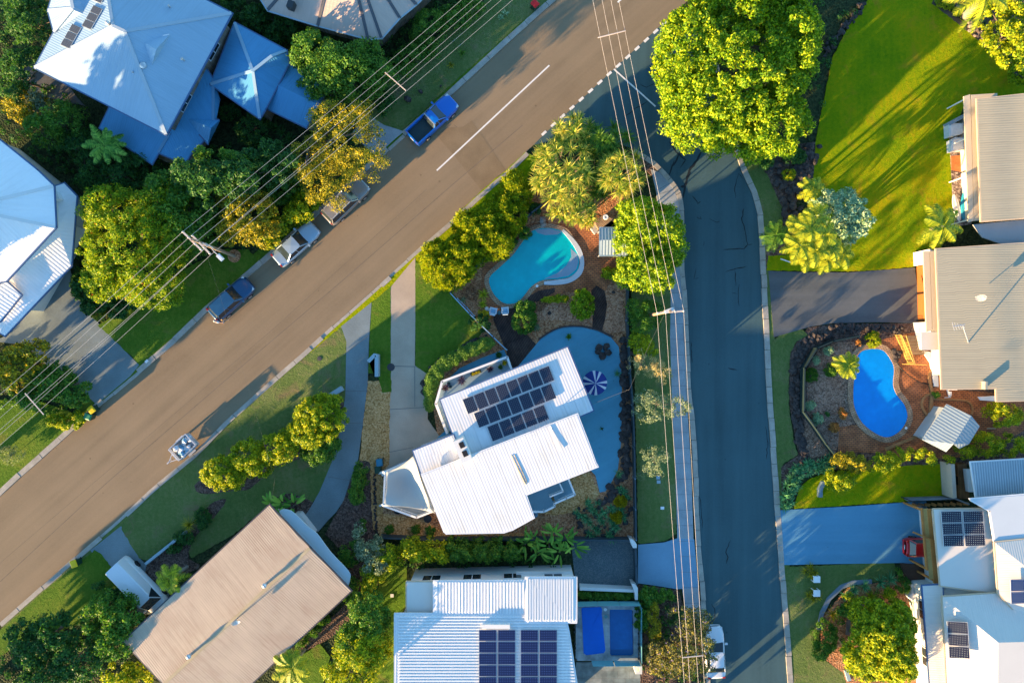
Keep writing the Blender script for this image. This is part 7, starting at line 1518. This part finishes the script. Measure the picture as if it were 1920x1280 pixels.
b = MB(); b.lathe((base.x, base.y, .10), [(.62, 0), (.6, .04), (0, .05)], 20); tag(b.obj("mulch_ring", MULCH), kind="structure")
base = W(1213, 592, 0); p2_ = thing("power_pole", "power pole with a single crossarm rising out of the bushes beside the footpath", "power pole", (base.x, base.y, 0))
b = MB(); b.tube([base, W(1257, 583, 9.6)], [.16, .11], 12); b.obj("pole", POLE, p2_); xarm(p2_, (1231, 587), (1283, 583), 9.2)
b = MB(); q = W(1255, 582, 9.4); b.box(q, (.75, .3, .25), R(20)); b.obj("pole_cap", PORC, p2_)
WIRE = mat("bare_wire", (.52, .47, .42), .5, .1)
def wire(name, label, pts, group, r=.0115, sag=.35, m=WIRE, cat="power line"):
    P = [W(*p) for p in pts]; path = []
    for i in range(len(P) - 1):
        n = 10
        for j in range(n): f = j / n; q = P[i].lerp(P[i + 1], f); q.z -= sag * 4 * f * (1 - f); path.append(q)
    path.append(P[-1]); b = MB(); b.tube(path, r, 5); tag(b.obj(name, m), label, cat, group)
g1 = "power lines along the main road"; zt = 9.7; zl = 8.85
for i, (a, m_, c_, z) in enumerate([((-235, 935), (343, 434), (1165, -260), zt), ((-220, 955), (353, 446), (1180, -255), zt), ((-215, 965), (364, 456), (1200, -260), zt), ((-215, 985), (379, 470), (1215, -265), zt), ((-205, 990), (384, 466), (1245, -265), zl), ((-200, 1005), (395, 478), (1270, -270), zl)]):
    wire("power_line", ["uppermost", "second from the top", "third from the top", "fourth from the top", "fifth from the top", "lowest"][i] + " of the wires crossing the upper left gardens along the main road", [(*a, z), (*m_, z), (*c_, z)], g1, sag=.6)
g2 = "power lines along the side street"
for i, (a, m_, c_) in enumerate([((1070, -210), (1232, 587), (1300, 1490)), ((1088, -210), (1248, 586), (1309, 1490)), ((1104, -210), (1266, 585), (1324, 1490)), ((1118, -210), (1282, 583), (1334, 1490))]):
    wire("power_line", ["leftmost", "second from the left", "third from the left", "rightmost"][i] + " of the four wires above the footpath and side street", [(*a, 9.4), (*m_, 9.4), (*c_, 9.4)], g2, sag=.3)
wire("service_wire", "thin service wire crossing the main road from the lamp pole towards the tan roof", [(385, 470, 8.6), (515, 900, 4.2), (500, 960, 4.0)], None, .004, .3, m=mat("thin_grey_wire", (.16, .15, .14), .6), cat="cable")
wire("service_wire", "thin dark wire from the white house roof over the patio to the side street pole", [(1100, 762, 4.0), (1180, 730, 6.5), (1245, 590, 9.0)], None, .012, .2, m=DARKM, cat="cable")
for a, c_, z, lab in [((722, 136), (761, 170), 9.1, "orange-lit wooden wire spreader hanging on the road-side wires above the top lawn"), ((47, 737), (82, 777), 9.1, "pale wire spreader on the wires at the left edge"), ((1121, 71), (1173, 58), 9.2, "pale wire spreader above the main road near the dashed line"), ((1279, 1232), (1319, 1228), 9.2, "pale wire spreader above the jacaranda")]:
    b = MB(); A_, C_ = W(*a, z), W(*c_, z); b.beam(A_, C_, .07, .05); tag(b.obj("wire_spreader", XARM), lab, "wire spreader")
# patio umbrella -------------------------------------------------------------------
c = W(1116, 718, 2.2); u = thing("patio_umbrella", "blue and white striped patio umbrella on the painted patio", "umbrella", (c.x, c.y, 0)); b = MB(); NV = mat("navy_cloth", (.012, .035, .20), .8, .05); WC = mat("white_cloth", (.52, .56, .62), .8, .05)
b.tube([(c.x, c.y, .1), (c.x, c.y, 2.5)], .025); b.obj("pole", WHITE, u); b = MB()
for k in range(8):
    a0, a1 = math.pi / 4 * k + .2, math.pi / 4 * (k + 1) + .2; r_ = 1.12
    def pt_(a, f, z): return (c.x + r_ * f * math.cos(a), c.y + r_ * f * math.sin(a), z)
    am = a0 + (a1 - a0) * .30; an_ = a0 + (a1 - a0) * .7
    for s0, s1, mm in ((a0, am, 1), (am, an_, 0), (an_, a1, 1)):
        b.add([pt_(s0, 1, 1.95), pt_(s1, 1, 1.95), pt_(s1, .5, 2.3), pt_(s0, .5, 2.3), (c.x, c.y, 2.48)], [(0, 1, 2, 3), (3, 2, 4)], mm if k % 2 else 0)
        b.add([pt_(s0, 1, 1.95), pt_(s1, 1, 1.95), pt_(s1, 1, 1.82), pt_(s0, 1, 1.82)], [(0, 1, 2, 3)], mm if k % 2 else 0)
b.obj("canopy", [NV, WC], u); b = MB(); b.lathe((c.x, c.y, .1), [(.3, 0), (.28, .08), (.05, .12), (0, .12)], 16); b.obj("stand", WHITE, u)
# fences ---------------------------------------------------------------------------
FD = mat("fence_dark_blue", (.035, .06, .075), .5, .15); FG = mat("fence_grey_green", (.014, .032, .034), .6, .15)
def fence(name, label, px, h, m, w_=.06, post=2.2, solid=True, railm=None, cap=.12, slats=False):
    P = [W(a, b_, h) for a, b_ in px]; c = P[0]; t = thing(name, label, "fence", (c.x, c.y, 0)); b = MB(); posts = []
    for i in range(len(P) - 1):
        A_, C_ = P[i], P[i + 1]; L = (C_ - A_).length; d = (C_ - A_).normalized()
        if solid: b.beam(A_ - Vector((0, 0, h / 2)), C_ - Vector((0, 0, h / 2)), w_, h - .06)
        else:
            b.beam(A_ - Vector((0, 0, .1)), C_ - Vector((0, 0, .1)), .04, .04); b.beam(A_ - Vector((0, 0, h - .15)), C_ - Vector((0, 0, h - .15)), .04, .04)
            for j in range(int(L / .13)): q = A_.lerp(C_, (j + .5) / int(L / .13)); b.box((q.x, q.y, h / 2), (.02, .02, h - .1))
        b.beam(A_ - d * .0, C_ + d * .0, cap, .06)
        k = max(1, int(L / post))
        for j in range(k + 1): q = A_.lerp(C_, j / k); posts.append(((q.x, q.y, h / 2 + .01), math.atan2(d.y, d.x)))
    b.obj("panel", m, t)
    for q, a in posts[:40]: b = MB(); b.box(q, (.11, .11, h + .08), a); b.obj("post", railm or m, t)
    return t
fence("fence", "dark fence between the patio rocks and the grass verge along the footpath", [(1179, 480), (1177, 600), (1182, 700), (1187, 760), (1190, 840), (1193, 1012)], 1.3, FD, railm=mat("fence_post_pale", (.14, .22, .28), .5))
fence("fence", "dark fence across the bottom of the middle lot above the hedge row", [(712, 1008), (800, 1012), (905, 1012), (1060, 1012), (1180, 1013)], 1.3, FD)
fence("fence", "dark gate fence between the grey gravel yard and the blue concrete crossover", [(1192, 1028), (1193, 1060), (1194, 1095)], 1.4, FD, cap=.2)
fence("pool_fence", "pool fence with pale top rail at the corner between the lawn and the dark decking", [(843, 548), (880, 588), (925, 632), (950, 656)], 1.2, mat("rail_pale", (.24, .38, .48), .4), solid=False, cap=.09)
fence("pool_fence", "dark pool fence between the dense roadside shrubs and the turquoise pool", [(843, 548), (880, 512), (925, 468), (968, 425), (995, 400), (1015, 385)], 1.2, FD, solid=True, cap=.14)
fence("pool_fence", "thin second rail inside the pool fence near the silvery rosette", [(858, 560), (874, 575), (889, 592)], 1.1, MATS["rail_pale"], solid=False, cap=.05)
fence("fence", "grey-green retaining fence curving round the bright blue pool yard", [(1612, 630), (1562, 640), (1532, 653), (1509, 690), (1508, 772), (1530, 802), (1550, 832), (1568, 855), (1585, 880)], 1.1, FG, cap=.12, w_=.09, post=4)
# small pool shelter and hut beside the pool
s_ = thing("pool_shelter", "small pale corrugated shelter roof tucked under the bright tree by the turquoise pool", "shelter", W(1142, 455, 0))
roof(s_, [[(1126, 428, 2.5), (1175, 428, 2.5), (1175, 450, 2.7), (1126, 450, 2.7)], [(1126, 450, 2.7), (1175, 450, 2.7), (1175, 478, 2.5), (1126, 478, 2.5)]], R_CORR, mat("shelter_gutter", (.20, .30, .38), .4), thick=.06)
for q in [(1127, 430), (1127, 476), (1170, 476), (1170, 430)]: b = MB(); p = W(*q, 2.4); b.box((p.x, p.y, 1.2), (.08, .08, 2.4)); b.obj("post", STEEL, s_)
s_ = thing("pump_hut", "little timber-clad hut with an angled roof above the corrugated pool shelter", "hut", W(1135, 415, 0))
roof(s_, [[(1114, 414, 1.8), (1134, 401, 2.1), (1150, 412, 2.1), (1123, 431, 1.8)], [(1134, 401, 2.1), (1138, 402, 2.1), (1165, 424, 1.7), (1160, 428, 1.7), (1150, 412, 2.1)]], brickmat("timber_boards", (.34, .24, .15), (.28, .19, .12), (.05, .04, .03), rot=50, bw=4, rh=.12), None, thick=.08)
walls(s_, [(1114, 414), (1134, 401), (1165, 424), (1160, 428), (1150, 412), (1123, 431)], 1.7, TIMBER, .1, win=False)
c = W(1136, 407, 2.2); b = MB(); b.lathe((c.x, c.y, 2.12), [(.12, 0), (.22, .0), (.25, .05), (.22, .1), (.12, .1), (.10, .05), (.12, 0)], 16); tag(b.obj("life_ring", WHITE), "white ring lying on the roof of the little timber hut", "ring")
c = W(1116, 433, .5); b = MB(); b.box((c.x, c.y, .32), (.42, .42, .4), R(40)); b.box((c.x - .15, c.y + .25, .42), (.5, .3, .5), R(40)); tag(b.obj("pool_pump", mat("pump_grey", (.4, .4, .38), .5, .1)), "grey pool pump boxes beside the little timber hut", "pump")
# white pool chairs -------------------------------------------------------------------
def chair(label, px, py, rz):
    c = W(px, py, .5); t = thing("deck_chair", label, "chair", (c.x, c.y, .118), 0, "white chairs by the pool")
    WM = mat("chair_white", (.55, .64, .70), .5, .06); o = Vector((c.x, c.y, .118))
    b = MB(); b.box(o + Vector((0, .05, .38)), (.5, .52, .05)); b.obj("seat", WM, t)
    b = MB(); b.beam(o + Vector((0, -.20, .38)), o + Vector((0, -.42, .88)), .5, .04); b.obj("backrest", WM, t)
    for sx in (-1, 1):
        b = MB(); b.box(o + Vector((sx * .3, .02, .58)), (.07, .6, .04)); b.obj("armrest", WM, t)
        for y in (-.24, .28): b = MB(); b.box(o + Vector((sx * .27, y, .28)), (.05, .05, .56)); b.obj("leg", WM, t)
    b = MB()
    b.box(o + Vector((0, -.02, .42)), (.40, .40, .05)); b.obj("cushion", mat("cushion_blue", (.20, .38, .52), .8, .1), t)
    t.rotation_euler = (0, 0, R(rz)); return t
chair("left white chair on the decking by the turquoise pool, turned slightly", 925, 583, -12); chair("right white chair on the decking by the turquoise pool", 947, 582, 4)
c = W(936, 586, .5); b = MB(); b.lathe((c.x, c.y, .118), [(.14, 0), (.12, .3), (.2, .38), (.2, .42), (0, .42)], 16); tag(b.obj("side_table", mat("teal_table", (.02, .08, .11), .4)), "small dark round table between the two white pool chairs", "side table")
b = MB(); c = W(912, 579, .5); b.rock((c.x, c.y, .35), .25); b.rock((c.x + .2, c.y - .05, .28), .18); tag(b.obj("pale_boulder", mat("bright_rock", (.62, .56, .50), .8, .1)), "small pale boulders beside the left white chair", "rock")
b = MB(); c = W(1005, 532, .4); b.lathe(W(1007, 536, .2) + Vector((0, 0, .02)), [(.13, 0), (.12, .02), (0, .025)], 16); tag(b.obj("skimmer_lid", WHITE), "white round skimmer lid in the coping of the turquoise pool", "lid")
b = MB(); b.lathe(W(1699, 802, .2) , [(.13, 0), (.12, .02), (0, .025)], 16); tag(b.obj("skimmer_lid", WHITE), "white round skimmer lid in the brick coping of the bright blue pool", "lid")
b = MB(); p = [W(*q, .3) for q in [(1680, 677), (1692, 692), (1708, 706), (1725, 716), (1742, 720), (1760, 721)]]; b.tube([Vector((q.x, q.y, .2)) for q in p], .045, 6); tag(b.obj("pool_hose", BLACK), "black pool hose running across the brick paving to the sand-coloured house", "hose")
# rocks -------------------------------------------------------------------------------
def rocks(label, line, n, r0, r1, spread, m=ROCK, z=.1, group="garden rocks", name="rock_border"):
    """a dry-laid border of basalt boulders, each boulder a thing"""
    L = [0]; 
    for i in range(1, len(line)): L.append(L[-1] + math.dist(line[i - 1], line[i]))
    for k in range(n):
        s_ = L[-1] * (k + .5) / n; i = max(j for j in range(len(line) - 1) if L[j] <= s_); f = (s_ - L[i]) / (L[i + 1] - L[i]); x = line[i][0] + (line[i + 1][0] - line[i][0]) * f; y = line[i][1] + (line[i + 1][1] - line[i][1]) * f
        yield (x + random.uniform(-spread, spread), y + random.uniform(-spread, spread), random.uniform(r0, r1))
def rockwall(label, line, n, r0, r1, spread, m=ROCK, z=.12):
    b = MB()
    for x, y, r_ in rocks(label, line, n, r0, r1, spread): c = W(x, y); b.rock((c.x, c.y, z + r_ * .2), r_)
    o = b.obj("rock_border", m); tag(o, label, "rock border"); o["kind"] = "stuff"; return o
rockwall("dark basalt boulders edging the painted patio along the side fence", [(1172, 640), (1172, 700), (1174, 740), (1172, 800), (1170, 850), (1168, 890), (1150, 915), (1135, 935)], 120, .22, .42, 8)
rockwall("dark basalt boulders around the clipped curved hedge", [(798, 745), (798, 718), (808, 697), (826, 680), (850, 668), (870, 655), (890, 645), (912, 632)], 60, .15, .32, 5)
rockwall("scattered dark rocks in the lower rock garden below the patio", [(1135, 935), (1120, 955), (1080, 965), (1110, 990), (1150, 1000), (1175, 960), (1160, 920)], 46, .15, .3, 12)
rockwall("dark rocky bank below the huge tree", [(1440, 300), (1460, 340), (1480, 400), (1470, 450), (1500, 310), (1525, 280), (1500, 340)], 90, .2, .45, 14)
rockwall("dark rocky strip between the verge lawn and the grey-green fence", [(1560, 620), (1510, 640), (1493, 665), (1488, 720), (1492, 780), (1502, 830), (1510, 870)], 150, .15, .34, 8)
rockwall("dark rocks along the driveway above the blue pool yard", [(1560, 615), (1620, 615), (1690, 620)], 50, .15, .3, 7)
rockwall("rocks beside the huge tree along the top lawn edge", [(1545, 105), (1565, 70), (1590, 45), (1620, 5)], 40, .15, .3, 6)
rockwall("pale and dark rocks of the border under the thick pale palm", [(1790, 20), (1810, 40), (1830, 60), (1850, 75), (1870, 90), (1880, 100)], 60, .12, .28, 8, m=mat("mixed_rock", (.17, .13, .11), .9, .5, 1.5, 6, .4, c2=(.45, .36, .30)))
rockwall("brown stones along the lower boundary between the gravel and the bed", [(703, 890), (704, 950), (708, 1000)], 46, .08, .16, 2)
c = W(1131, 657, .5); b = MB(); random.seed(12)
for dx, dy, r_ in ((-.35, .3, .4), (.3, .35, .38), (.45, -.2, .4), (-.1, -.5, .42), (-.45, -.1, .35)): b.rock((c.x + dx, c.y + dy, .3), r_)
tag(b.obj("fire_pit", ROCK, None), "ring of dark boulders standing alone on the painted patio", "fire pit")
b = MB()
for q, r_ in (((1018, 413), .4), ((1019, 420), .35), ((985, 428), .3), ((985, 442), .35)): c = W(*q, .3); b.rock((c.x, c.y, .3), r_)
tag(b.obj("pale_boulders", ROCK_L), "pale boulders at the top end of the turquoise pool", "rock")
b = MB(); c = W(1670, 668); 
for k in range(7): b.rock((c.x + .45 + random.uniform(-.3, .3), c.y + .1 + random.uniform(-.5, .5), .22), .3)
tag(b.obj("pool_rocks", ROCK), "small rock heap set in the coping of the bright blue pool", "rocks")
# low walls, edging, pavers -------------------------------------------------------------
def lowwall(label, px, h, w_, m, name="low_wall", cat="wall", closed=False):
    P = [W(a, b_, h) for a, b_ in px]; b = MB(); L_ = []; R_ = []
    for i, p in enumerate(P):
        d = (P[min(i + 1, len(P) - 1)] - P[max(i - 1, 0)]).normalized(); n_ = Vector((-d.y, d.x, 0)) * w_ / 2; L_.append(((p + n_).x, (p + n_).y)); R_.append(((p - n_).x, (p - n_).y))
    b.prism(L_ + R_[::-1], -.05, h); return tag(b.obj(name, m), label, cat)
PW = mat("pale_wall_cap", (.30, .40, .44), .7, .1)
lowwall("short angled pale wall at the top of the gravel strip between the driveways", [(690, 678), (703, 665), (706, 665), (706, 706)], .9, .34, PW)
lowwall("small pale slab wall beside the largest small round tree", [(618, 742), (640, 728)], .8, .45, PW)
lowwall("long low pale wall running from the van towards the grass tree", [(272, 1057), (345, 999)], .8, .25, PW)
lowwall("short curved low wall left of the white van", [(176, 1138), (190, 1126), (206, 1118), (225, 1105)], .6, .25, PW)
lowwall("curved grey stone bench on the lawn beside the lone golden shrub", [(1539, 932), (1539, 918), (1545, 905), (1549, 902)], .5, .36, mat("bench_stone", (.16, .23, .28), .7, .15), "curved_bench", "bench")
lowwall("curved grey stone edging round the top of the bottom right bed", [(1536, 1180), (1541, 1150), (1555, 1122), (1578, 1100), (1600, 1092), (1635, 1090)], .22, .4, mat("edging_stone", (.16, .21, .25), .8, .2), "garden_edging", "edging")
lowwall("brick ring edging round the big yellow-green tree", [(1590, 1190), (1592, 1165), (1605, 1145), (1625, 1130), (1650, 1128)], .25, .35, mat("ring_stone", (.13, .12, .12), .8, .2), "garden_edging", "edging")
lowwall("short grey sleeper at the bottom of the oval shrub", [(1587, 1256), (1593, 1276)], .25, .35, PW, "garden_edging", "edging")
BRE = mat("brick_edge", (.32, .17, .07), .8, .25, 3, 10)
lowwall("curving brick garden edging from the sand-coloured house down towards the golden hedge", smooth_poly([(1752, 690), (1744, 700), (1744, 716), (1748, 735), (1746, 760), (1742, 790), (1722, 815), (1690, 830), (1660, 842)], 4, False), .25, .26, BRE, "garden_edging", "edging")
lowwall("brick edging loop beside the corrugated shed", smooth_poly([(1745, 738), (1733, 745), (1729, 760), (1738, 777), (1743, 778), (1748, 762), (1748, 745)], 4, False), .22, .2, BRE, "garden_edging", "edging")
lowwall("brick edging running along the brown yard above the corrugated shed", smooth_poly([(1748, 740), (1755, 748), (1790, 749), (1815, 752), (1824, 765), (1822, 777)], 4, False), .22, .18, BRE, "garden_edging", "edging")
lowwall("curved brick edging at the top of the painted patio", smooth_poly([(1010, 636), (1035, 620), (1060, 612), (1095, 612), (1125, 620), (1150, 632)], 4, False), .25, .15, mat("edge_dark_brick", (.07, .05, .045), .8, .2), "garden_edging", "edging")
for q, lab in [((1234, 895), "upper of two small pale pavers on the grass verge"), ((1235, 903), "lower of two small pale pavers on the grass verge")]: c = W(*q, .15); b = MB(); b.box((c.x, c.y, .13), (.34, .30, .06)); tag(b.obj("paver", PW), lab, "paver")
c = W(1242, 952, .15); b = MB(); b.box((c.x, c.y, .13), (.34, .26, .06)); tag(b.obj("meter_lid", WHITE), "white water meter lid on the grass verge by the footpath", "meter lid")
c = W(735, 1116, .15); b = MB(); b.box((c.x, c.y, .13), (.3, .3, .06)); tag(b.obj("meter_lid", WHITE), "small white lid in the strip of grass left of the white corrugated house", "meter lid")
c = W(275, 677, .15); b = MB(); b.box((c.x, c.y, .15), (.32, .22, .06), R(42)); tag(b.obj("meter_lid", WHITE), "small white lid at the kerb corner of the upper lawn", "meter lid")
c = W(733, 688, .1); b = MB(); b.lathe((c.x, c.y, .1), [(.36, 0), (.35, .03), (0, .04)], 20); tag(b.obj("manhole_cover", mat("iron_cover", (.05, .05, .055), .7, .2)), "round dark manhole cover at the edge of the paler driveway", "manhole cover")
c = W(599, 672, .1); b = MB(); b.lathe((c.x, c.y, .1), [(.22, 0), (.21, .03), (0, .04)], 20); tag(b.obj("manhole_cover", MATS["iron_cover"]), "small dark cover in the lower lawn near the kerb", "manhole cover")
for q, lab, r_ in [((764, 187), "dark rock on the top lawn near the blue ute", .4), ((789, 173), "small brown rock on the top lawn", .24), ((827, 163), "small stone at the end of the flower row on the top lawn", .14)]: c = W(*q); b = MB(); b.rock((c.x, c.y, .2), r_); tag(b.obj("rock", ROCK), lab, "rock")
for q, lab, m_, L_ in [((859, 43), "small round dark bush on the worn part of the top lawn", L_DARK, .3), ((939, 33), "silvery agave near the kerb, left of two", L_SILVER, .35), ((947, 25), "silvery agave near the kerb, right of two", L_SILVER, .4), ((866, 100), "strappy plant in the flower row on the top lawn", L_MID, .5), ((805, 93), "spiky green plant at the hedge side of the top lawn", L_BRIGHT, .45), ((845, 122), "low yellowish plant in the flower row on the top lawn", L_OLIVE, .4)]:
    rosettes("garden_plant", lab, "plant", [(*q, .25)], 45, L_, .06, m_, stems=False)
# stools, pots -------------------------------------------------------------------------
for q, lab in [((1532, 1086), "upper of two white cube stools standing by the grass clumps"), ((1532, 1112), "lower of two white cube stools standing by the grass clumps")]:
    c = W(*q, .8); t = thing("stool", lab, "stool", (c.x, c.y, 0)); b = MB(); b.box((c.x, c.y, .74), (.62, .60, .08)); b.obj("seat", WHITE, t)
    for sx in (-1, 1):
        for sy in (-1, 1): b = MB(); b.box((c.x + sx * .25, c.y + sy * .25, .36), (.07, .07, .70)); b.obj("leg", WHITE, t)
c = W(1711, 1118, .8); b = MB(); b.lathe((c.x, c.y, .1), [(.3, 0), (.34, .5), (.3, .7), (.22, .72), (0, .7)], 16); tag(b.obj("urn", WHITE), "white urn beside the white house wall at the top of the big yellow-green tree", "pot")
c = W(1579, 1137, .3); b = MB(); b.lathe((c.x, c.y, .1), [(.22, 0), (.30, .4), (.32, .42), (.27, .42), (.25, .36), (0, .35)], 16); tag(b.obj("plant_pot", mat("terracotta_brown", (.14, .08, .055), .7, .1)), "round brown pot among the shrubs of the bottom right bed", "pot")
def pot(label, q, z, r_, m_, n=40, L_=.4, el=(0, 80), box=False):
    c = W(*q, z + .4); t = thing("potted_plant", label, "potted plant", (c.x, c.y, z)); b = MB()
    if box: b.box((c.x, c.y, z + .15), (1.0, .3, .3), R(21))
    else: b.lathe((c.x, c.y, z), [(r_ * .7, 0), (r_, .3), (r_, .34), (r_ * .85, .33), (0, .3)], 14)
    b.obj("pot", mat("dark_pot", (.03, .04, .05), .5, .1), t)
    hs_ = [(c.x, c.y, z + .35)] if not box else [(c.x + k * .28 * .93, c.y + k * .28 * .36, z + .33) for k in (-1, 0, 1)]
    grid_obj("leaves", *cat_vf([rosette_vf(h_, n, L_, .08, el, .2) for h_ in hs_]), m_, t)
pot("dark spiky potted plant on the white-railed terrace, nearest its middle", (866, 713), 1.6, .22, L_PURPLE, 44, .52, (0, 40)); pot("dark purple bushy potted plant on the white-railed terrace", (919, 692), 1.6, .22, L_PURPLE, 60, .42); pot("dark potted shrub in the left corner of the white-railed terrace", (835, 727), 1.6, .25, L_PURPLE, 60, .42)
pot("flower pot with yellow blooms in the right corner of the white-railed terrace", (946, 680), 1.6, .2, L_GOLD, 40, .32); pot("dark potted plant just left of the yellow blooms on the terrace", (938, 688), 1.6, .2, L_DARK, 40, .34); pot("oblong trough of yellow flowers on the white-railed terrace", (892, 699), 1.6, .2, L_GOLD, 26, .2, box=True)
for q, lab in [((841, 719), "small round dark pot on the terrace, upper of two beside the corner shrub"), ((844, 725), "small round dark pot on the terrace, lower of two beside the corner shrub")]:
    c = W(*q, 2); b = MB(); b.lathe((c.x, c.y, 1.6), [(.13, 0), (.16, .25), (.13, .27), (.12, .22), (0, .2)], 14); tag(b.obj("plant_pot", mat("teal_pot", (.02, .06, .07), .4)), lab, "pot")
pot("dark potted shrub at the lower terrace corner by the dark deck", (935, 665), .14, .25, L_DARK, 60, .42); pot("spiky potted plant standing on the painted patio near its top edge", (1067, 631), .13, .2, L_MID, 40, .4); pot("small dark spiky plant in the middle of the painted patio", (1129, 804), .13, .06, L_DARK, 16, .3)
for q, lab in [((746, 993 - 37), "dark round pot below the shade sail rail"), ((802, 972), "dark round pot beside the corner of the white roof")]:
    c = W(*q, .4); b = MB(); b.lathe((c.x, c.y, .1), [(.26, 0), (.38, .3), (.36, .42), (.3, .42), (.28, .3), (0, .3)], 16); tag(b.obj("plant_pot", mat("black_pot", (.02, .025, .03), .5)), lab, "pot")
c = W(1003, 964, .4); b = MB(); b.lathe((c.x, c.y, .1), [(.2, 0), (.28, .35), (.26, .4), (.08, .4), (.07, .2), (0, .2)], 16); tag(b.obj("plant_pot", mat("blue_pot", (.13, .24, .32), .5)), "pale blue round pot at the corner of the balcony", "pot")
for q, lab in [((1030, 560 + 27), "dark stone in the red mulch below the pool, left one"), ((1150, 548), "dark stepping stone in the red mulch near the side fence")]: c = W(*q); b = MB(); b.rock((c.x, c.y, .14), .2); tag(b.obj("rock", ROCK), lab, "rock")
# exercise frame etc near the sand house
c = W(1784, 736, .6); b = MB(); b.beam((c.x - .5, c.y + .3, .9), (c.x + .3, c.y + .3, .95), .06, .06); b.beam((c.x - .1, c.y + .3, .1), (c.x - .1, c.y - .4, .5), .12, .1); b.beam((c.x - .35, c.y - .5, .1), (c.x + .25, c.y - .45, .1), .08, .08); b.tube([(c.x - .1, c.y + .3, .1), (c.x - .1, c.y + .3, .95)], .04); b.box((c.x - .1, c.y - .1, .55), (.25, .4, .08)); tag(b.obj("exercise_bike", WHITE), "white exercise bike frame below the gutter of the sand-coloured house", "exercise bike")
c = W(1749, 787, .4); b = MB(); b.box((c.x, c.y, .35), (.45, .6, .45), R(-15)); b.lathe((c.x + .35, c.y + .55, .1), [(.22, 0), (.22, .6), (0, .62)], 12, 1); b.tube([(c.x - .2, c.y - .5, .2), (c.x + .3, c.y - .6, .3), (c.x + .4, c.y + .2, .4)], .03, 6, 1); tag(b.obj("pool_filter", [mat("filter_blue", (.03, .2, .5), .5), mat("filter_black", (.03, .03, .04), .5)]), "blue and black pool filter at the left corner of the corrugated shed", "pool filter")
for q, d_, lab in [((1892, 783), (1.0, .06), "upper of two pale planks lying left of the golden bush"), ((1859, 803), (.8, .05), "lower pale plank lying above the golden hedge")]: c = W(*q, .2); b = MB(); b.box((c.x, c.y, .16), (d_[0], d_[1] * 2, .05)); tag(b.obj("plank", mat("plank_pale", (.4, .34, .24), .8)), lab, "plank")
c = W(1474, 489, .2); b = MB(); A_, C_ = W(1464, 485, .2), W(1484, 492, .2); b.beam(Vector((A_.x, A_.y, .14)), Vector((C_.x, C_.y, .14)), .10, .06); tag(b.obj("white_pipe", WHITE), "short white pipe lying at the corner of the rocky bed and dark driveway", "pipe")
